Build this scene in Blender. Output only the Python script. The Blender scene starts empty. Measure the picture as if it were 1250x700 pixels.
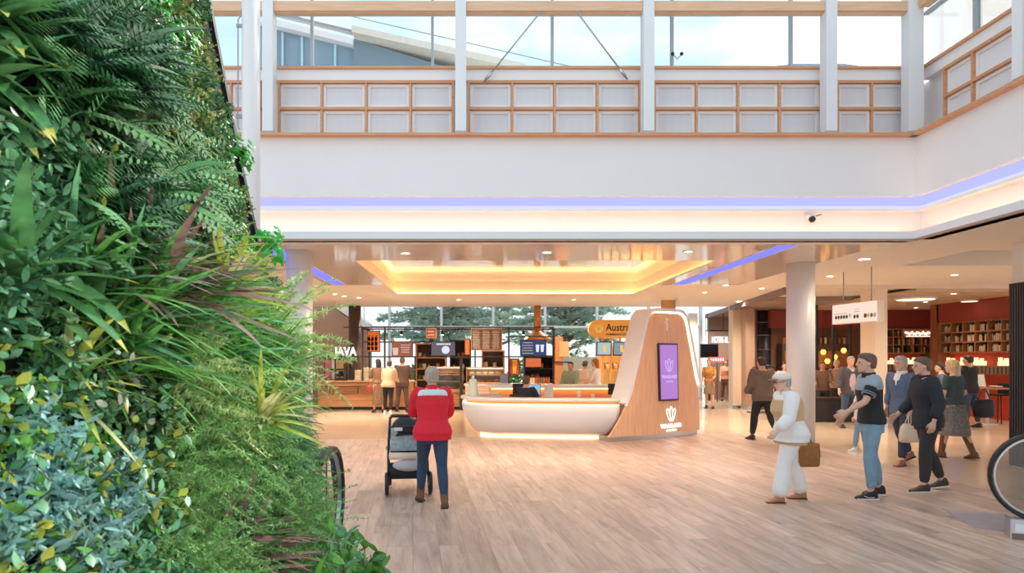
import bpy, bmesh, math, random
from mathutils import Vector, Matrix, Euler
R = math.radians
PI = math.pi
SC = bpy.context.scene
COL = SC.collection
F, CX, CY, EYE = 833.333, 580.0, 437.0, 1.72   # 24 mm lens on a 1250 px wide frame, eye height

def at(px, py, Y):
    return Vector(((px - CX) / F * Y, Y, EYE + (CY - py) / F * Y))
def onfloor(px, py):
    Y = F * EYE / (py - CY)
    return Vector(((px - CX) / F * Y, Y, 0.0))

# ---------------------------------------------------------------- object helpers
def tag(o, label=None, cat=None, group=None, kind=None):
    if label: o['label'] = label
    if cat: o['category'] = cat
    if group: o['group'] = group
    if kind: o['kind'] = kind
    return o
def thing(name, label, cat, loc=(0, 0, 0), rotz=0.0, group=None):
    o = bpy.data.objects.new(name, None)
    o.empty_display_size = 0.1
    COL.objects.link(o)
    o.location = loc
    o.rotation_euler = (0, 0, rotz)
    return tag(o, label, cat, group)
def link(name, me, parent=None, loc=(0, 0, 0), rot=(0, 0, 0)):
    o = bpy.data.objects.new(name, me)
    COL.objects.link(o)
    o.location = loc
    o.rotation_euler = rot
    if parent is not None: o.parent = parent
    return o
def kids(o):
    return [c for c in bpy.data.objects if c.parent == o]
def copy_tree(o, loc=None, rotz=None, label=None, group=None, scale=None, tree=None):
    c = o.copy(); COL.objects.link(c)
    for ch in o.children:
        d = ch.copy(); COL.objects.link(d); d.parent = c
        for g in ch.children:
            e = g.copy(); COL.objects.link(e); e.parent = d
    if loc is not None: c.location = loc
    if rotz is not None: c.rotation_euler = (0, 0, rotz)
    if scale is not None: c.scale = (scale, scale, scale) if isinstance(scale, (int, float)) else scale
    if label: c['label'] = label
    if group: c['group'] = group
    return c

class MB:
    """collects shapes, then links them as one mesh object"""
    def __init__(s):
        s.v = []; s.f = []; s.m = []; s.sm = []; s.mi = 0
    def add(s, vs, fs, smooth=False):
        b = len(s.v)
        s.v.extend(Vector(p) for p in vs)
        for f in fs:
            s.f.append([b + i for i in f]); s.m.append(s.mi); s.sm.append(smooth)
        return s
    def box(s, lo, hi, bev=0.0):
        x0, y0, z0 = lo; x1, y1, z1 = hi
        if x0 > x1: x0, x1 = x1, x0
        if y0 > y1: y0, y1 = y1, y0
        if z0 > z1: z0, z1 = z1, z0
        if bev <= 0:
            return s.add([(x0,y0,z0),(x1,y0,z0),(x1,y1,z0),(x0,y1,z0),(x0,y0,z1),(x1,y0,z1),(x1,y1,z1),(x0,y1,z1)],
                     [(0,3,2,1),(4,5,6,7),(0,1,5,4),(1,2,6,5),(2,3,7,6),(3,0,4,7)])
        b = min(bev, (x1-x0)*.49, (y1-y0)*.49, (z1-z0)*.49)
        bm = bmesh.new()
        bmesh.ops.create_cube(bm, size=1.0)
        for v in bm.verts:
            v.co = Vector((x0+(v.co.x+.5)*(x1-x0), y0+(v.co.y+.5)*(y1-y0), z0+(v.co.z+.5)*(z1-z0)))
        bmesh.ops.bevel(bm, geom=bm.edges[:], offset=b, segments=2, affect='EDGES', profile=.6)
        s.frombm(bm); return s
    def frombm(s, bm, smooth=False, M=None):
        bm.verts.index_update()
        vs = [(M @ v.co) if M else v.co.copy() for v in bm.verts]
        s.add(vs, [[v.index for v in f.verts] for f in bm.faces], smooth)
        bm.free()
    def obox(s, c, ax, ay, az, dims):
        """box around centre c on axes ax ay az"""
        c = Vector(c); ax, ay, az = Vector(ax), Vector(ay), Vector(az)
        hx, hy, hz = dims[0]/2, dims[1]/2, dims[2]/2
        P = lambda i, j, k: c + ax*hx*i + ay*hy*j + az*hz*k
        return s.add([P(-1,-1,-1),P(1,-1,-1),P(1,1,-1),P(-1,1,-1),P(-1,-1,1),P(1,-1,1),P(1,1,1),P(-1,1,1)],
                     [(0,3,2,1),(4,5,6,7),(0,1,5,4),(1,2,6,5),(2,3,7,6),(3,0,4,7)])
    def bar(s, a, b, w, h=None, up=(0, 0, 1)):
        a, b = Vector(a), Vector(b); h = w if h is None else h
        d = (b - a); L = d.length; d.normalize(); up = Vector(up)
        if abs(d.dot(up)) > .98: up = Vector((0, 1, 0))
        x = d.cross(up).normalized(); z = x.cross(d)
        return s.obox((a + b)/2, d, x, z, (L, w, h))
    def ring(s, c, ax, ay, n, ra, rb=None):
        rb = ra if rb is None else rb
        return [Vector(c) + Vector(ax)*ra*math.cos(2*PI*i/n) + Vector(ay)*rb*math.sin(2*PI*i/n) for i in range(n)]
    def loft(s, rings, cap=True, smooth=True, closed=True):
        n = len(rings[0]); vs = [p for r in rings for p in r]; fs = []
        for k in range(len(rings) - 1):
            for i in range(n if closed else n - 1):
                j = (i + 1) % n
                fs.append((k*n+i, k*n+j, (k+1)*n+j, (k+1)*n+i))
        s.add(vs, fs, smooth)
        if cap:
            b = len(s.v) - len(vs)
            s.f.append([b + i for i in range(n)][::-1]); s.m.append(s.mi); s.sm.append(False)
            s.f.append([b + (len(rings)-1)*n + i for i in range(n)]); s.m.append(s.mi); s.sm.append(False)
        return s
    def tube(s, pts, r, n=8, cap=True, flat=1.0, up=(0, 0, 1)):
        pts = [Vector(p) for p in pts]; rings = []
        rs = r if isinstance(r, (list, tuple)) else [r]*len(pts)
        ref = Vector(up)
        for i, p in enumerate(pts):
            d = (pts[min(i+1, len(pts)-1)] - pts[max(i-1, 0)])
            if d.length < 1e-9: d = Vector((0, 0, 1))
            d.normalize()
            u = ref - d*ref.dot(d)
            if u.length < .05:
                u = Vector((1, 0, 0)) - d*d.x
                if u.length < .05: u = Vector((0, 1, 0)) - d*d.y
            u.normalize(); ref = u
            w = d.cross(u)
            rings.append(s.ring(p, w, u, n, rs[i]*flat, rs[i]))
        return s.loft(rings, cap)
    def cyl(s, a, b, r, n=24, r2=None):
        return s.tube([a, b], [r, r if r2 is None else r2], n)
    def lathe(s, prof, c=(0, 0, 0), n=24, cap=True):
        c = Vector(c)
        return s.loft([[c + Vector((r*math.cos(2*PI*i/n), r*math.sin(2*PI*i/n), z)) for i in range(n)] for r, z in prof], cap)
    def prism(s, poly, fn, t0, t1):
        """polygon (a,b) extruded between t0 and t1; fn(a,b,t) gives the point"""
        n = len(poly)
        vs = [fn(a, b, t0) for a, b in poly] + [fn(a, b, t1) for a, b in poly]
        fs = [tuple(range(n))[::-1], tuple(range(n, 2*n))] + [(i, (i+1) % n, n+(i+1) % n, n+i) for i in range(n)]
        return s.add(vs, fs)
    def ell(s, c, r, n=12, m=8, M=None):
        rx, ry, rz = r if isinstance(r, (list, tuple, Vector)) else (r, r, r)
        c = Vector(c); rings = []
        for j in range(m + 1):
            t = -PI/2 + PI*(j + .02)/(m + .04)
            ring = []
            for i in range(n):
                p = Vector((rx*math.cos(t)*math.cos(2*PI*i/n), ry*math.cos(t)*math.sin(2*PI*i/n), rz*math.sin(t)))
                ring.append(c + (M @ p if M else p))
            rings.append(ring)
        return s.loft(rings)
    def mesh(s, name, mats):
        me = bpy.data.meshes.new(name)
        me.from_pydata([tuple(p) for p in s.v], [], s.f)
        mats = mats if isinstance(mats, (list, tuple)) else [mats]
        for m in mats: me.materials.append(m)
        me.polygons.foreach_set('material_index', s.m)
        me.polygons.foreach_set('use_smooth', s.sm)
        me.update()
        return me
    def build(s, name, mats, parent=None, loc=(0, 0, 0), rot=(0, 0, 0), fix=True):
        me = s.mesh(name, mats)
        if fix:
            bm = bmesh.new(); bm.from_mesh(me)
            bmesh.ops.recalc_face_normals(bm, faces=bm.faces[:])
            bm.to_mesh(me); bm.free()
        return link(name, me, parent, loc, rot)

def text_mesh(txt, size, depth=0.004, align='CENTER', bold=0.0, squash=1.0):
    cu = bpy.data.curves.new('lettering', 'FONT')
    cu.body = txt; cu.size = size; cu.extrude = depth; cu.align_x = align; cu.offset = bold
    cu.resolution_u = 3
    o = bpy.data.objects.new('lettering', cu); COL.objects.link(o)
    bpy.context.view_layer.update()
    dg = bpy.context.evaluated_depsgraph_get()
    me = bpy.data.meshes.new_from_object(o.evaluated_get(dg))
    bpy.data.objects.remove(o)
    if squash != 1.0:
        for v in me.vertices: v.co.x *= squash
    return me
def text_obj(name, txt, size, m, parent, M, depth=.004, align='CENTER', bold=0.0, squash=1.0, fn=None):
    """M maps the text plane (x right, y up, z to the reader) into the parent's space"""
    me = text_mesh(txt, size, depth, align, bold, squash)
    for v in me.vertices: v.co = fn(v.co) if fn else M @ v.co
    me.materials.append(m)
    return link(name, me, parent)
def facing(loc, rotz=0.0):
    """text plane facing -Y (towards the camera) turned by rotz"""
    return Matrix.Translation(Vector(loc)) @ Matrix.Rotation(rotz, 4, 'Z') @ Matrix.Rotation(PI/2, 4, 'X')

# ---------------------------------------------------------------- materials
MATS = {}
def srgb(r, g, b):
    def c(v):
        v /= 255.0
        return v/12.92 if v <= .04045 else ((v + .055)/1.055)**2.4
    return (c(r), c(g), c(b), 1.0)
def mat(name, rgb, rough=.55, metal=0.0, var=.08, scale=6.0, spec=.5, bump=0.0, bscale=60.0, emit=None, estr=0.0, coat=0.0, sheen=0.0, stretch=None, trans=0.0, obj_coords=True):
    if name in MATS: return MATS[name]
    m = bpy.data.materials.new(name); m.use_nodes = True
    nt = m.node_tree; b = nt.nodes['Principled BSDF']
    col = srgb(*rgb)
    b.inputs['Base Color'].default_value = col
    b.inputs['Roughness'].default_value = rough
    b.inputs['Metallic'].default_value = metal
    b.inputs['Specular IOR Level'].default_value = spec
    b.inputs['Coat Weight'].default_value = coat
    if sheen: b.inputs['Sheen Weight'].default_value = sheen
    tc = nt.nodes.new('ShaderNodeTexCoord')
    src = tc.outputs['Object']
    if stretch:
        mp = nt.nodes.new('ShaderNodeMapping'); mp.inputs['Scale'].default_value = stretch
        nt.links.new(src, mp.inputs['Vector']); src = mp.outputs['Vector']
    if var > 0:
        no = nt.nodes.new('ShaderNodeTexNoise'); no.inputs['Scale'].default_value = scale; no.inputs['Detail'].default_value = 4
        nt.links.new(src, no.inputs['Vector'])
        mx = nt.nodes.new('ShaderNodeMix'); mx.data_type = 'RGBA'
        mx.inputs[6].default_value = tuple(max(0, c*(1 - var*1.6)) for c in col[:3]) + (1,)
        mx.inputs[7].default_value = tuple(min(1, c*(1 + var*1.6)) for c in col[:3]) + (1,)
        nt.links.new(no.outputs['Fac'], mx.inputs[0]); nt.links.new(mx.outputs[2], b.inputs['Base Color'])
    if bump > 0:
        n2 = nt.nodes.new('ShaderNodeTexNoise'); n2.inputs['Scale'].default_value = bscale; n2.inputs['Detail'].default_value = 3
        nt.links.new(src, n2.inputs['Vector'])
        bp = nt.nodes.new('ShaderNodeBump'); bp.inputs['Strength'].default_value = bump; bp.inputs['Distance'].default_value = .01
        nt.links.new(n2.outputs['Fac'], bp.inputs['Height']); nt.links.new(bp.outputs['Normal'], b.inputs['Normal'])
    if emit:
        b.inputs['Emission Color'].default_value = srgb(*emit); b.inputs['Emission Strength'].default_value = estr
    if trans: b.inputs['Transmission Weight'].default_value = trans
    MATS[name] = m
    return m
def lamp(name, rgb, strength):
    if name in MATS: return MATS[name]
    m = bpy.data.materials.new(name); m.use_nodes = True
    nt = m.node_tree; nt.nodes.remove(nt.nodes['Principled BSDF'])
    e = nt.nodes.new('ShaderNodeEmission'); e.inputs['Color'].default_value = srgb(*rgb); e.inputs['Strength'].default_value = strength
    nt.links.new(e.outputs[0], nt.nodes['Material Output'].inputs[0])
    MATS[name] = m
    return m
def glass(name, tint=(235, 245, 248), refl=.12):
    if name in MATS: return MATS[name]
    m = bpy.data.materials.new(name); m.use_nodes = True
    nt = m.node_tree; nt.nodes.remove(nt.nodes['Principled BSDF'])
    t = nt.nodes.new('ShaderNodeBsdfTransparent'); t.inputs['Color'].default_value = srgb(*tint)
    g = nt.nodes.new('ShaderNodeBsdfGlossy'); g.inputs['Roughness'].default_value = .02
    fr = nt.nodes.new('ShaderNodeFresnel'); fr.inputs['IOR'].default_value = 1.45
    mul = nt.nodes.new('ShaderNodeMath'); mul.operation = 'MULTIPLY'; mul.inputs[1].default_value = refl/.12*.8
    nt.links.new(fr.outputs[0], mul.inputs[0])
    mx = nt.nodes.new('ShaderNodeMixShader')
    nt.links.new(mul.outputs[0], mx.inputs[0]); nt.links.new(t.outputs[0], mx.inputs[1]); nt.links.new(g.outputs[0], mx.inputs[2])
    nt.links.new(mx.outputs[0], nt.nodes['Material Output'].inputs[0])
    MATS[name] = m
    return m
def wood(name, rgb, dark, axis=2, scale=3.0, rough=.45, boards=None):
    """timber with the grain along one axis of the object (0 x, 1 y, 2 z)"""
    if name in MATS: return MATS[name]
    m = bpy.data.materials.new(name); m.use_nodes = True
    nt = m.node_tree; b = nt.nodes['Principled BSDF']; b.inputs['Roughness'].default_value = rough
    tc = nt.nodes.new('ShaderNodeTexCoord'); mp = nt.nodes.new('ShaderNodeMapping')
    sc = [12.0, 12.0, 12.0]; sc[axis] = .7
    mp.inputs['Scale'].default_value = sc
    nt.links.new(tc.outputs['Object'], mp.inputs['Vector'])
    no = nt.nodes.new('ShaderNodeTexNoise'); no.inputs['Scale'].default_value = scale; no.inputs['Detail'].default_value = 6; no.inputs['Distortion'].default_value = .4
    nt.links.new(mp.outputs['Vector'], no.inputs['Vector'])
    cr = nt.nodes.new('ShaderNodeValToRGB')
    cr.color_ramp.elements[0].position = .3; cr.color_ramp.elements[0].color = srgb(*dark)
    cr.color_ramp.elements[1].position = .68; cr.color_ramp.elements[1].color = srgb(*rgb)
    nt.links.new(no.outputs['Fac'], cr.inputs['Fac']); nt.links.new(cr.outputs['Color'], b.inputs['Base Color'])
    MATS[name] = m
    return m

WHITE = mat('white_plaster', (236, 233, 234), .7, var=.015, scale=2)
WHITE_STEEL = mat('white_painted_steel', (228, 230, 234), .4, var=.02, scale=3)
CEIL = mat('matt_ceiling_paint', (232, 222, 212), .6, var=.015, scale=2)
GLOSS = mat('glossy_stretch_ceiling', (244, 232, 218), .10, var=.01, scale=1, spec=.5)
TIMBER = wood('larch_timber', (232, 194, 160), (216, 172, 138), 0, 3, .5)
RAILWOOD = wood('red_brown_rail_timber', (218, 164, 122), (198, 138, 98), 0, 3, .5)
BLACK_STEEL = mat('black_powder_coated_steel', (38, 34, 33), .45, var=.05)
CHROME = mat('brushed_steel', (200, 200, 204), .28, 1.0, var=.03)
DARK = mat('dark_charcoal', (36, 34, 36), .6, var=.06)
RUBBER = mat('black_rubber', (24, 25, 27), .38, var=.05)
GLASS = glass('clear_glass', (247, 251, 252))
WOODPANEL = wood('oak_panelling', (236, 190, 154), (218, 166, 128), 2, 3, .42)
CAFEWOOD = wood('cafe_counter_wood', (206, 150, 100), (172, 114, 70), 0, 3, .45)
WARM_LED = lamp('warm_led', (255, 200, 140), 9.0)
COVE_LED = lamp('cove_led', (255, 200, 122), 9.0)
BLUE_LED = lamp('blue_led', (184, 187, 255), .90)
DOWN = lamp('downlight_led', (255, 226, 186), 20.0)
WHITE_LED = lamp('white_sign_led', (255, 250, 245), 4.0)
def light(name, kind, loc, energy, color, size=.3, rot=(0, 0, 0), **kw):
    l = bpy.data.lights.new(name, kind); l.energy = energy; l.color = color
    for k, v in kw.items(): setattr(l, k, v)
    o = bpy.data.objects.new(name, l); COL.objects.link(o); o.location = loc; o.rotation_euler = rot
    return o
def leaf_mat(name, rgb, rough=.42, val=.22, hue=.012, tip=None):
    """leaf with a per-plant shift of value and hue and some light through it"""
    if name in MATS: return MATS[name]
    m = bpy.data.materials.new(name); m.use_nodes = True
    nt = m.node_tree; b = nt.nodes['Principled BSDF']; L = nt.links.new
    oi = nt.nodes.new('ShaderNodeObjectInfo')
    tc = nt.nodes.new('ShaderNodeTexCoord'); no = nt.nodes.new('ShaderNodeTexNoise'); no.inputs['Scale'].default_value = 16.0; no.inputs['Detail'].default_value = 2
    L(tc.outputs['Object'], no.inputs['Vector'])
    hs = nt.nodes.new('ShaderNodeHueSaturation'); hs.inputs['Color'].default_value = srgb(*rgb)
    mr = nt.nodes.new('ShaderNodeMapRange'); mr.inputs['To Min'].default_value = 1 - val; mr.inputs['To Max'].default_value = 1 + val
    mr2 = nt.nodes.new('ShaderNodeMapRange'); mr2.inputs['To Min'].default_value = .5 - hue; mr2.inputs['To Max'].default_value = .5 + hue
    mr3 = nt.nodes.new('ShaderNodeMapRange'); mr3.inputs['From Min'].default_value = .3; mr3.inputs['From Max'].default_value = .7; mr3.inputs['To Min'].default_value = .72; mr3.inputs['To Max'].default_value = 1.28
    L(oi.outputs['Random'], mr.inputs['Value']); L(oi.outputs['Random'], mr2.inputs['Value']); L(no.outputs['Fac'], mr3.inputs['Value'])
    mu = nt.nodes.new('ShaderNodeMath'); mu.operation = 'MULTIPLY'; L(mr.outputs[0], mu.inputs[0]); L(mr3.outputs[0], mu.inputs[1])
    L(mu.outputs[0], hs.inputs['Value']); L(mr2.outputs[0], hs.inputs['Hue'])
    L(hs.outputs['Color'], b.inputs['Base Color']); b.inputs['Roughness'].default_value = rough; b.inputs['Specular IOR Level'].default_value = .4
    tr = nt.nodes.new('ShaderNodeBsdfTranslucent'); L(hs.outputs['Color'], tr.inputs['Color'])
    mx = nt.nodes.new('ShaderNodeMixShader'); mx.inputs[0].default_value = .28
    L(b.outputs[0], mx.inputs[1]); L(tr.outputs[0], mx.inputs[2]); L(mx.outputs[0], nt.nodes['Material Output'].inputs[0])
    MATS[name] = m
    return m
# ================================================================ the setting
def node_floor_planks():
    m = bpy.data.materials.new('floor_planks'); m.use_nodes = True
    nt = m.node_tree; b = nt.nodes['Principled BSDF']; L = nt.links.new
    tc = nt.nodes.new('ShaderNodeTexCoord'); mp = nt.nodes.new('ShaderNodeMapping')
    mp.inputs['Rotation'].default_value = (0, 0, R(-95.2))
    L(tc.outputs['Object'], mp.inputs['Vector'])
    br = nt.nodes.new('ShaderNodeTexBrick')
    br.offset = .37; br.offset_frequency = 2
    br.inputs['Scale'].default_value = 1.0; br.inputs['Brick Width'].default_value = 1.35; br.inputs['Row Height'].default_value = .235
    br.inputs['Mortar Size'].default_value = .0025; br.inputs['Mortar Smooth'].default_value = .3; br.inputs['Bias'].default_value = 0.0
    br.inputs['Color1'].default_value = (0, 0, 0, 1); br.inputs['Color2'].default_value = (1, 1, 1, 1); br.inputs['Mortar'].default_value = (.25, .25, .25, 1)
    L(mp.outputs['Vector'], br.inputs['Vector'])
    m2 = nt.nodes.new('ShaderNodeMapping'); m2.inputs['Scale'].default_value = (.9, 7.5, 1)
    L(mp.outputs['Vector'], m2.inputs['Vector'])
    add = nt.nodes.new('ShaderNodeVectorMath'); add.operation = 'ADD'
    sc = nt.nodes.new('ShaderNodeVectorMath'); sc.operation = 'SCALE'; sc.inputs['Scale'].default_value = 9.0
    L(br.outputs['Color'], sc.inputs[0]); L(m2.outputs['Vector'], add.inputs[0]); L(sc.outputs['Vector'], add.inputs[1])
    no = nt.nodes.new('ShaderNodeTexNoise'); no.inputs['Scale'].default_value = 1.5; no.inputs['Detail'].default_value = 7; no.inputs['Roughness'].default_value = .62; no.inputs['Distortion'].default_value = .5
    L(add.outputs['Vector'], no.inputs['Vector'])
    r1 = nt.nodes.new('ShaderNodeValToRGB')
    e = r1.color_ramp.elements; e[0].position = .27; e[0].color = srgb(162, 136, 120); e[1].position = .72; e[1].color = srgb(220, 196, 180)
    mid = r1.color_ramp.elements.new(.47); mid.color = srgb(197, 170, 153)
    L(no.outputs['Fac'], r1.inputs['Fac'])
    r2 = nt.nodes.new('ShaderNodeValToRGB')
    r2.color_ramp.elements[0].color = (.80, .79, .785, 1); r2.color_ramp.elements[1].color = (1.08, 1.06, 1.05, 1)
    L(br.outputs['Color'], r2.inputs['Fac'])
    mx = nt.nodes.new('ShaderNodeMix'); mx.data_type = 'RGBA'; mx.blend_type = 'MULTIPLY'; mx.inputs[0].default_value = 1.0
    L(r1.outputs['Color'], mx.inputs[6]); L(r2.outputs['Color'], mx.inputs[7])
    dk = nt.nodes.new('ShaderNodeMix'); dk.data_type = 'RGBA'; dk.blend_type = 'MULTIPLY'
    L(br.outputs['Fac'], dk.inputs[0]); L(mx.outputs[2], dk.inputs[6]); dk.inputs[7].default_value = (.62, .58, .55, 1)
    L(dk.outputs[2], b.inputs['Base Color'])
    b.inputs['Roughness'].default_value = .36; b.inputs['Specular IOR Level'].default_value = .45
    return m
def node_floor_tiles():
    m = bpy.data.materials.new('floor_tiles'); m.use_nodes = True
    nt = m.node_tree; b = nt.nodes['Principled BSDF']; L = nt.links.new
    tc = nt.nodes.new('ShaderNodeTexCoord')
    br = nt.nodes.new('ShaderNodeTexBrick'); br.offset = 0.0
    br.inputs['Scale'].default_value = 1.0; br.inputs['Brick Width'].default_value = .9; br.inputs['Row Height'].default_value = .9
    br.inputs['Mortar Size'].default_value = .004
    br.inputs['Color1'].default_value = srgb(214, 190, 164); br.inputs['Color2'].default_value = srgb(221, 198, 172); br.inputs['Mortar'].default_value = srgb(192, 166, 140)
    L(tc.outputs['Object'], br.inputs['Vector'])
    L(br.outputs['Color'], b.inputs['Base Color'])
    b.inputs['Roughness'].default_value = .16; b.inputs['Specular IOR Level'].default_value = .6
    return m
PLANKS, TILES = node_floor_planks(), node_floor_tiles()

YF, XR, ZC = 10.2, 6.55, 3.5          # lip of the front bulkhead, lip of the right bulkhead, ceiling
front = lambda s, d, z: Vector((s, YF + d, z))
right = lambda s, d, z: Vector((XR + d, s, z))

def floor():
    mb = MB()
    yl = lambda x: 14.3 + (x + 3.1)*.148
    xw, xe, ys, ye = -12.0, 20.0, -3.0, 29.0
    mb.mi = 0
    mb.add([(xw, ys, 0), (6.65, ys, 0), (6.65, yl(6.65), 0), (xw, yl(xw), 0)], [(0, 1, 2, 3)])
    mb.mi = 1
    mb.add([(xw, yl(xw), 0), (6.65, yl(6.65), 0), (6.65, ye, 0), (xw, ye, 0)], [(0, 1, 2, 3)])
    mb.add([(6.65, ys, 0), (xe, ys, 0), (xe, ye, 0), (6.65, ye, 0)], [(0, 1, 2, 3)])
    mb.mi = 0
    mb.box((xw, ys, -.3), (xe, ye, -.06))
    tag(mb.build('floor', [PLANKS, TILES], fix=False), kind='structure')
floor()

def run(mb, fn, s0, s1, d0, d1, z0, z1):
    mb.prism([(d0, z0), (d1, z0), (d1, z1), (d0, z1)], lambda a, b, t: fn(t, a, b), s0, s1)

def bulkhead(side, fn, s0, s1):
    ext = lambda d: s1 + d
    w = MB()
    def r(d0, d1, z0, z1, mb=w): run(mb, fn, s0, ext(d0), d0, d1, z0, z1)
    r(.10, .20, 4.165, 5.045); r(.20, .60, 4.23, 5.045)          # fascia above the blue slot
    r(.32, .60, 3.53, 4.23)                                    # back of the coves
    r(.215, .32, 3.955, 3.99)                                  # ledge between the blue and the warm band
    r(.50, .62, 5.03, 6.03); r(.40, .62, 6.03, 6.20)           # wall behind the grey panels, white band under the sill
    tag(w.build('wall_' + side, WHITE), kind='structure')
    l = MB()
    r(0, .05, 3.50, 3.61, l); r(.05, .32, 3.50, 3.53, l)
    tag(l.build('trim_1' if side == 'front' else 'trim_2', WHITE_STEEL), kind='structure')
    l = MB(); r(-.02, .52, 5.045, 5.085, l); r(.36, .64, 6.20, 6.24, l)
    tag(l.build('trim_3' if side == 'front' else 'trim_4', RAILWOOD), kind='structure')
    l = MB(); r(.0, .05, 3.47, 3.50, l)  # brown strip painted where the gap under the lip is in shade
    tag(l.build('trim_5' if side == 'front' else 'trim_6', mat('shadow_gap_paint', (170, 140, 118), .5)), kind='structure')
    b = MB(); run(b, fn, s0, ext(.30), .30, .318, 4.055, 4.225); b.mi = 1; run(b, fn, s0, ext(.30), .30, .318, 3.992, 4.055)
    o = b.build('blue_light_strip', [BLUE_LED, lamp('faded_blue_glow', (222, 226, 255), .80)])  # paler lower strip paints the blue light fading to white
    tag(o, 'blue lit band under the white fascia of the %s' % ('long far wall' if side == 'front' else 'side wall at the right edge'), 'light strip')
    b = MB(); run(b, fn, s0, s1 + .1, .07, .10, 3.53, 3.55)
    o = b.build('warm_light_strip', WARM_LED)
    tag(o, 'warm LED strip in the trough along the %s' % ('long far wall' if side == 'front' else 'side wall at the right edge'), 'light strip')
bulkhead('front', front, -10.0, XR)
bulkhead('right', right, 1.0, YF)

# clerestory: posts, timber beam, sill, glazing
def s_px(px, Y): return (px - CX)/F*Y
POSTS = [s_px(p, 10.32) for p in (101, 328.5, 562.5, 790.5, 1012)] + [6.62]
NT = [10]
def structure(name, mb, m, parent=None):
    return tag(mb.build(name, m, parent), kind='structure')
for i, x in enumerate(POSTS):
    y = 10.32
    mb = MB(); w = .165 if i < 5 else .22
    mb.box((x - w/2, y - .09, 5.12), (x + w/2, y + .12, 8.2), .008)
    o = structure('trim_%d' % NT[0], mb, WHITE_STEEL); NT[0] += 1
    b = MB(); b.box((x - w/2 - .012, y - .102, 5.085), (x + w/2 + .012, y + .132, 5.125), .004)
    o2 = b.build('base_plate', mat('grey_base_plate', (176, 172, 176), .5), o)
for yy in (8.3, 5.6):
    mb = MB(); mb.box((6.58, yy - .08, 5.12), (6.79, yy + .08, 8.2), .008)
    o = structure('trim_%d' % NT[0], mb, WHITE_STEEL); NT[0] += 1
for a, b_ in zip(POSTS[:-1], POSTS[1:]):
    mb = MB(); mb.box((a + .085, 10.27, 6.945), (b_ - .085, 10.42, 7.095), .006)
    mb.box((a + .085, 10.30, 6.93), (b_ - .085, 10.40, 6.947))
    structure('trim_%d' % NT[0], mb, TIMBER); NT[0] += 1
mb = MB(); mb.box((6.63, 1.0, 6.955), (6.78, 10.2, 7.13), .006)
structure('trim_%d' % NT[0], mb, wood('larch_timber_lengthwise', (226, 184, 138), (204, 154, 106), 1)); NT[0] += 1

def window(name, fn, s0, s1, muls):
    mb = MB()
    run(mb, fn, s0, s1, .505, .515, 6.24, 8.2)
    o = structure(name, mb, GLASS)
    f = MB()
    for s in muls: run(f, fn, s - .02, s + .02, .46, .54, 6.24, 8.2)
    run(f, fn, s0, s1, .46, .54, 7.09, 7.12); run(f, fn, s0, s1, .44, .58, 8.2, 8.32)
    f.build('window_frame', mat('grey_window_frame', (168, 178, 186), .4), o)
    return o
window('window_1', front, -10.0, XR + .5, [s_px(p, 10.7) for p in (-60, 87, 235, 381, 528, 674, 820, 965, 1112)])
window('window_2', right, 1.0, YF + .5, [9.6, 8.0, 6.2, 4.4, 2.6])

# grey perforated panels in red-brown timber grids
PERF = None
def perf_mat():
    m = bpy.data.materials.new('perforated_grey_panel'); m.use_nodes = True
    nt = m.node_tree; b = nt.nodes['Principled BSDF']; L = nt.links.new
    tc = nt.nodes.new('ShaderNodeTexCoord'); mp = nt.nodes.new('ShaderNodeMapping'); mp.inputs['Scale'].default_value = (70, 70, 70)
    L(tc.outputs['Object'], mp.inputs['Vector'])
    sx = nt.nodes.new('ShaderNodeVectorMath'); sx.operation = 'FRACTION'; L(mp.outputs['Vector'], sx.inputs[0])
    sb = nt.nodes.new('ShaderNodeVectorMath'); sb.operation = 'DISTANCE'; sb.inputs[1].default_value = (.5, .5, .5)
    fl = nt.nodes.new('ShaderNodeVectorMath'); fl.operation = 'MULTIPLY'; fl.inputs[1].default_value = (1, 0, 1)
    ad = nt.nodes.new('ShaderNodeVectorMath'); ad.operation = 'ADD'; ad.inputs[1].default_value = (0, .5, 0)
    L(sx.outputs['Vector'], fl.inputs[0]); L(fl.outputs['Vector'], ad.inputs[0]); L(ad.outputs['Vector'], sb.inputs[0])
    lt = nt.nodes.new('ShaderNodeMath'); lt.operation = 'LESS_THAN'; lt.inputs[1].default_value = .3; L(sb.outputs['Value'], lt.inputs[0])
    mx = nt.nodes.new('ShaderNodeMix'); mx.data_type = 'RGBA'; mx.inputs[6].default_value = srgb(228, 227, 231); mx.inputs[7].default_value = srgb(188, 187, 194)
    L(lt.outputs[0], mx.inputs[0]); L(mx.outputs[2], b.inputs['Base Color']); b.inputs['Roughness'].default_value = .7
    return m
PERF = perf_mat()
def panel(fn, s0, s1, z0, z1, label, group):
    c = fn((s0 + s1)/2, .47, z0)
    inv = lambda p: p - c
    t = thing('acoustic_panel', label, 'panel', c, 0, group)
    f = MB(); e = .045
    for a, b_, p, q in ((s0, s1, z0, z0 + e), (s0, s1, z1 - e, z1), (s0, s0 + e, z0 + e, z1 - e), (s1 - e, s1, z0 + e, z1 - e)):
        run(f, lambda s, d, z: inv(fn(s, d, z)), a, b_, .44, .498, p, q)
    f.build('panel_border', WHITE, t)
    f = MB(); run(f, lambda s, d, z: inv(fn(s, d, z)), s0 + e, s1 - e, .468, .495, z0 + e, z1 - e)
    f.build('perforated_sheet', PERF, t)
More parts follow.
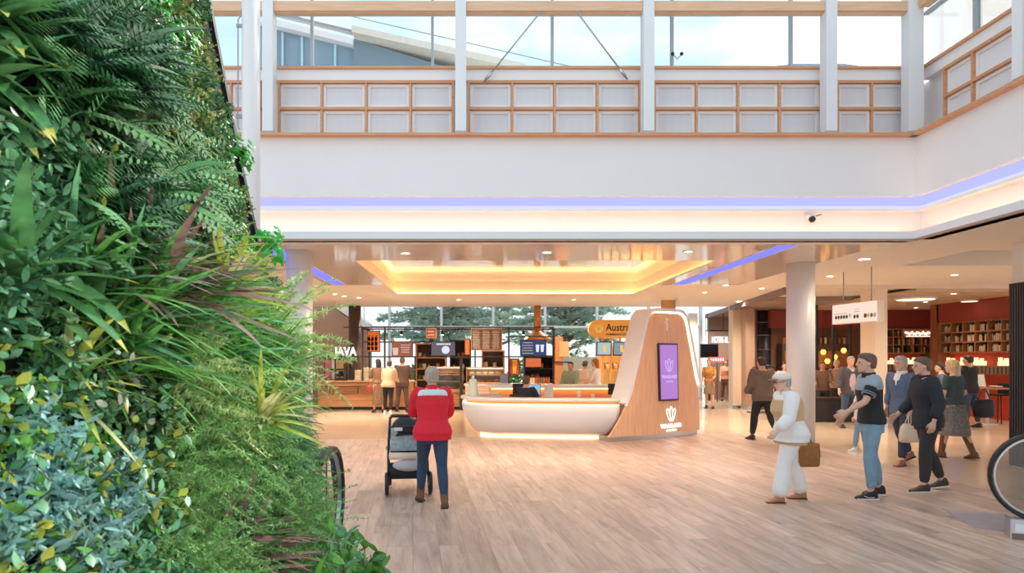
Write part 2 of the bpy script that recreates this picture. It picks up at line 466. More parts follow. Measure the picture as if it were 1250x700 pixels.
def grid(fn, ss, name_n, where):
    m = MB(); g = .016
    for z0, z1 in ((5.99, 6.03), (5.575, 5.615), (5.15, 5.19)):
        run(m, fn, min(ss) - g, max(ss) + g, .39, .499, z0, z1)
    for s in ss: run(m, fn, s - g, s + g, .395, .499, 5.085, 6.0)
    structure('trim_%d' % NT[0], m, RAILWOOD); NT[0] += 1
    for k in range(len(ss) - 1):
        for z0, z1, row in ((5.62, 5.985, 'upper'), (5.195, 5.57, 'lower')):
            a, b_ = sorted((ss[k], ss[k+1]))
            panel(fn, a + g + .003, b_ - g - .003, z0, z1, 'perforated panel, %s row, %s' % (row, where(k)), 'perforated panels under the high windows')
order = ['first', 'second', 'third', 'fourth']
bays = [((121, 175, 229, 283, 318), 'bay beside white pipe column'), ((341.5, 393.5, 447.5, 501.5, 553), 'bay below slanted roof outside'),
        ((572.5, 625, 676.5, 728.5, 780), 'bay with crossed rods'), ((798, 849, 899.5, 950, 1001), 'bay with window actuator'), ((1020.5, 1062, 1105), 'narrow corner bay')]
for px, nm in bays:
    grid(front, [s_px(p, 10.66) for p in px], 0, lambda k, nm=nm: '%s from left, %s' % (order[k], nm))
grid(right, [10.12, 9.55, 8.75, 7.95, 7.15, 6.35, 5.55], 0, lambda k: 'number %d out from corner on the side wall' % (k + 1))

# ---------------------------------------------------------------- ceiling
def ceiling():
    xs = [-10.0, -3.6, -2.2, 4.45, 6.45, 6.60, 8.25, 14.0, 20.0]
    ys = [1.0, 10.25, 10.7, 11.3, 12.5, 13.2, 16.7, 19.3, 23.8]
    mb = MB()
    for i in range(len(xs) - 1):
        for j in range(len(ys) - 1):
            x0, x1, y0, y1 = xs[i], xs[i+1], ys[j], ys[j+1]
            cx, cy = (x0 + x1)/2, (y0 + y1)/2
            if cy < 10.25 and cx < 6.6: continue
            if -2.2 < cx < 4.45 and 12.5 < cy < 19.3: continue
            if 8.25 < cx < 14 and 11.3 < cy < 13.2: continue
            mb.mi = 1 if (-3.6 < cx < 6.45 and 10.7 < cy < 16.7) else 0
            mb.add([(x0, y0, ZC), (x1, y0, ZC), (x1, y1, ZC), (x0, y1, ZC)], [(0, 3, 2, 1)])
    mb.mi = 0
    def recess(x0, x1, y0, y1, lip, out, top, mtop):
        def rect(e, z): return [(x0-e, y0-e, z), (x1+e, y0-e, z), (x1+e, y1+e, z), (x0-e, y1+e, z)]
        a, b, c, d = rect(0, ZC), rect(0, ZC + lip), rect(out, ZC + lip), rect(out, top)
        for p, q in ((a, b), (b, c), (c, d)):
            mb.add(p + q, [(k, (k+1) % 4, 4 + (k+1) % 4, 4 + k) for k in range(4)])
        mb.mi = mtop; mb.add(d, [(0, 3, 2, 1)]); mb.mi = 0
    recess(-2.2, 4.45, 12.5, 19.3, .035, .16, 3.90, 1)
    recess(8.25, 14.0, 11.3, 13.2, .02, .001, 4.05, 0)
    mb.mi = 0
    mb.box((-10, 10.82, 4.3), (20, 23.8, 4.5))       # roof slab over the arcade
    mb.box((7.17, 1.0, 4.3), (20, 10.82, 4.5))
    mb.box((-10, 23.7, 3.501), (20, 23.8, 4.3))
    return tag(mb.build('ceiling', [CEIL, GLOSS], fix=False), kind='structure')
ceiling()
led = MB()
for (a, b_) in (((-2.34, 12.36, 3.54), (4.59, 12.40, 3.56)), ((-2.34, 19.40, 3.54), (4.59, 19.44, 3.56)), ((-2.34, 12.40, 3.54), (-2.30, 19.40, 3.56)), ((4.55, 12.40, 3.54), (4.59, 19.40, 3.56))):
    led.box(a, b_)
tag(led.build('cove_light_strip', COVE_LED), 'golden LED strip around the raised rectangle of the ceiling above the desk', 'light strip')
BLUE_LINE = lamp('blue_reflection_glow', (122, 124, 250), 1.15)  # glowing strips stand in for blue reflections in the ceiling
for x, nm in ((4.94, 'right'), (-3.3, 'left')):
    t = thing('ceiling_reflection_line', 'painted blue reflection on the glossy ceiling on the %s of the golden rectangle' % ('column' if x > 0 else 'plant wall') + ' side', 'ceiling light', (x, 13.7, ZC))
    t['label'] = 'painted blue reflection in the glossy ceiling, on the %s side of the golden recess' % ('big round column' if x > 0 else 'plant wall')
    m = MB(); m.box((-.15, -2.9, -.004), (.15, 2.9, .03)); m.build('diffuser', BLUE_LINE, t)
    m = MB()
    for s in (-1, 1): m.box((s*.15, -2.9, -.008), (s*.165, 2.9, .03))
    m.build('frame', CEIL, t)

# walls that close the arcade
mb = MB(); mb.box((-10.3, 10.82, 0), (-10.0, 29, 8)); structure('wall_left', mb, WHITE)

# round and square columns
def column(name, label, loc, r, h, m, base=True):
    t = thing(name, label, 'column', loc)
    t['kind'] = 'structure'
    b = MB(); b.lathe([(r, 0), (r, h)], n=40); b.build('shaft', m, t)
    if base:
        b = MB(); b.lathe([(r + .012, 0), (r + .012, .1), (r + .002, .105)], n=40); b.build('base_ring', CHROME, t)
    return t
COLWHITE = mat('white_column_paint', (228, 224, 222), .35, var=.01)
column('column', 'thick round white column behind the older person in white', (6.15, 12.9, 0), .25, 3.5, COLWHITE)
column('column', 'round white column under the ceiling edge behind the plant wall', (-2.95, 11.45, 0), .22, 3.5, COLWHITE)
column('column', 'dark brown round column behind the white sign letters of the cafe', (-4.13, 23.42, 0), .21, 3.5, mat('dark_brown_column', (84, 64, 54), .5), False)
column('column', 'round column coloured by warm light behind the white tower of the desk', (6.0, 21.2, 0), .215, 3.5, mat('warm_lit_column', (214, 168, 122), .5), False)  # tan tone paints warm light onto the column
t = thing('pipe_column', 'tall slender white round column at the top edge of the plant wall', 'column', (-2.955, 9.0, 0)); t['kind'] = 'structure'
b = MB(); b.lathe([(.118, 0), (.118, 8.2)], n=32); b.build('shaft', COLWHITE, t)
b = MB(); b.tube([(-.135, -.05, 4.72), (-.15, -.06, 4.75), (-.15, -.06, 6.15), (-.12, -.05, 6.2), (-.10, -.04, 6.35)], .009, 6); b.build('conduit', mat('grey_conduit', (150, 150, 158), .4), t)
b = MB(); b.box((-.17, -.075, 4.86), (-.09, -.045, 4.9)); b.box((-.17, -.075, 6.05), (-.09, -.045, 6.09)); b.build('bracket', mat('grey_conduit', (150, 150, 158), .4), t)

# downlights
def downlight(x, y, label, r=.075, z=ZC):
    t = thing('downlight', label, 'ceiling light', (x, y, z))
    b = MB(); b.lathe([(r + .02, 0), (r + .02, -.012), (r, -.014), (r, -.002)], n=20, cap=False); b.build('trim_ring', WHITE_STEEL, t)
    b = MB(); b.lathe([(r, -.003), (r*.98, -.008)], n=20); b.build('diffuser', DOWN, t)
    return t
DL = []
for px, py, lb in ((1055, 316, 'above the hanging sign'), (1013, 337, 'between the thick round column and the hanging sign'), (902, 368, 'in front of the shop with white letters'),
                   (860, 357, 'just right of the golden recess, nearer one'), (845, 381, 'last before the shop with white letters'), (886, 348, 'beside the blue line, under the matt ceiling'),
                   (374, 340, 'near the round column behind the plants'), (409, 359, 'first of a row of three before the brown column'), (420, 361.5, 'second of a row of three before the brown column'), (438, 363.5, 'third of a row of three before the brown column'),
                   (495, 309, 'in the glossy ceiling before the golden recess, plant side'), (668, 308, 'in the glossy ceiling before the golden recess, middle'), (840, 307, 'in the glossy ceiling before the golden recess, column side'),
                   (960, 365, 'deep in the arcade, near the pale square pillar'), (1120, 318, 'inside the shallow tray ceiling zone'), (930, 352, 'halfway along the arcade beside the thick column'),
                   (700, 366, 'in the last ceiling strip before the glazing, tower side'), (560, 366, 'in the last ceiling strip before the glazing, cafe side')):
    Y = F*(ZC - EYE)/(CY - py)
    if px == 1120: px, Y = 1165, 14.6
    x = (px - CX)/F*Y
    big = px in (1055, 902)
    DL.append((x, Y, 70 if px == 1055 else 330 if big else 120 if px == 1013 else 230))
    downlight(x, Y, 'round recessed downlight %s' % lb, .10 if big else .07)
# small things high up
t = thing('security_camera', 'small dark dome camera on the lit cove of the far wall', 'security camera', (5.13, 10.4, 3.86))
b = MB(); b.box((-.05, -.03, .0), (.05, .11, .04), .01); b.build('bracket', WHITE_STEEL, t)
b = MB(); b.ell((0, -.01, -.03), (.05, .05, .05)); b.build('dome', DARK, t)
b = MB(); b.tube([(.05, .03, .02), (.16, .03, .05)], .008, 6); b.build('cable', DARK, t)
for k, (a, b_) in enumerate((((658, 17), (590, 101)), ((706, 17), (766, 97)))):
    m = MB(); pa, pb = at(*a, 10.25), at(*b_, 10.55)
    d = (pa - pb).normalized()
    t = thing('tension_rod', 'thin steel rod running down to the %s in the bay with crossed rods' % ('left' if k == 0 else 'right'), 'rod', pb)
    m.tube([Vector((0, 0, 0)), pa - pb + d*.05], .012, 8); m.build('rod', mat('grey_rod', (170, 172, 178), .35, .6), t)
    m = MB(); m.tube([d*.05, d*.2], .024, 8); m.build('turnbuckle', CHROME, t)
t = thing('window_actuator', 'small dark window actuator with two knobs on a high window', 'actuator', at(825, 72, 10.6))
b = MB(); b.tube([(-.05, 0, .08), (0.02, 0, -.0), (.09, 0, .07)], .009, 6); b.build('arm', mat('grey_conduit', (150, 150, 158), .4), t)
for q in (-.05, .09):
    b = MB(); b.ell((q, 0, .08), .028); b.build('knob', DARK, t)
# ================================================================ the information desk
SOLID = mat('white_solid_surface', (238, 236, 238), .32, var=.01, spec=.5)
GLOW = lamp('desk_led', (255, 214, 160), 9.0)
PEACH = mat('peach_laminate', (226, 160, 118), .4, var=.03)
PALECONE = mat('pale_green_plastic', (214, 232, 216), .35, var=.02)
DESK = Vector((2.7, 13.9, 0.0))
UX, UT = Vector((.842, .539, 0)), Vector((-.539, .842, 0))
LEN = 2.79
def tw(u, z, t=0.0):
    """tower coordinates: u along the timber face, z up, t back from it; the face bulges towards the hall"""
    bend = -.17*math.sin(PI*min(1, max(0, (u + .1)/(LEN + .2)))) * max(0, 1 - .18*z)
    return UX*u + UT*(t + bend) + Vector((0, 0, z))
desk = thing('information_desk', 'white boat-shaped information desk with a tall timber faced tower, edged in light', 'desk', DESK)

# outline of the timber face (u, z), refined so that it can bend
FACE = [(0.02, .10), (2.79, .10), (2.775, .6), (2.75, 1.0), (2.71, 1.10), (2.62, 1.3), (2.28, 2.46), (2.22, 2.58), (2.12, 2.66), (2.0, 2.68), (1.32, 2.68), (1.2, 2.66), (1.11, 2.58), (1.04, 2.42), (.60, 1.02), (.53, .86), (.46, .735), (.38, .60), (.25, .40), (.1, .2)]
def refine(poly, step=.12):
    out = []
    for k, p in enumerate(poly):
        q = poly[(k+1) % len(poly)]
        n = max(1, int(math.hypot(q[0]-p[0], q[1]-p[1])/step))
        for i in range(n): out.append((p[0] + (q[0]-p[0])*i/n, p[1] + (q[1]-p[1])*i/n))
    return out
def bent_slab(mb, poly, t0, t1):
    """fill a bent outline by horizontal bands: left and right border per height"""
    zs = sorted(set([p[1] for p in poly])); rows = []
    zz = []
    for a, b in zip(zs[:-1], zs[1:]):
        n = max(1, int((b - a)/.12)); zz += [a + (b-a)*i/n for i in range(n)]
    zz.append(zs[-1])
    for z in zz:
        us = []
        n = len(poly)
        for k in range(n):
            (u0, z0), (u1, z1) = poly[k], poly[(k+1) % n]
            if abs(z0 - z1) < 1e-9:
                if abs(z - z0) < 1e-9: us += [u0, u1]
            elif min(z0, z1) - 1e-9 <= z <= max(z0, z1) + 1e-9:
                us.append(u0 + (u1-u0)*(z - z0)/(z1 - z0))
        rows.append((min(us), max(us), z))
    N = 14
    rings = []
    for a, b, z in rows:
        fr = [tw(a + (b-a)*i/N, z, t0) for i in range(N + 1)]
        bk = [tw(a + (b-a)*i/N, z, t1) for i in range(N, -1, -1)]
        rings.append(fr + bk)
    mb.loft(rings, True, False)
def offset(poly, d):
    """move the upper outline outwards by d (poly runs counter-clockwise)"""
    out = []; n = len(poly)
    for k in range(n):
        a, b, c = Vector(poly[k-1]), Vector(poly[k]), Vector(poly[(k+1) % n])
        n1 = Vector(((b-a).y, -(b-a).x)).normalized(); n2 = Vector(((c-b).y, -(c-b).x)).normalized()
        m = (n1 + n2); m.normalize()
        out.append(tuple(b + m*d/max(.5, m.dot(n1))))
    return out
mb = MB(); bent_slab(mb, FACE, 0.0, .05)
face = mb.build('timber_face', WOODPANEL, desk)
# white shell: outline a little larger, running back; lower right it flares out as a ledge
mb = MB()
UP = [p for p in FACE[4:17]]
SH = offset(FACE, .095)[4:17]
shell_in = UP; shell_out = SH
for k in range(len(UP) - 1):
    segs = max(1, int((Vector(UP[k]) - Vector(UP[k+1])).length/.15))
    for i in range(segs):
        f0, f1 = i/segs, (i+1)/segs
        ip, iq = Vector(UP[k]).lerp(Vector(UP[k+1]), f0), Vector(UP[k]).lerp(Vector(UP[k+1]), f1)
        op, oq = Vector(SH[k]).lerp(Vector(SH[k+1]), f0), Vector(SH[k]).lerp(Vector(SH[k+1]), f1)
        d = .018
        ip = ip.lerp(op, .35); iq = iq.lerp(oq, .35)
        mb.prism([tuple(ip), tuple(op), tuple(oq), tuple(iq)], lambda a, b, t: tw(a, b, t), -.05, .43)
mb.prism([(2.70, 1.055), (2.93, 1.04), (2.95, 1.09), (2.78, 1.12), (2.72, 1.12)], lambda a, b, t: tw(a, b, t), -.05, .45)
mb.build('white_shell', SOLID, desk)
mb = MB(); bent_slab(mb, [(.62, .1), (2.76, .1), (2.72, 1.05), (2.62, 1.3), (2.27, 2.5), (2.1, 2.66), (1.2, 2.66), (1.1, 2.5), (.74, 1.2), (.68, .7)], .05, .40)
mb.build('tower_core', SOLID, desk)
mb = MB()
gl = []
for k in range(len(UP)):
    p = Vector(UP[k]).lerp(Vector(SH[k]), .12); gl.append(tw(p.x, p.y, .012))
mb.tube(gl, .014, 6)
mb.build('edge_light', GLOW, desk)
mb = MB(); bent_slab(mb, [(.10, 0.0), (2.74, 0.0), (2.76, .10), (.10, .10)], .04, .38)
mb.build('steel_plinth', CHROME, desk)
# screen, logo, information mark
def fw(t): return lambda u, z, dt=0: tw(u, z, t + dt)
us0, us1, zs0, zs1 = 1.32, 1.93, .80, 2.03
mb = MB(); mb.prism([(us0, zs0), (us1, zs0), (us1, zs1), (us0, zs1)], lambda a, b, t: tw(a, b, t), -.045, .01)
scr = mb.build('screen', mat('dark_screen_bezel', (58, 26, 56), .3), desk)
PURPLE = lamp('purple_screen', (172, 124, 196), .95)
mb = MB(); mb.prism([(us0+.035, zs0+.035), (us1-.035, zs0+.035), (us1-.035, zs1-.035), (us0+.035, zs1-.035)], lambda a, b, t: tw(a, b, t), -.05, -.044)
mb.build('display', PURPLE, scr)
def petals(mb, cu, cz, s, t):
    """lotus of five outlined petals"""
    for ang, h, wd, ox in ((0, 1.0, .15, 0), (19, .9, .12, .20), (-19, .9, .12, -.20)):
        a = R(ang); pts = []
        for k in range(29):
            q = 2*PI*k/28
            x = wd*math.sin(q)*(1.0 if ang else .75 + .25*math.sin(q)**2)
            y = h*(.5 - .5*math.cos(q))
            x *= 1.15 if math.cos(q) < 0 and ang else 1.0
            X = x*math.cos(a) + y*math.sin(a) + ox*.6; Y_ = -x*math.sin(a) + y*math.cos(a)
            pts.append(tw(cu + X*s, cz + Y_*s, t))
        mb.tube(pts, s*.026, 5, up=UT)
LOGOW = lamp('white_logo_light', (255, 250, 245), 1.6)
PALEP = lamp('pale_screen_graphic', (196, 170, 226), 1.05)
mb = MB(); petals(mb, 1.625, 1.43, .27, -.052); mb.build('screen_emblem', PALEP, scr)
cu = 1.71
mb = MB(); petals(mb, cu, .36, .31, -.006); mb.build('emblem', LOGOW, desk)
def on_face(u0, z0, t): return lambda co: tw(u0 + co.x, z0 + co.y, t - co.z)
text_obj('lettering', 'WAASLAND', .125, LOGOW, desk, None, .004, 'CENTER', .003, 1.0, on_face(cu, .215, -.008))
text_obj('lettering', 'SHOPPING', .06, LOGOW, desk, None, .004, 'CENTER', .001, 1.2, on_face(cu, .14, -.008))
text_obj('screen_lettering', 'WAASLAND', .10, PALEP, scr, None, .002, 'CENTER', .002, .9, on_face(1.625, 1.28, -.052))
text_obj('screen_lettering', 'SHOPPING', .05, PALEP, scr, None, .002, 'CENTER', 0, 1.0, on_face(1.625, 1.19, -.052))
mb = MB(); iu = 1.62
mb.prism([(iu - .035, 2.29), (iu + .035, 2.29), (iu + .035, 2.49), (iu - .035, 2.49)], lambda a, b, t: tw(a, b, t), -.02, .0)
mb.prism([(iu + .055*math.cos(k*PI/6), 2.545 + .04*math.sin(k*PI/6)) for k in range(12)], lambda a, b, t: tw(a, b, t), -.02, .0)
mb.prism([(iu - .07, 2.47), (iu + .0, 2.47), (iu + .0, 2.50), (iu - .07, 2.50)], lambda a, b, t: tw(a, b, t), -.02, .0)
mb.build('information_mark', mat('pale_inlay', (240, 226, 214), .5), desk)

# ---- the boat: plan outline from the tower foot round the left end and back
def W(p): return Vector(p) - DESK
def hull_ring(inset, z):
    """plan curve of the front shell at a height, world coordinates: from the right (tower) to the far side of the left end"""
    pts = []
    xr, xl, yf = 2.98, -.30, 14.02
    r = 1.15
    n = 26
    # straight-ish front, slightly bulging
    for k in range(n + 1):
        f = k/n
        x = xr + (xl + r*.8 - xr)*f
        y = yf + .30*f**2 + .05*(1-f)
        pts.append(Vector((x, y, 0)))
    c = Vector((xl + r*.8, yf + .30 + r*.92, 0))
    for k in range(1, 27):
        a = -PI/2 - PI*.98*k/26
        pts.append(c + Vector((r*.8*math.cos(a), r*.92*math.sin(a), 0)))
    # inset along normal
    out = []
    for k, p in enumerate(pts):
        d = pts[min(k+1, len(pts)-1)] - pts[max(k-1, 0)]; d.normalize()
        nrm = Vector((d.y, -d.x, 0))
        nrm = -nrm if nrm.dot(p - Vector((1.5, 15.2, 0))) < 0 else nrm
        q = p - nrm*inset; q.z = z
        out.append(q)
    return out
def hull_strip(mb, prof, cut=None, thick=.03):
    """prof: list of (inset, z) from the bottom up; right end trimmed by cut(z) -> fraction"""
    rows = [hull_ring(i, z) for i, z in prof]
    if cut:
        for r_, (i, z) in zip(rows, prof):
            x = cut(z)
            for k in range(len(r_)):
                if r_[k].x > x: r_[k] = Vector((x, r_[k].y, z))
    rows2 = [hull_ring(i + thick, z) for i, z in prof]
    rings = [[W(rows[j][k]) for j in range(len(rows))] + [W(rows2[j][k]) for j in range(len(rows) - 1, -1, -1)] for k in range(len(rows[0]))]
    if cut:
        for k in range(len(rings)):
            for j, (i, z) in enumerate(prof):
                p = rings[k][2*len(prof) - 1 - j]
                if (p + DESK).x > cut(z): rings[k][2*len(prof) - 1 - j] = Vector((cut(z) - DESK.x, p.y, p.z))
    mb.loft(rings, True, True)
cut = lambda z: 2.72 + .40*min(1, max(0, (z - .05)/.65))
mb = MB()
hull_strip(mb, [(.42, .05), (.28, .13), (.16, .25), (.07, .42), (.02, .58), (.0, .70), (.03, .725)], cut, .06)
mb.build('white_hull', SOLID, desk)
mb = MB(); hull_strip(mb, [(.10, .725), (.10, .79)], lambda z: 3.05, .05); mb.build('timber_band', mat('honey_timber_band', (226, 172, 112), .4, var=.05), desk)
mb = MB(); hull_strip(mb, [(.02, .735), (.02, .75)], lambda z: 3.02, .02); mb.build('rim_light', lamp('rim_led', (255, 200, 130), 5.0), desk)
mb = MB(); hull_strip(mb, [(.02, .80), (-.03, .82), (-.03, .86), (.0, .875)], lambda z: 3.2, .42); mb.build('counter_top', SOLID, desk)
mb = MB(); hull_strip(mb, [(.42, .005), (.42, .035)], lambda z: 2.62, .05); mb.build('floor_light', lamp('floor_led', (255, 210, 150), 4.5), desk)
mb = MB(); hull_strip(mb, [(.48, 0.0), (.48, .80)], lambda z: 3.2, .05); mb.build('inner_wall', PEACH, desk)
# rear counter with its lit timber inside
mb = MB(); mb.box(tuple(W((.35, 17.0, 0))), tuple(W((4.1, 17.12, .98)))); mb.box(tuple(W((4.0, 15.6, 0))), tuple(W((4.1, 17.1, .98))))
mb.build('rear_wall', PEACH, desk)
mb = MB(); mb.box(tuple(W((.25, 16.78, .98))), tuple(W((4.2, 17.3, 1.05))), .02); mb.build('rear_counter_top', SOLID, desk)
mb = MB(); mb.box(tuple(W((.4, 16.93, .94))), tuple(W((4.0, 16.96, .96)))); mb.build('rear_light', lamp('rear_led', (255, 170, 90), 8.0), desk)
mb = MB(); mb.box(tuple(W((.9, 15.75, .68))), tuple(W((3.6, 16.45, .719))), .01)
mb.build('work_top', SOLID, desk)
for x in (.92, 2.3, 3.5):
    mb = MB(); mb.box(tuple(W((x, 15.8, 0))), tuple(W((x + .04, 16.4, .68)))); mb.build('work_top_support', SOLID, desk)

# things on the desk
def monitor(x, y, z, rz, label, w=.46, h=.28):
    t = thing('monitor', label, 'monitor', (x, y, z), rz)
    b = MB(); b.lathe([(.1, 0), (.1, .012), (.02, .02), (.018, .14)], n=20); b.build('stand', DARK, t)
    b = MB(); b.box((-w/2, -.02, .12), (w/2, .02, .12 + h), .006); s = b.build('housing', DARK, t)
    b = MB(); b.box((-w/2 + .015, -.024, .135), (w/2 - .015, -.0195, .105 + h)); b.build('display', lamp('pale_desktop', (150, 190, 226), .8), s)
    return t
monitor(1.33, 15.9, .7225, R(200), 'dark monitor beside the seated receptionist, its lit screen towards the hall', .4, .26)['label'] = 'small desktop monitor just right of the seated receptionist, screen lit blue'
bpy.data.objects['monitor'].rotation_euler.z = R(8)
monitor(1.10, 16.25, .7225, R(165), 'dark monitor seen from behind at the shoulder of the seated receptionist', .42, .26)
monitor(3.35, 16.2, .7225, R(150), 'dark tilted monitor at the tower end of the desk', .40, .26)
t = thing('paper_stand', 'white paper stand standing right of the lit monitor on the desk', 'stand', (1.72, 15.95, .7225), R(-5))
b = MB(); b.obox((0, 0, .17), (1, 0, 0), (0, .9, .25), (0, -.25, .9), (.22, .006, .32)); b.build('sheet', mat('white_paper', (240, 238, 234), .7), t)
b = MB(); b.bar((-.05, .05, 0), (-.05, .02, .2), .02); b.bar((.05, .05, 0), (.05, .02, .2), .02); b.box((-.12, -.05, 0), (.12, .07, .012)); b.build('easel', CHROME, t)
for x, y, w_, h_, lb in ((2.42, 16.9, .07, .18, 'small white card holder, nearer the receptionist, on the rear counter'), (2.75, 16.95, .07, .1, 'lower white card holder, nearer the tower, on the rear counter')):
    t = thing('card_holder', lb, 'card holder', (x, y - .03, 1.05 if False else 1.05))
    t.location = (x, 15.93, .7225); t['label'] = lb.replace('rear counter', 'desk work top')
    b = MB(); b.box((-w_/2, -.02, 0), (w_/2, .02, h_ + .05), .004); b.build('card', mat('white_paper', (240, 238, 234), .7), t)
    b = MB(); b.box((-w_/2 - .01, -.03, -.0), (w_/2 + .01, .03, .03), .004); b.build('base', SOLID, t)
t = thing('hand_sanitiser_stand', 'pale green tapered dispenser on the rounded left end of the desk', 'dispenser', tuple(hull_ring(.2, .878)[36]))
b = MB(); b.lathe([(.115, 0), (.12, .01), (.085, .34), (.07, .37), (.04, .375)], n=28); b.build('body', PALECONE, t)
b = MB(); b.lathe([(.03, .375), (.035, .40), (.03, .44), (.012, .45)], n=16); b.build('cap', mat('white_paper', (240, 238, 234), .7), t)
t = thing('leaflet_rack', 'grey leaflet rack on the rear counter near the rounded end', 'leaflet rack', (.72, 17.0, 1.053))
b = MB(); b.box((-.11, -.06, 0), (.11, .06, .03)); b.obox((0, .02, .14), (1, 0, 0), (0, 1, .2), (0, -.2, 1), (.2, .015, .26)); b.build('rack', CHROME, t)
b = MB(); b.obox((0, -.01, .15), (1, 0, 0), (0, 1, .2), (0, -.2, 1), (.18, .02, .2)); b.build('leaflet', mat('leaflet_grey_violet', (170, 160, 176), .6), t)
# ================================================================ the cafe stalls behind the desk
Yk = 22.6
def kx(px, Y=Yk): return (px - CX)/F*Y
def kz(py, Y=Yk): return EYE + (CY - py)/F*Y
def bars_text(mb, fn, w, h, rows, seed, dens=.8, th=.3):
    """rows of small blocks that read as distant lettering; fn(a, b) on a w x h board"""
    rnd = random.Random(seed)
    for r_ in range(rows):
        y = h*(1 - (r_ + .5)/rows); x = rnd.uniform(0, .08)*w
        while x < w*dens:
            l = rnd.uniform(.03, .10)*w
            mb.add([fn(x, y - h/rows*th*.5), fn(min(w, x + l), y - h/rows*th*.5), fn(min(w, x + l), y + h/rows*th*.5), fn(x, y + h/rows*th*.5)], [(0, 1, 2, 3)])
            x += l + rnd.uniform(.015, .03)*w
PALE = mat('pale_lettering', (240, 232, 220), .6)
PERG = mat('dark_bronze_steel', (58, 46, 40), .5)
# --- counter with the wooden front
def counter(name, label, x0, x1, y0, y1, h, m, top, rail=None):
    c = ((x0 + x1)/2, (y0 + y1)/2, 0); w, d = (x1 - x0)/2, (y1 - y0)/2
    t = thing(name, label, 'counter', c)
    b = MB(); b.box((-w, -d, .10), (w, d, h - .05)); b.build('body', m, t)
    b = MB(); b.box((-w - .04, -d - .05, h - .05), (w + .04, d, h), .008); b.build('counter_top', top, t)
    b = MB(); b.box((-w + .04, -d + .05, 0), (w - .04, d - .05, .10)); b.build('plinth', DARK, t)
    b = MB(); n = 4
    for k in range(1, n): b.box((-w, -d - .004, .1 + (h - .15)*k/n), (w, -d + .002, .1 + (h - .15)*k/n + .012))
    b.build('board_joints', mat('counter_joint', (140, 92, 58), .6), t)
    if rail:
        b = MB(); b.box((rail[0] - c[0], -d - .26, h - .20), (rail[1] - c[0], -d - .06, h - .17)); r_ = b.build('bag_shelf', BLACK_STEEL, t)
        for q in (rail[0] + .25, (rail[0] + rail[1])/2 + .1, rail[1] - .25):
            b = MB(); b.bar((q - c[0], -d - .02, h - .19), (q - c[0], -d - .24, h - .19), .025); b.bar((q - c[0], -d - .01, h - .18), (q - c[0], -d - .01, h - .42), .025); b.build('bracket', BLACK_STEEL, r_)
    return t
counter('cafe_counter', 'wood fronted cafe counter under the white sign letters, behind the plant wall', kx(389), kx(503), 22.5, 23.2, .965, CAFEWOOD, wood('counter_top_wood', (222, 172, 124), (196, 142, 94), 0), (kx(394), kx(474)))
counter('bakery_counter', 'wood fronted counter carrying the glass bakery cases behind the red coat', kx(507), kx(566), 22.6, 23.3, .62, CAFEWOOD, CAFEWOOD)
counter('stall_counter', 'pale stall counter behind the seated receptionist', kx(568), kx(673), 22.2, 23.0, .86, mat('pale_peach_counter', (232, 204, 182), .5), SOLID)

# --- black steel pergola over the stalls
t = thing('steel_pergola', 'dark steel frame of thin posts and rails above the cafe counters', 'frame', (0, Yk, 0))
Yp = 22.5
for px, z0, z1 in ((443, .968, 2.72), (470, .968, 2.72), (563, 0, 1.75), (621, .863, 2.74), (675, .863, 2.74), (410, .968, 1.75), (421, .968, 1.75), (507, .968, 1.75)):
    x = kx(px, Yp); w = .05 if px == 563 else .026
    b = MB(); b.box((x - w, -.19, z0), (x + w, -.19 + 2*w, z1)); b.build('post', PERG, t)
for z, a, b_ in ((2.72, 420, 676), (2.235, 443, 530), (1.75, 395, 676), (2.42, 621, 676)):
    b = MB(); b.box((kx(a, Yp), -.185, z - .02), (kx(b_, Yp), -.14, z + .02)); b.build('rail', PERG, t)
for px in (443, 507, 565, 621, 675):
    b = MB(); b.box((kx(px, Yp) - .02, -.15, 2.70), (kx(px, Yp) + .02, 1.3, 2.74)); b.build('cross_rail', PERG, t)
b = MB(); b.box((kx(420, Yp), 1.26, 2.70), (kx(684, Yp), 1.3, 2.74)); b.build('rail', PERG, t)
for px in (443, 580, 682):
    b = MB(); b.box((kx(px, Yp) - .025, 1.25, 0), (kx(px, Yp) + .025, 1.3, 2.72)); b.build('post', PERG, t)

# --- sign letters standing on the rail
t = thing('letter_sign', 'lit white capital letters standing on the dark cafe frame', 'sign', (kx(422), Yp - .1, 1.775))
text_obj('lettering', 'JAVA', .40, lamp('white_letter_led', (255, 252, 248), 1.5), t, facing((.04, -.03, .015)), .03, 'CENTER', .008, .80)
b = MB(); b.box((-.4, -.035, 0), (.46, .02, .02)); b.build('sign_base', PERG, t)

# --- boards and screens hung in the frame
def board(name, label, cat, px0, px1, py0, py1, Y, m, fm=None, seed=1, rows=0, text=None, th=.3, dens=.85):
    x0, x1, z1, z0 = kx(px0, Y), kx(px1, Y), kz(py0, Y), kz(py1, Y)
    w, h = x1 - x0, z1 - z0
    t = thing(name, label, cat, (x0, Y, z0))
    b = MB(); b.box((0, 0, 0), (w, .05, h), .006); b.build('backing', fm or PERG, t)
    e = .02
    b = MB(); b.box((e, -.006, e), (w - e, .002, h - e)); b.build('face', m, t)
    if rows:
        b = MB(); bars_text(b, lambda a, c: Vector((e*2.5 + a, -.009, e*2.5 + c)), w - 5*e, h - 5*e, rows, seed, dens, th)
        q = b.build('lettering', text or PALE, t)
    for q in (.08*w, .92*w):
        b = MB(); b.tube([(q, .02, h), (q, .02, h + .12)], .006, 5); b.build('hanger', PERG, t)
    return t, w, h
Yb_ = Yp - .18
ORANGE = mat('orange_poster', (222, 118, 52), .6, var=.25, scale=5)
tp, w, h = board('poster', 'orange poster with dark coffee cups hung high on the cafe frame', 'poster', 448, 464, 404, 430, Yb_, ORANGE)
b = MB()
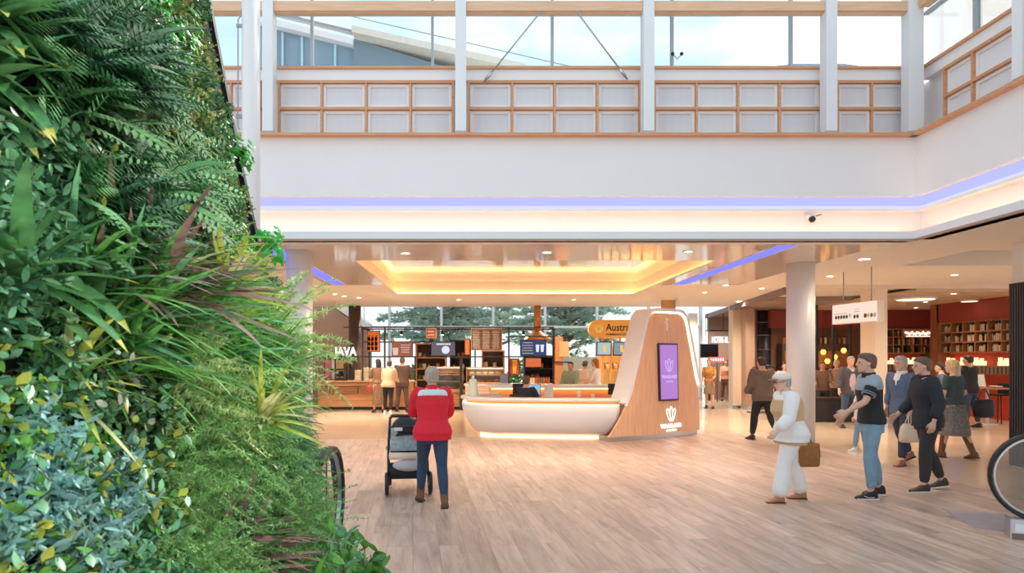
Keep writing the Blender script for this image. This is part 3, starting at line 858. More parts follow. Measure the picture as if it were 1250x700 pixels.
rnd = random.Random(4)
for k in range(9):
    x, z = (.12 + .27*(k % 3))*w, (.08 + .22*(k//3))*h
    b.loft([[Vector((x + rr*math.cos(a), -.008, z + zz)) for a in (0, 2.1, 4.2)] for rr, zz in ((.05, 0), (.06, .12))], True, False)
    b.tube([(x, -.006, z + .1), (x + rnd.uniform(-.05, .05), -.006, z + .19)], .02, 5)
b.build('printed_cups', mat('poster_brown', (110, 52, 30), .6), tp)
tp, w, h = board('board', 'brown board with pale blue lettering and a drink picture above the queue', 'sign', 478, 504, 417, 436, Yb_, mat('brown_board', (146, 92, 72), .55))
b = MB(); bars_text(b, lambda a, c: Vector((.3 + a*.5, -.01, .12 + c*.6)), w, h, 4, 3, .8, .45); b.build('lettering', mat('pale_blue_print', (206, 214, 236), .6), tp)
b = MB(); b.prism([(.06, .06), (.2, .06), (.23, .3), (.03, .3)], lambda a, c, t_: Vector((a, t_, c)), -.012, -.004); b.build('printed_cup', mat('pale_blue_print', (206, 214, 236), .6), tp)
tp, w, h = board('poster', 'small framed poster hung top middle between the two trees', 'poster', 520, 533, 401, 413, Yb_ - .08, mat('rust_poster', (176, 96, 62), .6, var=.3), mat('pale_timber_frame', (214, 176, 140), .5), 8, 2, PALE)
tp, w, h = board('menu_screen', 'grey menu screen with a white disc above the red coat', 'screen', 526, 556, 417, 435, Yb_, lamp('grey_screen', (112, 108, 112), .7), DARK)
b = MB(); b.ell((w*.6, -.008, h*.42), (.13, .004, .13), 24, 8); b.build('printed_disc', lamp('screen_disc', (214, 214, 244), .95), tp)
b = MB(); bars_text(b, lambda a, c: Vector((w*.2 + a*.62, -.01, h*.74 + c*.14)), w, h, 1, 5, .95, .8); b.build('lettering', lamp('screen_white', (225, 225, 230), .9), tp)
tp, w, h = board('menu_board', 'large wooden menu board covered in pale lettering, centre of the stalls', 'menu board', 575, 613, 401.5, 428, Yb_, mat('menu_brown', (110, 74, 52), .6, var=.06), mat('pale_timber_frame', (214, 176, 140), .5))
b = MB()
for c0, sd in ((.05, 1), (.36, 2), (.68, 3)):
    bars_text(b, lambda a, c, c0=c0: Vector((w*c0 + a*.27, -.01, .05 + c*.85)), w, h, 11, sd, .8, .34)
b.build('lettering', PALE, tp)
tp, w, h = board('menu_screen', 'dark blue menu screen with two pale cups, in front of the dark stall', 'screen', 635, 667, 415, 435, Yb_, lamp('blue_screen', (62, 78, 118), .75), DARK)
b = MB()
for q in (.66, .84):
    b.prism([(w*q - .04, h*.25), (w*q + .04, h*.25), (w*q + .06, h*.7), (w*q - .06, h*.7)], lambda a, c, t_: Vector((a, t_, c)), -.012, -.004)
b.build('printed_cup', lamp('screen_disc', (214, 214, 244), .95), tp)
b = MB(); bars_text(b, lambda a, c: Vector((.06 + a*.45, -.01, .05 + c*.8)), w, h, 5, 6, .9, .35); b.build('lettering', lamp('screen_tan', (196, 176, 150), .8), tp)
tp, w, h = board('poster', 'orange lantern poster beside the brown menu board', 'poster', 567, 574, 414, 434, Yb_ + .1, mat('amber_poster', (214, 120, 62), .6, var=.4, scale=9))
tp, w, h = board('poster', 'red and yellow poster hanging below the frame left of the dark stall', 'poster', 622, 634, 438, 458, Yb_ + .3, mat('red_poster', (196, 62, 56), .6, var=.1))
b = MB(); b.prism([(.1, .05), (.22, .05), (.24, .5), (.1, .5)], lambda a, c, t_: Vector((a, t_, c)), -.012, -.004); b.build('printed_stripe', mat('poster_yellow', (236, 196, 70), .6), tp)

# --- back shelving of the stalls
def cabinet(name, label, px0, px1, py0, Y, d, m, inner, shelves):
    x0, x1, z1 = kx(px0, Y), kx(px1, Y), kz(py0, Y); w = x1 - x0
    t = thing(name, label, 'shelf unit', (x0, Y, 0))
    b = MB(); b.box((0, d - .04, 0), (w, d, z1)); b.build('back_panel', inner, t)
    for q in (0, w - .05):
        b = MB(); b.box((q, 0, 0), (q + .05, d - .04, z1)); b.build('side_panel', m, t)
    for z in shelves + [z1 - .05]:
        b = MB(); b.box((.05, .01, z), (w - .05, d - .04, z + .04)); b.build('shelf', m, t)
    return t, x0, w
BROWN = mat('dark_brown_laminate', (74, 52, 42), .5, var=.06)
OAK2 = mat('stall_oak', (206, 154, 106), .5, var=.05)
UNITS = [cabinet('shelf_unit', 'brown shelf unit with jars behind the bakery counter', 507, 545, 419, 24.3, .5, OAK2, BROWN, [.1, .9, 1.3, 1.7]),
         cabinet('shelf_unit', 'dark tall shelf unit right of the grey menu screen', 549, 575, 415, 24.4, .5, BROWN, DARK, [.1, .9, 1.3, 1.7]),
         cabinet('shelf_unit', 'dark shelf unit below the wooden menu board', 588, 616, 428, 24.2, .5, OAK2, BROWN, [.1, .9, 1.35]),
         cabinet('shelf_unit', 'black kitchen unit with bottles in the dark stall', 640, 676, 434, 24.0, .6, DARK, DARK, [.1, .9, 1.3])]
def jar(name, label, loc, r, h, m, lidm, group, cat='jar'):
    t = thing(name, label, cat, loc, 0, group)
    b = MB(); b.lathe([(r*.9, 0), (r, .01), (r, h*.75), (r*.6, h*.85)], n=10); b.build('body', m, t)
    b = MB(); b.lathe([(r*.65, h*.85), (r*.65, h)], n=10); b.build('lid', lidm, t)
    return t
JM = [mat('amber_glass', (186, 112, 50), .2), mat('cream_ceramic', (232, 214, 186), .4), mat('red_tin', (186, 70, 48), .4), mat('green_glass', (96, 122, 84), .2)]
protos = [jar('storage_jar', 'x', (0, 0, -5), .07, .2, m, BROWN, 'jars on the stall shelves') for m in JM]
used = set()
def place(proto, loc, label, group, scale=1.0):
    if proto.name in used: o = copy_tree(proto, loc, None, label, group, scale)
    else:
        o = proto; o.location = loc; o['label'] = label; o['group'] = group; used.add(proto.name)
        o.scale = (scale,)*3
    return o
rnd = random.Random(11)
kinds = ['amber', 'cream', 'red', 'green']
names_u = ['on the oak shelves behind the bakery counter', 'on the tall dark shelves', 'on the shelves below the menu board', 'on the black kitchen unit']
for ui, (u, x0, w) in enumerate(UNITS):
    zs = [.94, 1.34, 1.74] if ui < 2 else [.94, 1.39] if ui == 2 else [.94, 1.34]
    for z in zs:
        n = int((w - .24)/.16)
        for k in range(n):
            if rnd.random() < .2: continue
            q = rnd.randrange(4)
            place(protos[q], (x0 + .145 + .16*k, u.location.y + .2, z + .001), '%s storage jar %s' % (kinds[q], names_u[ui]), '%s jars %s' % (kinds[q], names_u[ui]), rnd.uniform(.8, 1.15))

# --- glass cases
def glass_case(name, label, px0, px1, Y, z0, z1, d, shelves):
    x0, x1 = kx(px0, Y), kx(px1, Y); w = x1 - x0
    t = thing(name, label, 'display case', (x0, Y, z0))
    h = z1 - z0
    b = MB(); b.box((0, 0, 0), (w, d, .06), .005); b.build('base', OAK2, t)
    b = MB(); b.box((0, .02, h - .03), (w, d, h), .005); b.build('top', OAK2, t)
    b = MB(); b.box((.01, .005, .06), (w - .01, .012, h - .03)); b.build('front_glass', GLASS, t)
    for z in shelves:
        b = MB(); b.box((.02, .02, z), (w - .02, d - .05, z + .02)); b.build('shelf', mat('pale_shelf', (236, 220, 200), .4), t)
    b = MB(); b.box((0, d - .03, .06), (w, d, h - .03)); b.build('back_panel', mat('cream_back', (226, 200, 170), .5), t)
    for q in (0, w - .03):
        b = MB(); b.box((q, .015, .06), (q + .03, d - .03, h - .03)); b.build('side_frame', OAK2, t)
    b = MB(); b.box((.05, .1, h - .045), (w - .05, .16, h - .035)); b.build('case_light', lamp('case_led', (255, 214, 160), 6.0), t)
    return t, x0, w, d
C1 = glass_case('bakery_case', 'glass bakery case with loaves on the counter behind the red coat', 531, 565, 22.62, .622, 1.42, .6, [.30, .52])
C2 = glass_case('pastry_case', 'pale glass pastry case left of the receptionist, below the menu board', 569, 616, 22.25, .862, 1.40, .6, [.28])
def bun(name, label, m, cat, rx, ry, rz, group):
    b = MB(); n = 12
    rings = []
    for j in range(7):
        t_ = j/6; rr = math.sin(PI*(.12 + .76*t_))**.6
        rings.append([Vector((rx*(2*t_ - 1), ry*rr*math.cos(2*PI*i/n), max(0, rz + rz*rr*math.sin(2*PI*i/n)))) for i in range(n)])
    b.loft(rings)
    o = b.build(name, m)
    return tag(o, label, cat, group)
LOAF = [bun('bread_loaf', 'x', mat('brown_crust', (176, 112, 58), .7, var=.2), 'bread', .14, .06, .045, 'g'), bun('bread_roll', 'x', mat('golden_crust', (214, 152, 76), .65, var=.2), 'bread', .07, .055, .04, 'g'), bun('cream_cake', 'x', mat('cream_icing', (240, 220, 190), .5, var=.1), 'cake', .08, .07, .045, 'g')]
seen_b = set()
def put_bun(k, loc, label, group):
    p = LOAF[k]
    if k in seen_b: o = p.copy(); COL.objects.link(o)
    else: o = p; seen_b.add(k)
    o.location = loc; o['label'] = label; o['group'] = group
for (t, x0, w, d), zs, nm in ((C1, [.062, .322, .542], 'glass bakery case'), (C2, [.062, .302], 'pale pastry case')):
    for z in zs:
        x = x0 + .2
        while x < x0 + w - .19:
            k = rnd.choice([0, 1, 1]) if nm == 'glass bakery case' else rnd.choice([1, 2, 2])
            put_bun(k, (x, t.location.y + .2, t.location.z + z), '%s lying in the %s' % (['long brown loaf', 'round golden roll', 'pale cream cake'][k], nm), '%s in the %s' % (['loaves', 'rolls', 'cakes'][k], nm))
            x += [.33, .19, .21][k]

# --- machines and boxes on the wooden counter
CT = .967
for px, lb in ((421.5, 'black coffee grinder nearest the brown column on the wooden counter'), (428, 'black coffee grinder right of its twin on the wooden counter'), (413.5, 'squat black till at the plant end of the wooden counter')):
    t = thing('coffee_grinder' if px > 420 else 'till', lb, 'coffee grinder' if px > 420 else 'till', (kx(px), 22.75, CT))
    if px > 420:
        b = MB(); b.box((-.06, -.09, 0), (.06, .09, .05), .01); b.box((-.055, -.07, .05), (.055, .08, .38), .02); b.build('body', DARK, t)
        b = MB(); b.lathe([(.045, .38), (.08, .56), (.085, .57)], (0, 0, 0), 14); b.build('hopper', mat('smoked_plastic', (74, 62, 54), .2), t)
    else:
        b = MB(); b.box((-.12, -.12, 0), (.12, .12, .08), .01); b.build('body', DARK, t)
        b = MB(); b.obox((0, -.02, .22), (1, 0, 0), (0, .9, .4), (0, -.4, .9), (.26, .02, .2)); b.bar((0, 0, .08), (0, 0, .2), .04); b.build('display', DARK, t)
t = thing('espresso_machine', 'brushed steel espresso machine at the back of the wooden counter', 'espresso machine', (kx(486), 22.95, CT))
b = MB(); b.box((-.32, -.18, 0), (.32, .2, .1), .02); b.box((-.32, .02, .1), (.32, .2, .36), .02); b.box((-.34, -.18, .34), (.34, .2, .46), .03); b.build('body', CHROME, t)
for q in (-.18, 0, .18):
    b = MB(); b.cyl((q, -.08, .34), (q, -.08, .27), .035); b.bar((q, -.08, .28), (q, -.26, .27), .025); b.build('group_head', DARK, t)
CREAM = mat('cream_patterned_card', (226, 206, 176), .7, var=.3, scale=14)
for k, (px, w, h) in enumerate(((436, .2, .34), (445, .22, .42), (454, .21, .40), (462.5, .19, .28))):
    t = thing('gift_box', 'cream patterned box, %s along the wooden counter from the brown column' % ['first', 'second', 'third', 'fourth'][k], 'box', (kx(px), 22.82, CT), 0, 'cream boxes on the wooden counter')
    b = MB(); b.box((-w/2, -.1, 0), (w/2, .1, h), .006); b.build('box_body', CREAM, t)
    b = MB(); b.box((-w/2 - .004, -.104, h*.62), (w/2 + .004, .104, h*.66)); b.build('ribbon', mat('tan_ribbon', (176, 130, 88), .6), t)
rnd = random.Random(9)
for k in range(11):
    q = rnd.randrange(4)
    x = kx(639 + 3.1*k, 22.6)
    t = copy_tree(protos[q], (x, 22.62, .8625), None, '%s sauce bottle on the pale counter before the dark stall' % kinds[q], '%s sauce bottles on the pale counter' % kinds[q], (.55, .55, 1.15))
    t.name = 'sauce_bottle'; t['category'] = 'bottle'
tp, w, h = board('poster', 'fiery orange picture panel inside the dark stall', 'poster', 641, 661, 437, 449, 23.9, lamp('fiery_picture', (232, 120, 72), .7))

# --- copper hood
COPPER = mat('warm_copper', (214, 146, 84), .3, .7, var=.05)
t = thing('extractor_hood', 'copper extractor hood on a straight pipe from the ceiling, above the blue menu screen', 'extractor hood', (kx(656, 23.4), 23.4, 0))
b = MB(); b.lathe([(.12, 2.62), (.12, 3.498)], n=24); b.build('pipe', COPPER, t)
b = MB(); b.lathe([(.46, 2.30), (.46, 2.36), (.40, 2.45), (.26, 2.53), (.14, 2.62), (.12, 2.64)], n=32); b.build('bell', COPPER, t)

# --- lantern pillar beside it
t = thing('sign_pillar', 'wood pillar coloured by orange light with a tan sign box, right of the dark stall', 'pillar', (kx(682, 22.3), 22.3, 0))
b = MB(); b.box((-.13, -.1, 0), (.13, .1, 2.4), .01); b.build('pillar', mat('orange_lit_wood', (196, 132, 82), .5, var=.1), t)  # amber tone is orange light put into the wood colour
b = MB(); b.box((.0, -.14, 1.75), (.32, -.10, 2.25), .006); b.build('sign_box', mat('tan_sign', (222, 168, 118), .6), t)
b = MB(); b.box((-.13, -.16, 1.55), (.36, .1, 1.6)); b.build('ledge', BROWN, t)

# --- ice cream kiosk with the rounded sign
Ya = 20.6
t = thing('ice_cream_kiosk', 'ice cream kiosk with amber rounded sign half hidden by the white tower', 'kiosk', (kx(755, Ya), Ya, 0))
ox = t.location.x
AMB = mat('amber_sign_board', (244, 186, 96), .5, var=.04)
x0, x1, z0, z1 = kx(718, Ya) - ox, kx(812, Ya) - ox, kz(413, Ya), kz(391, Ya)
hh = (z1 - z0)/2; zc = (z0 + z1)/2
poly = [(x0 + hh + hh*math.cos(a), zc + hh*math.sin(a)) for a in [PI/2 + PI*k/14 for k in range(15)]] + [(x1, z0), (x1, z1)]
b = MB(); b.prism(poly, lambda a, c, q: Vector((a, q, c)), -.08, .08); sg = b.build('sign_board', AMB, t)
def flower(cx, cz):
    f_ = MB()
    for k in range(6):
        a = k*PI/3; f_.ell((cx + .085*math.cos(a), -.085, cz + .085*math.sin(a)), (.06, .006, .06), 10, 6)
    return f_.build('emblem', mat('pale_yellow_print', (250, 222, 130), .5), sg)
flower(x0 + hh + .02, zc)
text_obj('lettering', 'Australian', .30, mat('dark_print', (52, 44, 40), .5), sg, facing((kx(739, Ya) - ox, -.085, zc - .05)), .004, 'LEFT', .004, .88)
text_obj('lettering', 'HOMEMADE ICE CREAM', .075, mat('dark_print', (52, 44, 40), .5), sg, facing((kx(739, Ya) - ox, -.085, zc - .19)), .004, 'LEFT', .001, 1.1)
for a, c, nm in ((728, 746, 0), (748, 768, 1)):
    b = MB(); xa, xb = kx(a, Ya) - ox, kx(c, Ya) - ox
    b.obox(((xa + xb)/2, -.02, kz(426, Ya)), (1, 0, 0), (0, 1, .12), (0, -.12, 1), (xb - xa, .05, .42)); s_ = b.build('menu_screen', DARK, t)
    b = MB(); b.obox(((xa + xb)/2, -.052, kz(426, Ya) + .003), (1, 0, 0), (0, 1, .12), (0, -.12, 1), (xb - xa - .05, .01, .36)); b.build('display', lamp('kiosk_screen_%d' % nm, ((168, 186, 196), (128, 146, 160))[nm], .9), s_)
    b = MB(); b.box(((xa + xb)/2 - .03, -.07, kz(430, Ya)), ((xa + xb)/2 + .05, -.06, kz(421, Ya))); b.build('printed_cone', lamp('screen_gold', (236, 184, 70), 1.0), s_)
GOLD = mat('golden_lit_bars', (238, 186, 104), .5, var=.04)  # golden light of the upright bars put into this colour
for px in (736, 746, 757, 770, 784, 800):
    b = MB(); x = kx(px, Ya) - ox; b.box((x - .03, .0, 0), (x + .03, .08, z0)); b.build('post', GOLD, t)
b = MB(); b.box((kx(733, Ya) - ox, .5, .9), (kx(812, Ya) - ox, .56, 2.2)); b.build('back_panel', mat('gold_back', (240, 204, 140), .5), t)
b = MB(); b.box((kx(733, Ya) - ox, .3, 2.18), (kx(812, Ya) - ox, .36, 2.21)); b.build('kiosk_light', lamp('kiosk_led', (255, 206, 120), 10.0), t)
b = MB(); b.box((kx(690, Ya) - ox, -.3, 0), (kx(812, Ya) - ox, .3, .9), .02); b.build('counter', SOLID, t)
b = MB(); b.box((kx(734, Ya) - ox, .1, 1.35), (kx(806, Ya) - ox, .45, 1.38)); b.build('shelf', GOLD, t)
for k in range(6):
    p = copy_tree(protos[k % 2], (kx(739 + 5*k, Ya), Ya + .28, 1.383), None, '%s topping jar on the golden kiosk shelf' % kinds[k % 2], '%s topping jars in the kiosk' % kinds[k % 2], .9)
    p.name = 'topping_jar'

# --- the glazed end of the arcade and the sloping stair beyond the brown column
mb = MB(); mb.box((-10, 28.3, 0), (9.4, 28.32, 8))
o = structure('window_3', mb, GLASS)
f_ = MB(); GW = mat('white_window_frame', (236, 238, 240), .5)
x = -10.0
while x < 9.4:
    f_.box((x - .05, 28.22, 0), (x + .05, 28.4, 8)); x += 2.15
for z in (.0, 2.95, 5.5, 7.9): f_.box((-10, 28.24, z), (9.4, 28.38, z + .09))
f_.build('window_frame', GW, o)
mb = MB(); mb.box((2.6, 27.2, 0), (5.6, 27.35, 1.75)); structure('trim_%d' % NT[0], mb, mat('pale_sage_wall', (222, 224, 212), .6)); NT[0] += 1
Ys = 26.0
P_ = lambda px, py: (kx(px, Ys), kz(py, Ys))
st = thing('staircase', 'brown underside of a staircase with a white sloping string, left of the brown column', 'stairs', (kx(400, Ys), Ys, 0)); ox = st.location.x
b = MB(); b.prism([(a - ox, c) for a, c in (P_(330, 492), P_(330, 340), P_(384, 360), P_(447, 404), P_(447, 492))], lambda a, c, q: Vector((a, q, c)), .1, 1.4); b.build('soffit', mat('brown_soffit', (176, 140, 118), .7, var=.05), st)
b = MB(); b.prism([(a - ox, c) for a, c in (P_(376, 353), P_(447, 402), P_(447, 394), P_(376, 342))], lambda a, c, q: Vector((a, q, c)), 0, 1.5); b.build('string', WHITE, st)
for f0 in (0, .5, 1.0):
    pa = P_(384 + 60*f0, 352 + 42*f0)
    b = MB(); b.bar((pa[0] - ox, .05, pa[1]), (pa[0] - ox, .05, pa[1] + .9), .03); b.build('baluster', CHROME, st)
b = MB(); b.bar((P_(384, 352)[0] - ox, .05, P_(384, 352)[1] + .9), (P_(444, 394)[0] - ox, .05, P_(444, 394)[1] + .9), .05); b.build('handrail', CHROME, st)
t = thing('magazine_rack', 'rack of pink and white magazines behind the plant end of the wooden counter', 'magazine rack', (kx(408, 23.6), 23.6, 0))
b = MB(); b.box((-.36, .05, 0), (.36, .12, 1.72)); b.build('back_panel', BROWN, t)
for k in range(6):
    m_ = (mat('pink_print', (222, 128, 150), .6), mat('white_paper', (240, 238, 234), .7), mat('yellow_print', (232, 196, 110), .6))[k % 3]
    b = MB(); b.box((-.32 + .22*(k % 3), .02, .98 + .36*(k//3)), (-.12 + .22*(k % 3), .045, 1.28 + .36*(k//3))); b.build('magazine', m_, t)

# --- trees and lawn outside
mb = MB(); mb.box((-60, 29.0, -.3), (60, 120, -.02)); structure('ground', mb, mat('pale_paving', (206, 202, 192), .9, var=.15, scale=1.5))
NEEDLE = [leaf_mat('cedar_needles_%s' % n_, c, .7, .05) for n_, c in (('grey', (182, 204, 192)), ('blue', (156, 188, 180)), ('green', (166, 188, 158)))]
BARK = mat('grey_brown_bark', (104, 92, 84), .9, var=.2, scale=8)
def cedar(label, x, y, h, r, seed, lean, zlow, branches):
    rnd = random.Random(seed)
    t = thing('cedar_tree', label, 'tree', (x, y, -.02))
    b = MB()
    trunk = [Vector((lean*(k/6)**1.3 + rnd.uniform(-.05, .05), rnd.uniform(-.05, .05), h*k/6)) for k in range(7)]
    b.tube(trunk, [.26 - .03*k for k in range(7)], 10)
    fo = [MB(), MB(), MB()]
    for k in range(branches):
        f_ = k/branches; z = zlow + (h - zlow)*f_**.9
        base = Vector((lean*(z/h)**1.3, 0, z)); a = k*2.399 + rnd.uniform(-.3, .3)
        L_ = r*(1 - .62*f_)*rnd.uniform(.75, 1.1); up = rnd.uniform(.02, .3)
        pts = [base + Vector((math.cos(a)*L_*q, math.sin(a)*L_*q, L_*(up*q + .12*math.sin(q*PI)))) for q in (0, .25, .5, .75, 1.0)]
        b.tube(pts, [.085, .06, .045, .03, .012], 6)
        for s_ in range(int(34*L_/r) + 8):
            q = rnd.uniform(.18, 1.04); i = min(3, int(q*4)); c = pts[i].lerp(pts[i+1], min(1.1, q*4 - i))
            side = Vector((-math.sin(a), math.cos(a), 0))*rnd.uniform(-1, 1)*L_*.30*(1.1 - .6*q)
            c = c + side + Vector((0, 0, rnd.uniform(-.10, .14)))
            m_ = fo[rnd.randrange(3)]
            sz = rnd.uniform(.20, .36)
            for e in range(9):
                d = Vector((rnd.gauss(0, 1), rnd.gauss(0, 1), rnd.gauss(.15, .3))).normalized()*sz
                n_ = d.cross(Vector((rnd.gauss(0, 1), rnd.gauss(0, 1), rnd.gauss(0, 1)))).normalized()*sz*.16
                p0 = c + d*.1
                m_.add([p0 - n_*.4, c + d*.6 - n_, c + d, c + d*.6 + n_, p0 + n_*.4], [(0, 1, 2, 3, 4)])
    b.build('trunk', BARK, t)
    al = MB()
    for i, m_ in enumerate(fo):
        al.mi = i; al.add(m_.v, m_.f)
    al.build('foliage', NEEDLE, t, fix=False)
    return t
cedar('blue-green cedar outside the end glazing, left of the copper pipe', -1.9, 31.6, 6.4, 3.3, 3, .9, 1.9, 48)
cedar('blue-green cedar outside the end glazing, between the copper pipe and the rounded sign', 4.0, 31.8, 6.6, 3.0, 7, .7, 2.0, 46)
cedar('smaller cedar behind the other two, seen above the wooden menu board', 1.3, 36.5, 6.8, 2.9, 12, -.3, 2.4, 30)
def bush(label, x, y, r, h, cols, seed):
    rnd = random.Random(seed)
    t = thing('bush', label, 'bush', (x, y, -.02)); b = MB()
    for k in range(520):
        d = Vector((rnd.gauss(0, 1), rnd.gauss(0, 1), abs(rnd.gauss(0, 1)))).normalized()
        c = Vector((d.x*r, d.y*r, d.z*h))*rnd.uniform(.7, 1)
        u = Vector((rnd.gauss(0, 1), rnd.gauss(0, 1), rnd.gauss(0, 1))).normalized()*.13; v = d.cross(u).normalized()*.07
        b.mi = rnd.randrange(len(cols)); b.add([c - u, c + v, c + u, c - v], [(0, 1, 2, 3)])
    b.build('foliage', cols, t, fix=False)
    b = MB(); b.tube([(0, 0, 0), (0, 0, h*.8)], [.06, .02], 6); b.build('stem', BARK, t)
LIME = [mat('lime_leaves', (160, 190, 84), .7, var=.15), mat('mid_green_leaves', (112, 152, 74), .7, var=.15)]
bush('sunlit lime green bush outside, seen below the second cedar', 4.5, 30.3, 1.0, 2.2, LIME, 5)
bush('green bush outside behind the dark stall', 2.2, 30.6, 1.0, 1.7, LIME[::-1], 6)
bush('green bush outside behind the queue at the wooden counter', -2.6, 30.0, .9, 1.5, LIME[::-1], 8)

# --- the slanted building seen through the high windows
Yr = 19.0
pr = lambda px, py: (kx(px, Yr), kz(py, Yr))
t = thing('neighbouring_roof', 'slanted glass roofed building with pale fascias outside the high windows', 'building', (kx(400, Yr), Yr, 4.5)); ox = t.location.x
GB = mat('blue_grey_cladding', (120, 142, 158), .25, var=.08, scale=.8, spec=.7)
put = lambda poly: [(a - ox, c - 4.5) for a, c in poly]
base = 0.0
b = MB(); b.prism(put([pr(430, 52), (pr(310, 24)), (pr(310, 24)[0], 4.5), (pr(430, 52)[0], 4.5)]), lambda a, c, q: Vector((a, q, c)), .3, 3.2); b.build('glazed_wing', GB, t)
b = MB(); b.prism(put([pr(570, 88), pr(431, 45), (pr(431, 45)[0], 4.5), (pr(570, 88)[0], 4.5)]), lambda a, c, q: Vector((a, q, c)), .1, 3.2); b.build('main_wing', mat('slate_cladding', (112, 130, 144), .3, var=.06, scale=.8, spec=.6), t)
b = MB(); b.prism(put([pr(640, 92), pr(432, 46), pr(432, 38), pr(640, 84)]), lambda a, c, q: Vector((a, q, c)), -.35, 3.4); b.build('fascia', mat('beige_fascia', (226, 214, 200), .6), t)
b = MB(); b.prism(put([pr(431, 54), pr(300, 22), pr(300, 15), pr(431, 47)]), lambda a, c, q: Vector((a, q, c)), .0, 3.4); b.build('roof_edge', WHITE, t)
b = MB(); b.prism(put([pr(441, 44), pr(300, 10), pr(300, 7), pr(441, 41)]), lambda a, c, q: Vector((a, q, c)), -.1, .1); b.build('gutter', mat('grey_conduit', (150, 150, 158), .4), t)
for px in (342, 366, 407):
    y = 24 + (px - 310)*.2333
    b = MB(); a0 = pr(px, y + 3); b.box((a0[0] - ox - .03, .22, 0), (a0[0] - ox + .03, .32, a0[1] - 4.5)); b.build('mullion', mat('pale_aqua_mullion', (176, 206, 214), .4), t)
b = MB(); b.bar((pr(394, 18)[0] - ox, -.3, pr(394, 18)[1] - 4.5), (pr(700, 88)[0] - ox, -.3, pr(700, 88)[1] - 4.5), .02); b.build('stay_cable', mat('grey_conduit', (150, 150, 158), .4), t)
t = thing('distant_roof', 'low grey roof dome outside the corner window', 'building', (kx(1005, 30), 30, 4.5))
b = MB(); b.loft([[Vector((q, yy, 0)) for q, yy in ((-2.6, 0), (2.6, 0), (2.6, 2), (-2.6, 2))], [Vector((q, yy, kz(82, 30) - 4.5)) for q, yy in ((-2.6, 0), (2.0, 0), (2.0, 2), (-2.6, 2))], [Vector((q, yy, kz(77.5, 30) - 4.5)) for q, yy in ((-1.2, 0), (.9, 0), (.9, 2), (-1.2, 2))]], True, False); b.build('roof', mat('grey_roof', (160, 170, 184), .5), t)
# ================================================================ track spots added to brighten the stalls
ADDED_AND_CAFE = []
def added_track_spot(x, y, z, label, zt):
    t = thing('added_track_spot', label, 'spotlight', (x, y, z), 0, 'added track spots')
    b = MB(); b.cyl((0, 0, zt - z), (0, 0, .06), .012, 8); b.build('stem', BLACK_STEEL, t)
    b = MB(); b.lathe([(.05, -.08), (.055, .05), (.03, .07)], n=14); b.build('lamp_head', BLACK_STEEL, t)
    b = MB(); b.lathe([(.042, -.083), (.042, -.079)], n=12); b.build('lens', DOWN, t)
    ADDED_AND_CAFE.append((x, y, z))
for px, nm in ((455, 'plant end of the wooden counter'), (490, 'queue at the wooden counter'), (540, 'grey menu screen'), (590, 'wooden menu board'), (639, 'dark stall')):
    added_track_spot(kx(px, 23.3), 23.3, 2.58, 'added black spot hung from the dark frame above the %s' % nm, 2.699)

# ================================================================ clothes shop on the right side of the arcade
A_, B_ = Vector((7.75, 16.9, 0)), Vector((9.75, 30.0, 0))
DIR = (B_ - A_).normalized(); OUT = Vector((DIR.y, -DIR.x, 0))     # OUT points into the shop
sp_ = lambda a, d, z: A_ + DIR*a + OUT*d + Vector((0, 0, z))
SHOPD = mat('shop_dark_taupe', (150, 126, 114), .6, var=.04)
mb = MB(); mb.prism([(.0, 3.34), (.12, 3.34), (.12, 3.5), (.0, 3.5)], lambda d, z, t: sp_(t, d, z), 0.3, 11.3); structure('trim_%d' % NT[0], mb, mat('shop_header', (120, 96, 96), .5)); NT[0] += 1
mb = MB(); mb.prism([(.12, 3.38), (7.2, 3.38), (7.2, 3.5), (.12, 3.5)], lambda d, z, t: sp_(t, d, z), 3.2, 11.3); structure('ceiling_1', mb, mat('shop_ceiling', (150, 128, 116), .7)); 
mb = MB(); mb.prism([(7.0, 0), (7.2, 0), (7.2, 3.5), (7.0, 3.5)], lambda d, z, t: sp_(t, d, z), 4.5, 11.3)
mb.prism([(.1, 0), (7.2, 0), (7.2, 3.5), (.1, 3.5)], lambda d, z, t: sp_(t, d, z), 11.1, 11.3); structure('wall_right_shop', mb, SHOPD)
def sq_pillar(label, px, Y, w, d, m, h=3.5, sub=None):
    t = thing('square_pillar', label, 'pillar', ((px - CX)/F*Y, Y, 0)); t['kind'] = 'structure'
    b = MB(); b.box((-w/2, 0, 0), (w/2, d, h), .01); b.build('shaft', m, t)
    b = MB(); b.box((-w/2 - .008, -.008, 0), (w/2 + .008, d + .008, .1)); b.build('plinth', CHROME, t)
    return t
CREAMP = mat('cream_pillar', (232, 212, 190), .5, var=.02)
sq_pillar('cream square pillar between the white shop letters and the dark tall column', 901.5, 23.2, .38, .4, CREAMP)
sq_pillar('narrow cream pillar at the far end of the arcade beside the tower', 847, 27.2, .3, .3, CREAMP)
sq_pillar('taupe square pillar beside the dark tall column', 916, 22.6, .3, .4, mat('taupe_pillar', (176, 146, 126), .6))
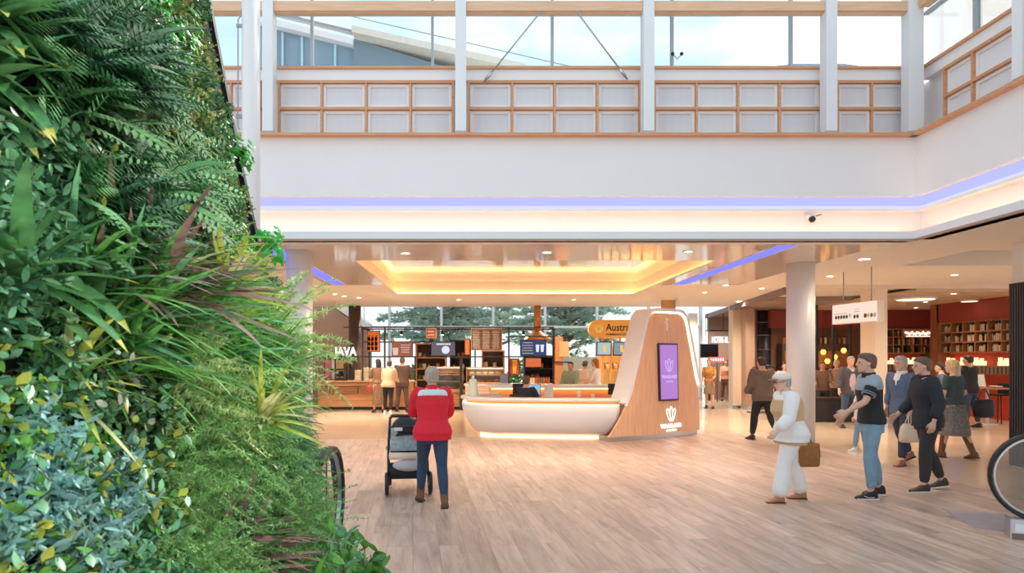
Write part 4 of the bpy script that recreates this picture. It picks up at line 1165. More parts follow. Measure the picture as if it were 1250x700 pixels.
# big dark banded column in the shop
t = thing('banded_column', 'dark tall column with thin pale rings inside the clothes shop', 'column', ((932.5 - CX)/F*24.0, 24.0, 0)); t['kind'] = 'structure'
b = MB(); b.lathe([(.23, 0), (.23, 3.36)], n=28); b.build('shaft', mat('near_black', (44, 40, 44), .4), t)
for z in (.9, 1.45, 2.0, 2.5, 2.95):
    b = MB(); b.lathe([(.236, z), (.236, z + .02)], n=28); b.build('pale_ring', mat('pale_ring', (180, 174, 176), .3, .5), t)
t = thing('shop_letters', 'white letters hung in the dark clothes shop front right of the tower', 'sign', (9.55, 26.6, 2.30), 0)
text_obj('lettering', 'NOTRE-BLANC', .36, lamp('shop_letter_led', (255, 250, 245), 1.15), t, facing((.15, 0, 0), R(14)), .02, 'CENTER', .0, .44)
b = MB(); 
for q in (-.55, .8):
    b = MB(); b.cyl((q, .03, .28), (q, .03, 1.08), .008, 6); b.build('hanger', BLACK_STEEL, t)
t = thing('television', 'large black screen on the clothes shop wall under the white letters', 'television', ((866 - CX)/F*27.2, 27.2, 1.72))
b = MB(); b.box((-.36, 0, 0), (.36, .06, .55), .01); b.build('housing', DARK, t)
b = MB(); b.box((-.34, -.004, .02), (.34, .0, .53)); b.build('display', mat('black_glass', (18, 18, 22), .08), t)
b = MB(); b.box((-.03, .01, -1.72), (.03, .05, .02)); b.build('pole', DARK, t)
t = thing('red_light_sign', 'small glowing red sign low in the clothes shop', 'sign', ((878 - CX)/F*26.0, 26.2, 1.55))
b = MB(); b.box((-.32, 0, 0), (.32, .05, .2), .01); b.build('housing', lamp('red_sign_face', (236, 96, 92), 1.2), t)
b = MB(); bars_text(b, lambda a, c: Vector((-.27 + a*.54, -.006, .04 + c*.12)), 1, 1, 1, 3, .95, .8)
b = MB()
for k in range(6): b.box((-.26 + .09*k, -.006, .05), (-.21 + .09*k, 0, .15))
b.build('lettering', lamp('red_sign_text', (255, 226, 220), 1.6), t)
b = MB(); b.cyl((0, .025, 0), (0, .025, -1.55), .012, 6); b.build('pole', BLACK_STEEL, t)
# rails above the shop front
t = thing('ceiling_grid', 'black lamp grid below the clothes shop ceiling near the letters', 'lamp grid', ((872 - CX)/F*25.4 + .6, 25.6, 2.75))
for q in (0, .5): 
    b = MB(); b.bar((-.7, q, .0), (.9, q, .0), .03); b.build('rail', BLACK_STEEL, t)
for q in (-.7, -.1, .4, .9):
    b = MB(); b.bar((q, -.02, .0), (q, .52, .0), .03); b.build('cross_rail', BLACK_STEEL, t)
    b = MB(); b.bar((q, .25, 0), (q, .25, .63), .02); b.build('hanger', BLACK_STEEL, t)
# clothes racks with garments
GCOL = [('rose', (206, 120, 132)), ('cream', (228, 214, 196)), ('charcoal', (62, 58, 62)), ('navy', (58, 64, 92)), ('rust', (170, 96, 64)), ('grey', (150, 146, 148)), ('white', (232, 228, 226)), ('olive', (120, 116, 84))]
GM = [(n_, mat('cloth_' + n_, c, .85, var=.1)) for n_, c in GCOL]
def garment_mesh(m):
    b = MB()
    pr_ = [(.0, .05, .02), (-.03, .2, .035), (-.12, .215, .045), (-.35, .19, .05), (-.7, .23, .06), (-.72, .22, .055)]
    b.loft([[Vector((rx*math.cos(2*PI*i/14), ry*math.sin(2*PI*i/14)*(1 + .25*math.sin(i*2.2)), z)) for i in range(14)] for z, rx, ry in pr_])
    for s_ in (-1, 1):
        b.tube([(s_*.17, 0, -.05), (s_*.26, 0, -.3), (s_*.27, .01, -.52)], [.06, .05, .045], 8)
    return b.mesh('garment', m)
GME = [(n_, garment_mesh(m)) for n_, m in GM]
HK = MB(); HK.tube([(-.2, 0, -.04), (0, 0, .03), (.2, 0, -.04)], .008, 5); HK.tube([(0, 0, .03), (0, 0, .08), (.03, 0, .10)], .005, 5)
HKM = HK.mesh('hanger', BLACK_STEEL)
def rack(label, x, y, rz, n, seed, pal, where):
    t = thing('clothes_rack', label, 'clothes rack', (x, y, 0), rz)
    b = MB()
    for s_ in (-1, 1):
        b = MB(); b.tube([(s_*.75, -.25, .02), (s_*.75, .25, .02)], .016, 6); b.tube([(s_*.75, 0, .02), (s_*.75, 0, 1.42)], .014, 6); b.build('stand', BLACK_STEEL, t)
    b = MB(); b.tube([(-.78, 0, 1.42), (.78, 0, 1.42)], .014, 6); b.build('rail', BLACK_STEEL, t)
    rnd = random.Random(seed); c, s_ = math.cos(rz), math.sin(rz)
    for k in range(n):
        q = -.66 + 1.32*k/(n - 1); i = pal[rnd.randrange(len(pal))]
        o = link('garment', GME[i][1], None, (x + q*c, y + q*s_, 1.297), (0, 0, rz + PI/2 + rnd.uniform(-.1, .1)))
        tag(o, '%s garment on a hanger on the %s' % (GME[i][0], where), 'garment', '%s garments on the %s' % (GME[i][0], where))
        link('hanger', HKM, o)
rack('black clothes rack of pale garments just behind the cream square pillar', 10.0, 23.3, R(68), 8, 1, [0, 1, 5, 6], 'rack near the cream pillar')
rack('black clothes rack of dark garments deeper in the clothes shop', 10.4, 26.0, R(75), 8, 2, [2, 3, 5, 4], 'rack under the white shop letters')
rack('black clothes rack behind the thick round column in the clothes shop', 9.35, 21.6, R(25), 8, 3, [1, 2, 6, 0], 'rack behind the thick column')
rack('black clothes rack at the back of the clothes shop', 12.2, 24.9, R(20), 8, 4, [2, 2, 3, 7], 'rack at the back of the shop')
for px, Y, h, c, lb in ((948, 25.0, .7, (255, 120, 60), 'glowing orange upright light panel inside the clothes shop'),):
    t = thing('light_panel', lb, 'lamp', ((px - CX)/F*Y, Y, 1.35))
    b = MB(); b.box((-.14, 0, 0), (.14, .05, h), .01); b.build('housing', DARK, t)
    b = MB(); b.box((-.11, -.006, .03), (.11, 0, h - .03)); b.build('diffuser', lamp('orange_panel', c, 1.4), t)
    b = MB(); b.box((-.02, .01, -1.35), (.02, .04, 0)); b.build('pole', DARK, t)

# ================================================================ book cafe at the right
YC = 16.7
mb = MB(); mb.box((8.3, YC, 3.42), (20, YC + .16, 3.5)); structure('trim_%d' % NT[0], mb, CREAMP); NT[0] += 1
sq_pillar('cream square pillar at the book cafe front, behind the hanging sign', 1075.5, YC, .32, .62, CREAMP, 3.42)
mb = MB(); mb.box((10.9, YC + .16, 3.36), (20, 24.2, 3.42)); structure('ceiling_2', mb, mat('cafe_ceiling', (206, 178, 152), .6))
mb = MB(); mb.box((9.6, 24.0, 0), (20, 24.2, 3.42)); structure('wall_back', mb, mat('umber_wall', (134, 94, 70), .7, var=.05))
mb = MB(); mb.box((14.55, YC + .2, 0), (14.7, 21.0, 1.88)); mb.box((14.55, YC + .2, 1.88), (14.7, 21.0, 3.36)); structure('wall_right_cafe', mb, mat('red_wall', (204, 72, 48), .55, var=.05))
mb = MB(); mb.box((10.2, 23.55, 2.75), (20, 24.0, 3.36)); structure('trim_%d' % NT[0], mb, mat('maroon_frieze', (150, 62, 52), .6)); NT[0] += 1
mb = MB(); mb.box((14.2, YC + .2, 2.78), (14.55, 21.0, 3.36)); structure('trim_%d' % NT[0], mb, mat('maroon_frieze', (150, 62, 52), .6)); NT[0] += 1
SHELFW = wood('shelf_walnut', (186, 132, 90), (148, 98, 62), 0, 3, .5)
SHELFY = wood('shelf_walnut_lengthwise', (186, 132, 90), (148, 98, 62), 1, 3, .5)
BOOKC = [('maroon', (116, 52, 44)), ('brown', (104, 72, 52)), ('black', (42, 36, 36)), ('tan', (186, 150, 112)), ('green', (66, 78, 60)), ('cream', (216, 196, 168)), ('slate', (74, 76, 88))]
BM = []
for n_, c in BOOKC:
    b = MB(); b.box((-.014, -.075, 0), (.014, .075, .2), .004)
    cov = b.mesh('book', mat('book_' + n_, c, .6, var=.08))
    b = MB(); b.box((-.010, -.07, .004), (.010, .077, .197))
    BM.append((n_, cov, b.mesh('pages', mat('book_pages', (232, 222, 202), .8))))
def books(p0, dirv, rz, w, seed, where, dens=1.0):
    rnd = random.Random(seed); x = .02
    while x < w - .055:
        if rnd.random() < .12*dens: x += rnd.uniform(.05, .14); continue
        i = rnd.randrange(len(BM)); sx, sz = rnd.uniform(.9, 1.7), rnd.uniform(.75, 1.08)
        x += .016*sx
        o = link('book', BM[i][1], None, p0 + dirv*x, (0, 0, rz)); o.scale = (sx, 1, sz)
        tag(o, '%s book standing on the %s' % (BM[i][0], where), 'book', '%s books on the %s' % (BM[i][0], where))
        link('pages', BM[i][2], o)
        x += .016*sx + .004
# side shelf along the depth, facing the hall
def shelf_side():
    x0, x1, y0, y1, z0, z1 = 14.22, 14.53, 17.0, 20.9, 1.88, 2.76
    t = thing('bookshelf', 'long dark bookshelf on the side wall of the book cafe, right of the walnut upright', 'bookshelf', (x0, y0, z0))
    n = 8; rows = 3; dz = (z1 - z0)/rows; dy = (y1 - y0)/n
    b = MB(); b.box((x1 - x0 - .02, 0, 0), (x1 - x0, y1 - y0, z1 - z0)); b.build('back_panel', mat('shelf_back', (60, 44, 40), .6), t)
    for k in range(rows + 1):
        b = MB(); b.box((0, 0, dz*k - .015), (x1 - x0 - .02, y1 - y0, dz*k + .015)); b.build('shelf', SHELFY, t)
    for k in range(n + 1):
        b = MB(); b.box((.004, dy*k - .015, 0.016), (x1 - x0 - .021, dy*k + .015, z1 - z0 - .016)); b.build('upright', SHELFY, t)
    for k in range(rows):
        for j in range(n):
            books(Vector((x0 + .17, y0 + dy*j + .03, z0 + dz*k + .0165)), Vector((0, 1, 0)), PI/2, dy - .06, 100 + k*20 + j, 'side wall shelf, %s row' % ['bottom', 'middle', 'top'][k])
shelf_side()
def shelf_back():
    x0, x1, y0, z0, z1 = 13.6, 15.55, 23.25, 1.88, 2.70
    t = thing('bookshelf', 'small back bookshelf under the glowing script sign in the book cafe', 'bookshelf', (x0, y0, z0))
    n = 6; rows = 3; dz = (z1 - z0)/rows; dx = (x1 - x0)/n
    b = MB(); b.box((0, .26, 0), (x1 - x0, .29, z1 - z0)); b.build('back_panel', mat('shelf_back', (60, 44, 40), .6), t)
    for k in range(rows + 1):
        b = MB(); b.box((0, 0, dz*k - .015), (x1 - x0, .26, dz*k + .015)); b.build('shelf', SHELFW, t)
    for k in range(n + 1):
        b = MB(); b.box((dx*k - .015, .004, .016), (dx*k + .015, .259, z1 - z0 - .016)); b.build('upright', SHELFW, t)
    b = MB(); b.box((dx*3 + .02, -.01, dz*2 + .02), (x1 - x0, .05, z1 - z0)); b.build('sign_panel', SHELFW, t)
    for k in range(rows):
        for j in range(n):
            if k == 2 and j >= 3: continue
            books(Vector((x0 + dx*j + .03, y0 + .13, z0 + dz*k + .0165)), Vector((1, 0, 0)), 0, dx - .06, 300 + k*20 + j, 'back shelf, %s row' % ['bottom', 'middle', 'top'][k])
    s_ = thing('script_sign', 'small glowing script sign on the back bookshelf of the book cafe', 'sign', (x0 + dx*4.5, y0 - .02, z0 + dz*2.45))
    b = MB(); pts = []
    for k in range(60): pts.append((-.44 + .88*k/59, -.02, .05*math.sin(k*1.25) + .03*math.sin(k*.5)))
    b.tube(pts, .012, 5); b.build('script', lamp('script_led', (255, 232, 206), 2.2), s_)
    b = MB(); b.tube([(-.40, -.02, -.1), (.40, -.02, -.1)], .01, 5); b.build('underline', lamp('script_led', (255, 232, 206), 2.2), s_)
shelf_back()
WALN = wood('walnut_upright', (168, 108, 70), (128, 78, 46), 2, 3, .5)
mb = MB(); mb.box((14.2, 20.92, 0), (14.62, 21.3, 3.36)); structure('trim_%d' % NT[0], mb, WALN); NT[0] += 1
# red lit recess, lamp ledge and slatted bar
DRUM = None
def lamp_cluster(c, seed, label, along):
    t = thing('lamp_cluster', label, 'lamp', c)
    rnd = random.Random(seed)
    for k, (q, h) in enumerate(((-.17, .12), (-.06, .2), (.05, .14), (.15, .22), (.0, .1))):
        b = MB(); b.lathe([(.05, 0), (.052, h), (.045, h + .003)], (along[0]*q, along[1]*q, 0) if k < 4 else (along[0]*.04 - .1*along[1], along[1]*.04 - .1*along[0], 0), 12)
        b.build('drum', lamp('drum_glow', (255, 214, 160), 1.35), t)
for k, (y, lb) in enumerate(((20.55, 'first from the walnut upright'), (19.95, 'second from the walnut upright'), (19.4, 'third from the walnut upright'), (18.5, 'fourth from the walnut upright'), (17.95, 'fifth from the walnut upright'), (17.4, 'sixth from the walnut upright'))):
    lamp_cluster((14.35, y, 1.503), k, 'cluster of glowing cream drums on the side ledge, %s' % lb, (0, 1))
for k, (x, lb) in enumerate(((13.75, 'farthest from the walnut upright'), (14.3, 'second farthest from the walnut upright'), (14.85, 'third farthest from the walnut upright'), (15.3, 'beside the walnut upright'))):
    lamp_cluster((x, 23.35, 1.503), k + 9, 'cluster of glowing cream drums on the back ledge, %s' % lb, (1, 0))
def ledge(name, label, lo, hi, axis, m):
    t = thing(name, label, 'ledge', lo); d = Vector(hi) - Vector(lo)
    b = MB(); b.box((0, 0, d.z - .04), d); b.build('top', m, t)
    b = MB(); n = int(d[axis]/.14)
    for k in range(n):
        a = d[axis]*k/n
        if axis == 1: b.box((0, a, 0), (.02, a + .1, d.z - .04))
        else: b.box((a, 0, 0), (a + .1, .02, d.z - .04))
    b.build('slats', mat('grey_brown_slats', (142, 118, 102), .6, var=.08), t)
    b = MB(); b.box((.03, .03, 0), (d.x, d.y, d.z - .041)); b.build('core', BROWN, t)
ledge('lamp_ledge', 'slatted ledge with glowing drums along the side wall of the book cafe', (14.1, 17.0, 1.26), (14.54, 20.9, 1.50), 1, SHELFY)
ledge('lamp_ledge', 'slatted ledge with glowing drums below the back bookshelf', (13.5, 23.2, 1.26), (15.6, 23.98, 1.50), 0, SHELFW)
mb = MB(); mb.box((13.5, 23.94, 1.5), (15.6, 23.99, 1.88)); structure('trim_%d' % NT[0], mb, mat('red_wall', (204, 72, 48), .55, var=.05)); NT[0] += 1
def table(label, x, y, h, w, d, m=None):
    t = thing('high_table', label, 'table', (x, y, 0))
    b = MB(); b.box((-w/2, -d/2, h - .04), (w/2, d/2, h), .008); b.build('table_top', m or SHELFW, t)
    b = MB(); b.cyl((0, 0, .02), (0, 0, h - .04), .04, 14); b.build('leg', WHITE_STEEL, t)
    b = MB(); b.lathe([(.24, 0), (.24, .015), (.05, .03)], n=20); b.build('foot', WHITE_STEEL, t)
    return t
def stool(label, x, y, rz, h=.72):
    t = thing('bar_stool', label, 'stool', (x, y, 0), rz, 'dark bar stools in the book cafe')
    b = MB(); b.box((-.18, -.18, h), (.18, .18, h + .05), .02); b.build('seat', DARK, t)
    b = MB(); b.box((-.17, .15, h + .05), (.17, .18, h + .32), .01); b.build('backrest', DARK, t)
    for i in (-1, 1):
        for j in (-1, 1):
            b = MB(); b.tube([(i*.15, j*.15, h), (i*.2, j*.2, 0)], .014, 6); b.build('leg', BLACK_STEEL, t)
table('high wooden table with a white leg beside the red wall of the book cafe', 13.2, 17.6, .95, .8, .7)
table('wooden table behind the woman with blond hair, in the book cafe', 12.4, 19.2, .8, .8, .7)
table('low dark table in the seating area left of the cream pillar', 11.3, 22.6, .74, .9, .7, DARK)
for x, y, rz, lb in ((13.75, 17.9, -1.3, 'dark stool between the high table and the red wall'), (12.6, 17.9, 1.5, 'dark stool at the near side of the high table'), (12.9, 18.6, .2, 'dark stool behind the high table'), (11.7, 19.5, 1.5, 'dark stool left of the wooden table'), (12.5, 20.1, 0.1, 'dark stool behind the wooden table')):
    stool(lb, x, y, rz)
t = thing('framed_notice', 'white framed notice leaning on the high table', 'notice', (13.0, 17.55, .953), R(10))
b = MB(); b.obox((0, 0, .18), (1, 0, 0), (0, .97, -.2), (0, .2, .97), (.26, .02, .36)); b.build('frame', SHELFW, t)
b = MB(); b.obox((0, -.012, .18), (1, 0, 0), (0, .97, -.2), (0, .2, .97), (.21, .01, .31)); b.build('paper', mat('white_paper', (240, 238, 234), .7), t)
t = thing('open_book', 'open pale book lying at the end of the high table', 'book', (13.42, 17.6, .953))
b = MB(); b.box((-.1, -.13, 0), (.1, .13, .02), .005); b.build('cover', BROWN, t)
b = MB(); b.box((-.095, -.125, .02), (.095, .125, .04), .01); b.build('pages', mat('white_paper', (240, 238, 234), .7), t)
# round ceiling discs of the cafe
for x, y, r_, lb in ((12.0, 18.6, .5, 'large round white ceiling disc in the book cafe near the pillar'), (13.9, 19.2, .22, 'small round ceiling vent in the book cafe')):
    t = thing('ceiling_disc', lb, 'ceiling light', (x, y, 3.36))
    b = MB(); b.lathe([(r_, 0), (r_, -.04), (r_*.92, -.06)], n=32); b.build('rim', WHITE_STEEL, t)
    b = MB(); b.lathe([(r_*.9, -.061), (r_*.9, -.064)], n=32); b.build('diffuser', lamp('disc_led', (255, 222, 180), 1.8), t)
for x, y, lb in ((12.2, 17.4, 'nearest the book cafe front'), (14.0, 17.6, 'near the red wall'), (13.2, 20.0, 'over the wooden table'), (14.4, 22.3, 'before the back bookshelf')):
    downlight(x, y, 'recessed downlight in the book cafe ceiling %s' % lb, .07, 3.36); ADDED_AND_CAFE.append((x, y, 3.36 + .1))
# seating area left of the pillar
mb = MB(); mb.box((9.0, 20.9, 0), (11.9, 21.05, .55))
t = thing('planter_wall', 'low dark divider in front of the seating left of the cream pillar', 'divider', (8.9, 18.2, 0))
b = MB(); b.box((0, 0, 0), (1.75, .3, .62), .01); b.build('body', DARK, t)
b = MB(); b.box((-.02, -.02, .62), (1.77, .32, .66), .008); b.build('top', BROWN, t)
for px, Y, lb in ((997, 21.5, 'nearest the round column'), (1017, 21.5, 'in the middle'), (1038, 21.5, 'nearest the cream pillar')):
    t = thing('steel_post', 'slim black post of the seating area, %s' % lb, 'post', ((px - CX)/F*Y, Y, 0), 0)
    b = MB(); b.box((-.03, -.03, 0), (.03, .03, 3.49)); b.build('shaft', BLACK_STEEL, t)
    b = MB(); b.box((-.07, -.07, 0), (.07, .07, .02)); b.build('base_plate', BLACK_STEEL, t)
for k, (px, py, lb) in enumerate(((1005, 430, 'left'), (1019, 436, 'middle'), (1030, 428, 'right'), (1010, 441, 'low'))):
    p = at(px, py, 23.0)
    t = thing('wall_lamp', 'small amber lamp glowing in the dark seating area, %s one' % lb, 'lamp', p)
    b = MB(); b.lathe([(.05, -.09), (.09, 0), (.05, .08)], n=14); b.build('shade', lamp('amber_shade', (255, 176, 80), 2.6), t)
    b = MB(); b.cyl((0, 0, .08), (0, .0, 3.42 - p.z if p.x > 10.9 else 3.5 - p.z), .006, 6); b.build('cord', BLACK_STEEL, t)
mb = MB(); mb.box((9.55, 24.21, 0), (11.0, 24.3, 3.42)); 
t = thing('bar_cabinet', 'dark bar cabinet with lit amber bays behind the seating', 'cabinet', (10.55, 23.4, 0))
b = MB(); b.box((0, .05, 0), (2.4, .5, 2.2), .01); b.build('carcass', BROWN, t)
for k in range(4):
    b = MB(); b.box((.08 + .58*k, .03, 1.35), (.55 + .58*k, .05, 1.95)); b.build('lit_bay', mat('amber_back', (150, 96, 50), .5, var=.4, scale=6), t)
for k in range(14):
    q = k % 4
    p = copy_tree(protos[q], (10.7 + .16*k, 23.36, 2.2003), None, '%s bottle on top of the bar cabinet' % kinds[q], '%s bottles on the bar cabinet' % kinds[q], (.6, .6, 1.3)); p['category'] = 'bottle'; p.name = 'spirit_bottle'; p.location.y = 23.65

# dark slatted column at the right edge
t = thing('clad_column', 'white column clad in dark vertical slats, at the right edge behind the escalator', 'column', (8.68, 10.35, 0)); t['kind'] = 'structure'
b = MB(); b.box((-.26, -.2, 0), (.30, .35, 3.5), .01); b.build('shaft', COLWHITE, t)
b = MB(); b.box((-.28, -.22, .04), (.32, .37, 2.88)); b.build('cladding', mat('charcoal_cladding', (66, 64, 70), .5), t)
b = MB()
for k in range(12): b.box((-.28 + .05*k, -.245, .04), (-.25 + .05*k, -.22, 2.88))
for k in range(12): b.box((-.305, -.22 + .05*k, .04), (-.28, -.19 + .05*k, 2.88))
b.build('slats', mat('charcoal_slats', (52, 50, 56), .5), t)

# hanging directory sign
pa, pb = Vector((7.56, 14.45, 0)), Vector((7.72, 13.1, 0))
d = (pb - pa); Ls = d.length; d.normalize(); nrm = Vector((-d.y, d.x, 0)); nrm = -nrm if nrm.x > 0 else nrm
t = thing('hanging_sign', 'white directory sign box with small dark symbols hung on two rods from the ceiling', 'sign', (pa + pb)/2 + Vector((0, 0, 2.42)), 0)
T_ = lambda a, q, z: d*a - nrm*q + Vector((0, 0, z))
b = MB(); b.prism([(-Ls/2, 0), (Ls/2, 0), (Ls/2, .41), (-Ls/2, .41)], lambda a, z, q: T_(a, q, z), 0, .14); b.build('box', mat('cream_sign_box', (238, 220, 204), .5), t)
b = MB(); b.prism([(-Ls/2 + .01, .01), (Ls/2 - .01, .01), (Ls/2 - .01, .40), (-Ls/2 + .01, .40)], lambda a, z, q: T_(a, q, z), -.006, .002); fc = b.build('face', lamp('sign_face', (250, 226, 206), .80), t)
INK = mat('sign_ink', (96, 82, 80), .6); cols = [INK, INK, INK, mat('sign_yellow', (226, 182, 72), .6), mat('sign_pale_blue', (150, 176, 206), .6)]
def mark(a0, a1, z0, z1, m, rnd_=False):
    b = MB()
    if rnd_: b.prism([((a0+a1)/2 + (a1-a0)/2*math.cos(k*PI/6), (z0+z1)/2 + (z1-z0)/2*math.sin(k*PI/6)) for k in range(12)], lambda a, z, q: T_(a, q, z), -.010, -.005)
    else: b.prism([(a0, z0), (a1, z0), (a1, z1), (a0, z1)], lambda a, z, q: T_(a, q, z), -.010, -.005)
    b.build('symbol', m, fc)
for k in range(5): mark(-.58 + .085*k, -.51 + .085*k, .10, .18, INK, True)
mark(-.60, -.2, .205, .212, INK)
mark(-.12, -.10, .12, .18, INK); mark(-.14, -.08, .18, .188, INK)
for k in range(2): mark(.0 + .09*k, .07 + .09*k, .09, .17, INK, True)
mark(-.0, .18, .22, .228, mat('sign_red', (206, 120, 110), .6)); mark(.03, .15, .27, .276, INK)
for k in range(4): mark(.31 + .09*k, .385 + .09*k, .09, .17, (INK, cols[3], INK, cols[4])[k], k > 0)
for a in (-.42, .42):
    b = MB(); q = T_(a, .07, 0); b.cyl((q.x, q.y, .41), (q.x, q.y, ZC - 2.42), .012, 8); b.build('rod', mat('grey_rod', (170, 172, 178), .35, .6), t)
# ================================================================ the living wall on the left
LG = dict(fern=leaf_mat('fern_leaf', (92, 148, 84), .6), darkfern=leaf_mat('dark_fern_leaf', (72, 124, 84), .6), fine=leaf_mat('fine_fern_leaf', (146, 192, 116)), blade=leaf_mat('blade_leaf', (118, 178, 92), .28),
          lime=leaf_mat('lime_blade', (204, 216, 104), .35), cream=leaf_mat('cream_blade', (232, 232, 168), .35), bronze=leaf_mat('bronze_blade', (164, 128, 122), .35), strap=leaf_mat('strap_leaf', (98, 148, 92), .2),
          yellow=leaf_mat('yellow_tip', (206, 202, 92), .35), dark=leaf_mat('dark_small_leaf', (92, 132, 78), .26), olive=leaf_mat('olive_small_leaf', (168, 176, 104), .28), gold=leaf_mat('golden_small_leaf', (200, 204, 90), .35),
          blue=leaf_mat('blue_green_leaf', (156, 202, 196), .42), ivy=leaf_mat('bright_ivy_leaf', (64, 172, 52), .35), plume=leaf_mat('plume_leaf', (190, 212, 142), .5), laurel=leaf_mat('laurel_leaf', (110, 168, 76), .25), white=leaf_mat('white_flower', (236, 232, 214), .5),
          mint=leaf_mat('mint_small_leaf', (124, 184, 136), .32), deep=leaf_mat('deep_green_leaf', (64, 116, 78), .28))
STEMM = mat('green_brown_stem', (86, 92, 52), .7)
def leaf(b, p, d, up, L_, w, droop=.3, seg=4, fold=.25, tipmi=None, mi=0, shape=None):
    """one bent leaf: starts at p, heads along d, droops in the local -Y (down the wall) direction"""
    d = d.normalized(); side = d.cross(up)
    if side.length < 1e-4: side = d.cross(Vector((1, 0, .1)))
    side.normalize()
    prev = None; q = p.copy(); dd = d.copy()
    vs, fs, ms = [], [], []
    for k in range(seg + 1):
        t = k/seg
        ww = w*(shape(t) if shape else math.sin(PI*min(1, .10 + .90*t))**.8)
        n_ = side.cross(dd).normalized()
        vs += [q - side*ww + n_*ww*fold, q.copy(), q + side*ww + n_*ww*fold]
        dd = (dd + GRAV*droop/seg).normalized()
        side = (side - dd*side.dot(dd)).normalized()
        q = q + dd*L_/seg
    for k in range(seg):
        a = 3*k
        for i in (0, 1):
            fs.append((a+i, a+i+1, a+i+4, a+i+3)); ms.append(tipmi if (tipmi is not None and k >= seg - 1) else mi)
    base = len(b.v)
    b.v.extend(vs)
    for f, m_ in zip(fs, ms):
        b.f.append([base + i for i in f]); b.m.append(m_); b.sm.append(True)
GRAV = Vector((0, -1, 0))
def rdir(rnd, spread):
    a = rnd.uniform(0, 2*PI); r_ = spread*math.sqrt(rnd.random())
    return Vector((math.sin(r_)*math.cos(a), math.sin(r_)*math.sin(a), math.cos(r_)))
def arc(p, d, L_, droop, n=8):
    pts = [p.copy()]; dd = d.normalized()
    for k in range(n):
        dd = (dd + GRAV*droop/n).normalized(); pts.append(pts[-1] + dd*L_/n)
    return pts
def sp_fern(seed, mk='fern', R_=.42, nf=15, pin=15):
    rnd = random.Random(seed); b = MB()
    for k in range(nf):
        d = rdir(rnd, 1.25); d.y += .35; pts = arc(Vector((0, 0, 0)), d, R_*rnd.uniform(.7, 1.15), rnd.uniform(.6, 1.3), pin)
        up = Vector((rnd.uniform(-.3, .3), .4, 1))
        for i in range(1, pin + 1):
            t = i/pin; dd = (pts[i] - pts[i-1]).normalized(); sd = dd.cross(up).normalized()
            ln = R_*.21*(math.sin(PI*min(1, .12 + .86*t))**.7)
            for s_ in (-1, 1):
                leaf(b, pts[i], sd*s_ + dd*.45, up, ln, ln*.17, .25, 1 if pin > 16 else 2, .1)
        b.tube(pts[::3] + [pts[-1]], .0025, 3, False)
    return b.mesh('fern', [LG[mk]])
def sp_fine(seed, mk='fine', R_=.42, n=16, nw=.0028):
    rnd = random.Random(seed); b = MB(); N = 22
    for k in range(n):
        d = rdir(rnd, 1.2); d.y += .3; pts = arc(Vector((0, 0, 0)), d, R_*rnd.uniform(.6, 1.1), rnd.uniform(.3, 1.0), N)
        b.tube(pts[::4] + [pts[-1]], [.003, .0028, .0025, .002, .0016, .0012, .001][:len(pts[::4]) + 1], 3, False)
        for i in range(3, N + 1):
            t = i/N; dd = (pts[i] - pts[i-1]).normalized()
            for e in range(6):
                u = (rdir(rnd, PI) + dd*.8).normalized(); ln = R_*.15*(1.12 - t*.85)
                sd = u.cross(rdir(rnd, PI)).normalized()*nw
                b.add([pts[i] - sd, pts[i] + sd, pts[i] + u*ln], [(0, 1, 2)])
    return b.mesh('fern', [LG[mk]])
def sp_blades(seed, mks=('blade',), R_=.6, n=34, w=.013, spread=1.2, droop=.8, upb=.45):
    rnd = random.Random(seed); b = MB()
    for k in range(n):
        d = rdir(rnd, spread); d.y += upb
        leaf(b, Vector((rnd.uniform(-.03, .03), rnd.uniform(-.03, .03), 0)), d, Vector((rnd.uniform(-.4, .4), 1, .5)), R_*rnd.uniform(.55, 1.1), w*rnd.uniform(.7, 1.2), droop*rnd.uniform(.5, 1.4), 6, .3, None, rnd.randrange(len(mks)), lambda t: (.55 + .9*t - 1.45*t**3 if t < 1 else 0) + .02)
    return b.mesh('grass', [LG[m] for m in mks])
def sp_strap(seed, R_=.34, n=13, w=.034):
    rnd = random.Random(seed); b = MB()
    for k in range(n):
        d = rdir(rnd, 1.1); d.y += .45
        leaf(b, Vector((0, 0, 0)), d, Vector((rnd.uniform(-.3, .3), 1, .4)), R_*rnd.uniform(.6, 1.15), w*rnd.uniform(.7, 1.2), rnd.uniform(.5, 1.5), 7, .3, 1 if rnd.random() < .2 else None, 0, lambda t: math.sin(PI*(.2 + .8*t))**.7)
    return b.mesh('strap_plant', [LG['strap'], LG['yellow']])
def sp_shrub(seed, mks, R_=.26, twigs=26, lv=9, ll=.045, lw=.014, extra=None, spread=1.2):
    rnd = random.Random(seed); b = MB()
    for k in range(twigs):
        d = rdir(rnd, spread); pts = arc(Vector((rnd.uniform(-.08, .08), rnd.uniform(-.08, .08), 0)), d, R_*rnd.uniform(.5, 1.1), rnd.uniform(-.5, .4), 5)
        b.mi = len(mks); b.tube([pts[0], pts[2], pts[5]], .003, 3, False); b.mi = 0
        for i in range(lv):
            t = .35 + .65*i/lv; j = min(4, int(t*5)); p = pts[j].lerp(pts[j+1], t*5 - j)
            dd = (pts[j+1] - pts[j]).normalized(); u = (rdir(rnd, PI) + dd*.8).normalized()
            tipk = extra is not None and i >= lv - 3 and rnd.random() < .32
            leaf(b, p, u, rdir(rnd, PI), ll*rnd.uniform(.7, 1.25), lw*rnd.uniform(.8, 1.2), .2, 3, .15, None, (extra if tipk else rnd.randrange(len(mks) if extra is None else len(mks) - 1)))
    return b.mesh('shrub', [LG[m] for m in mks] + [STEMM])
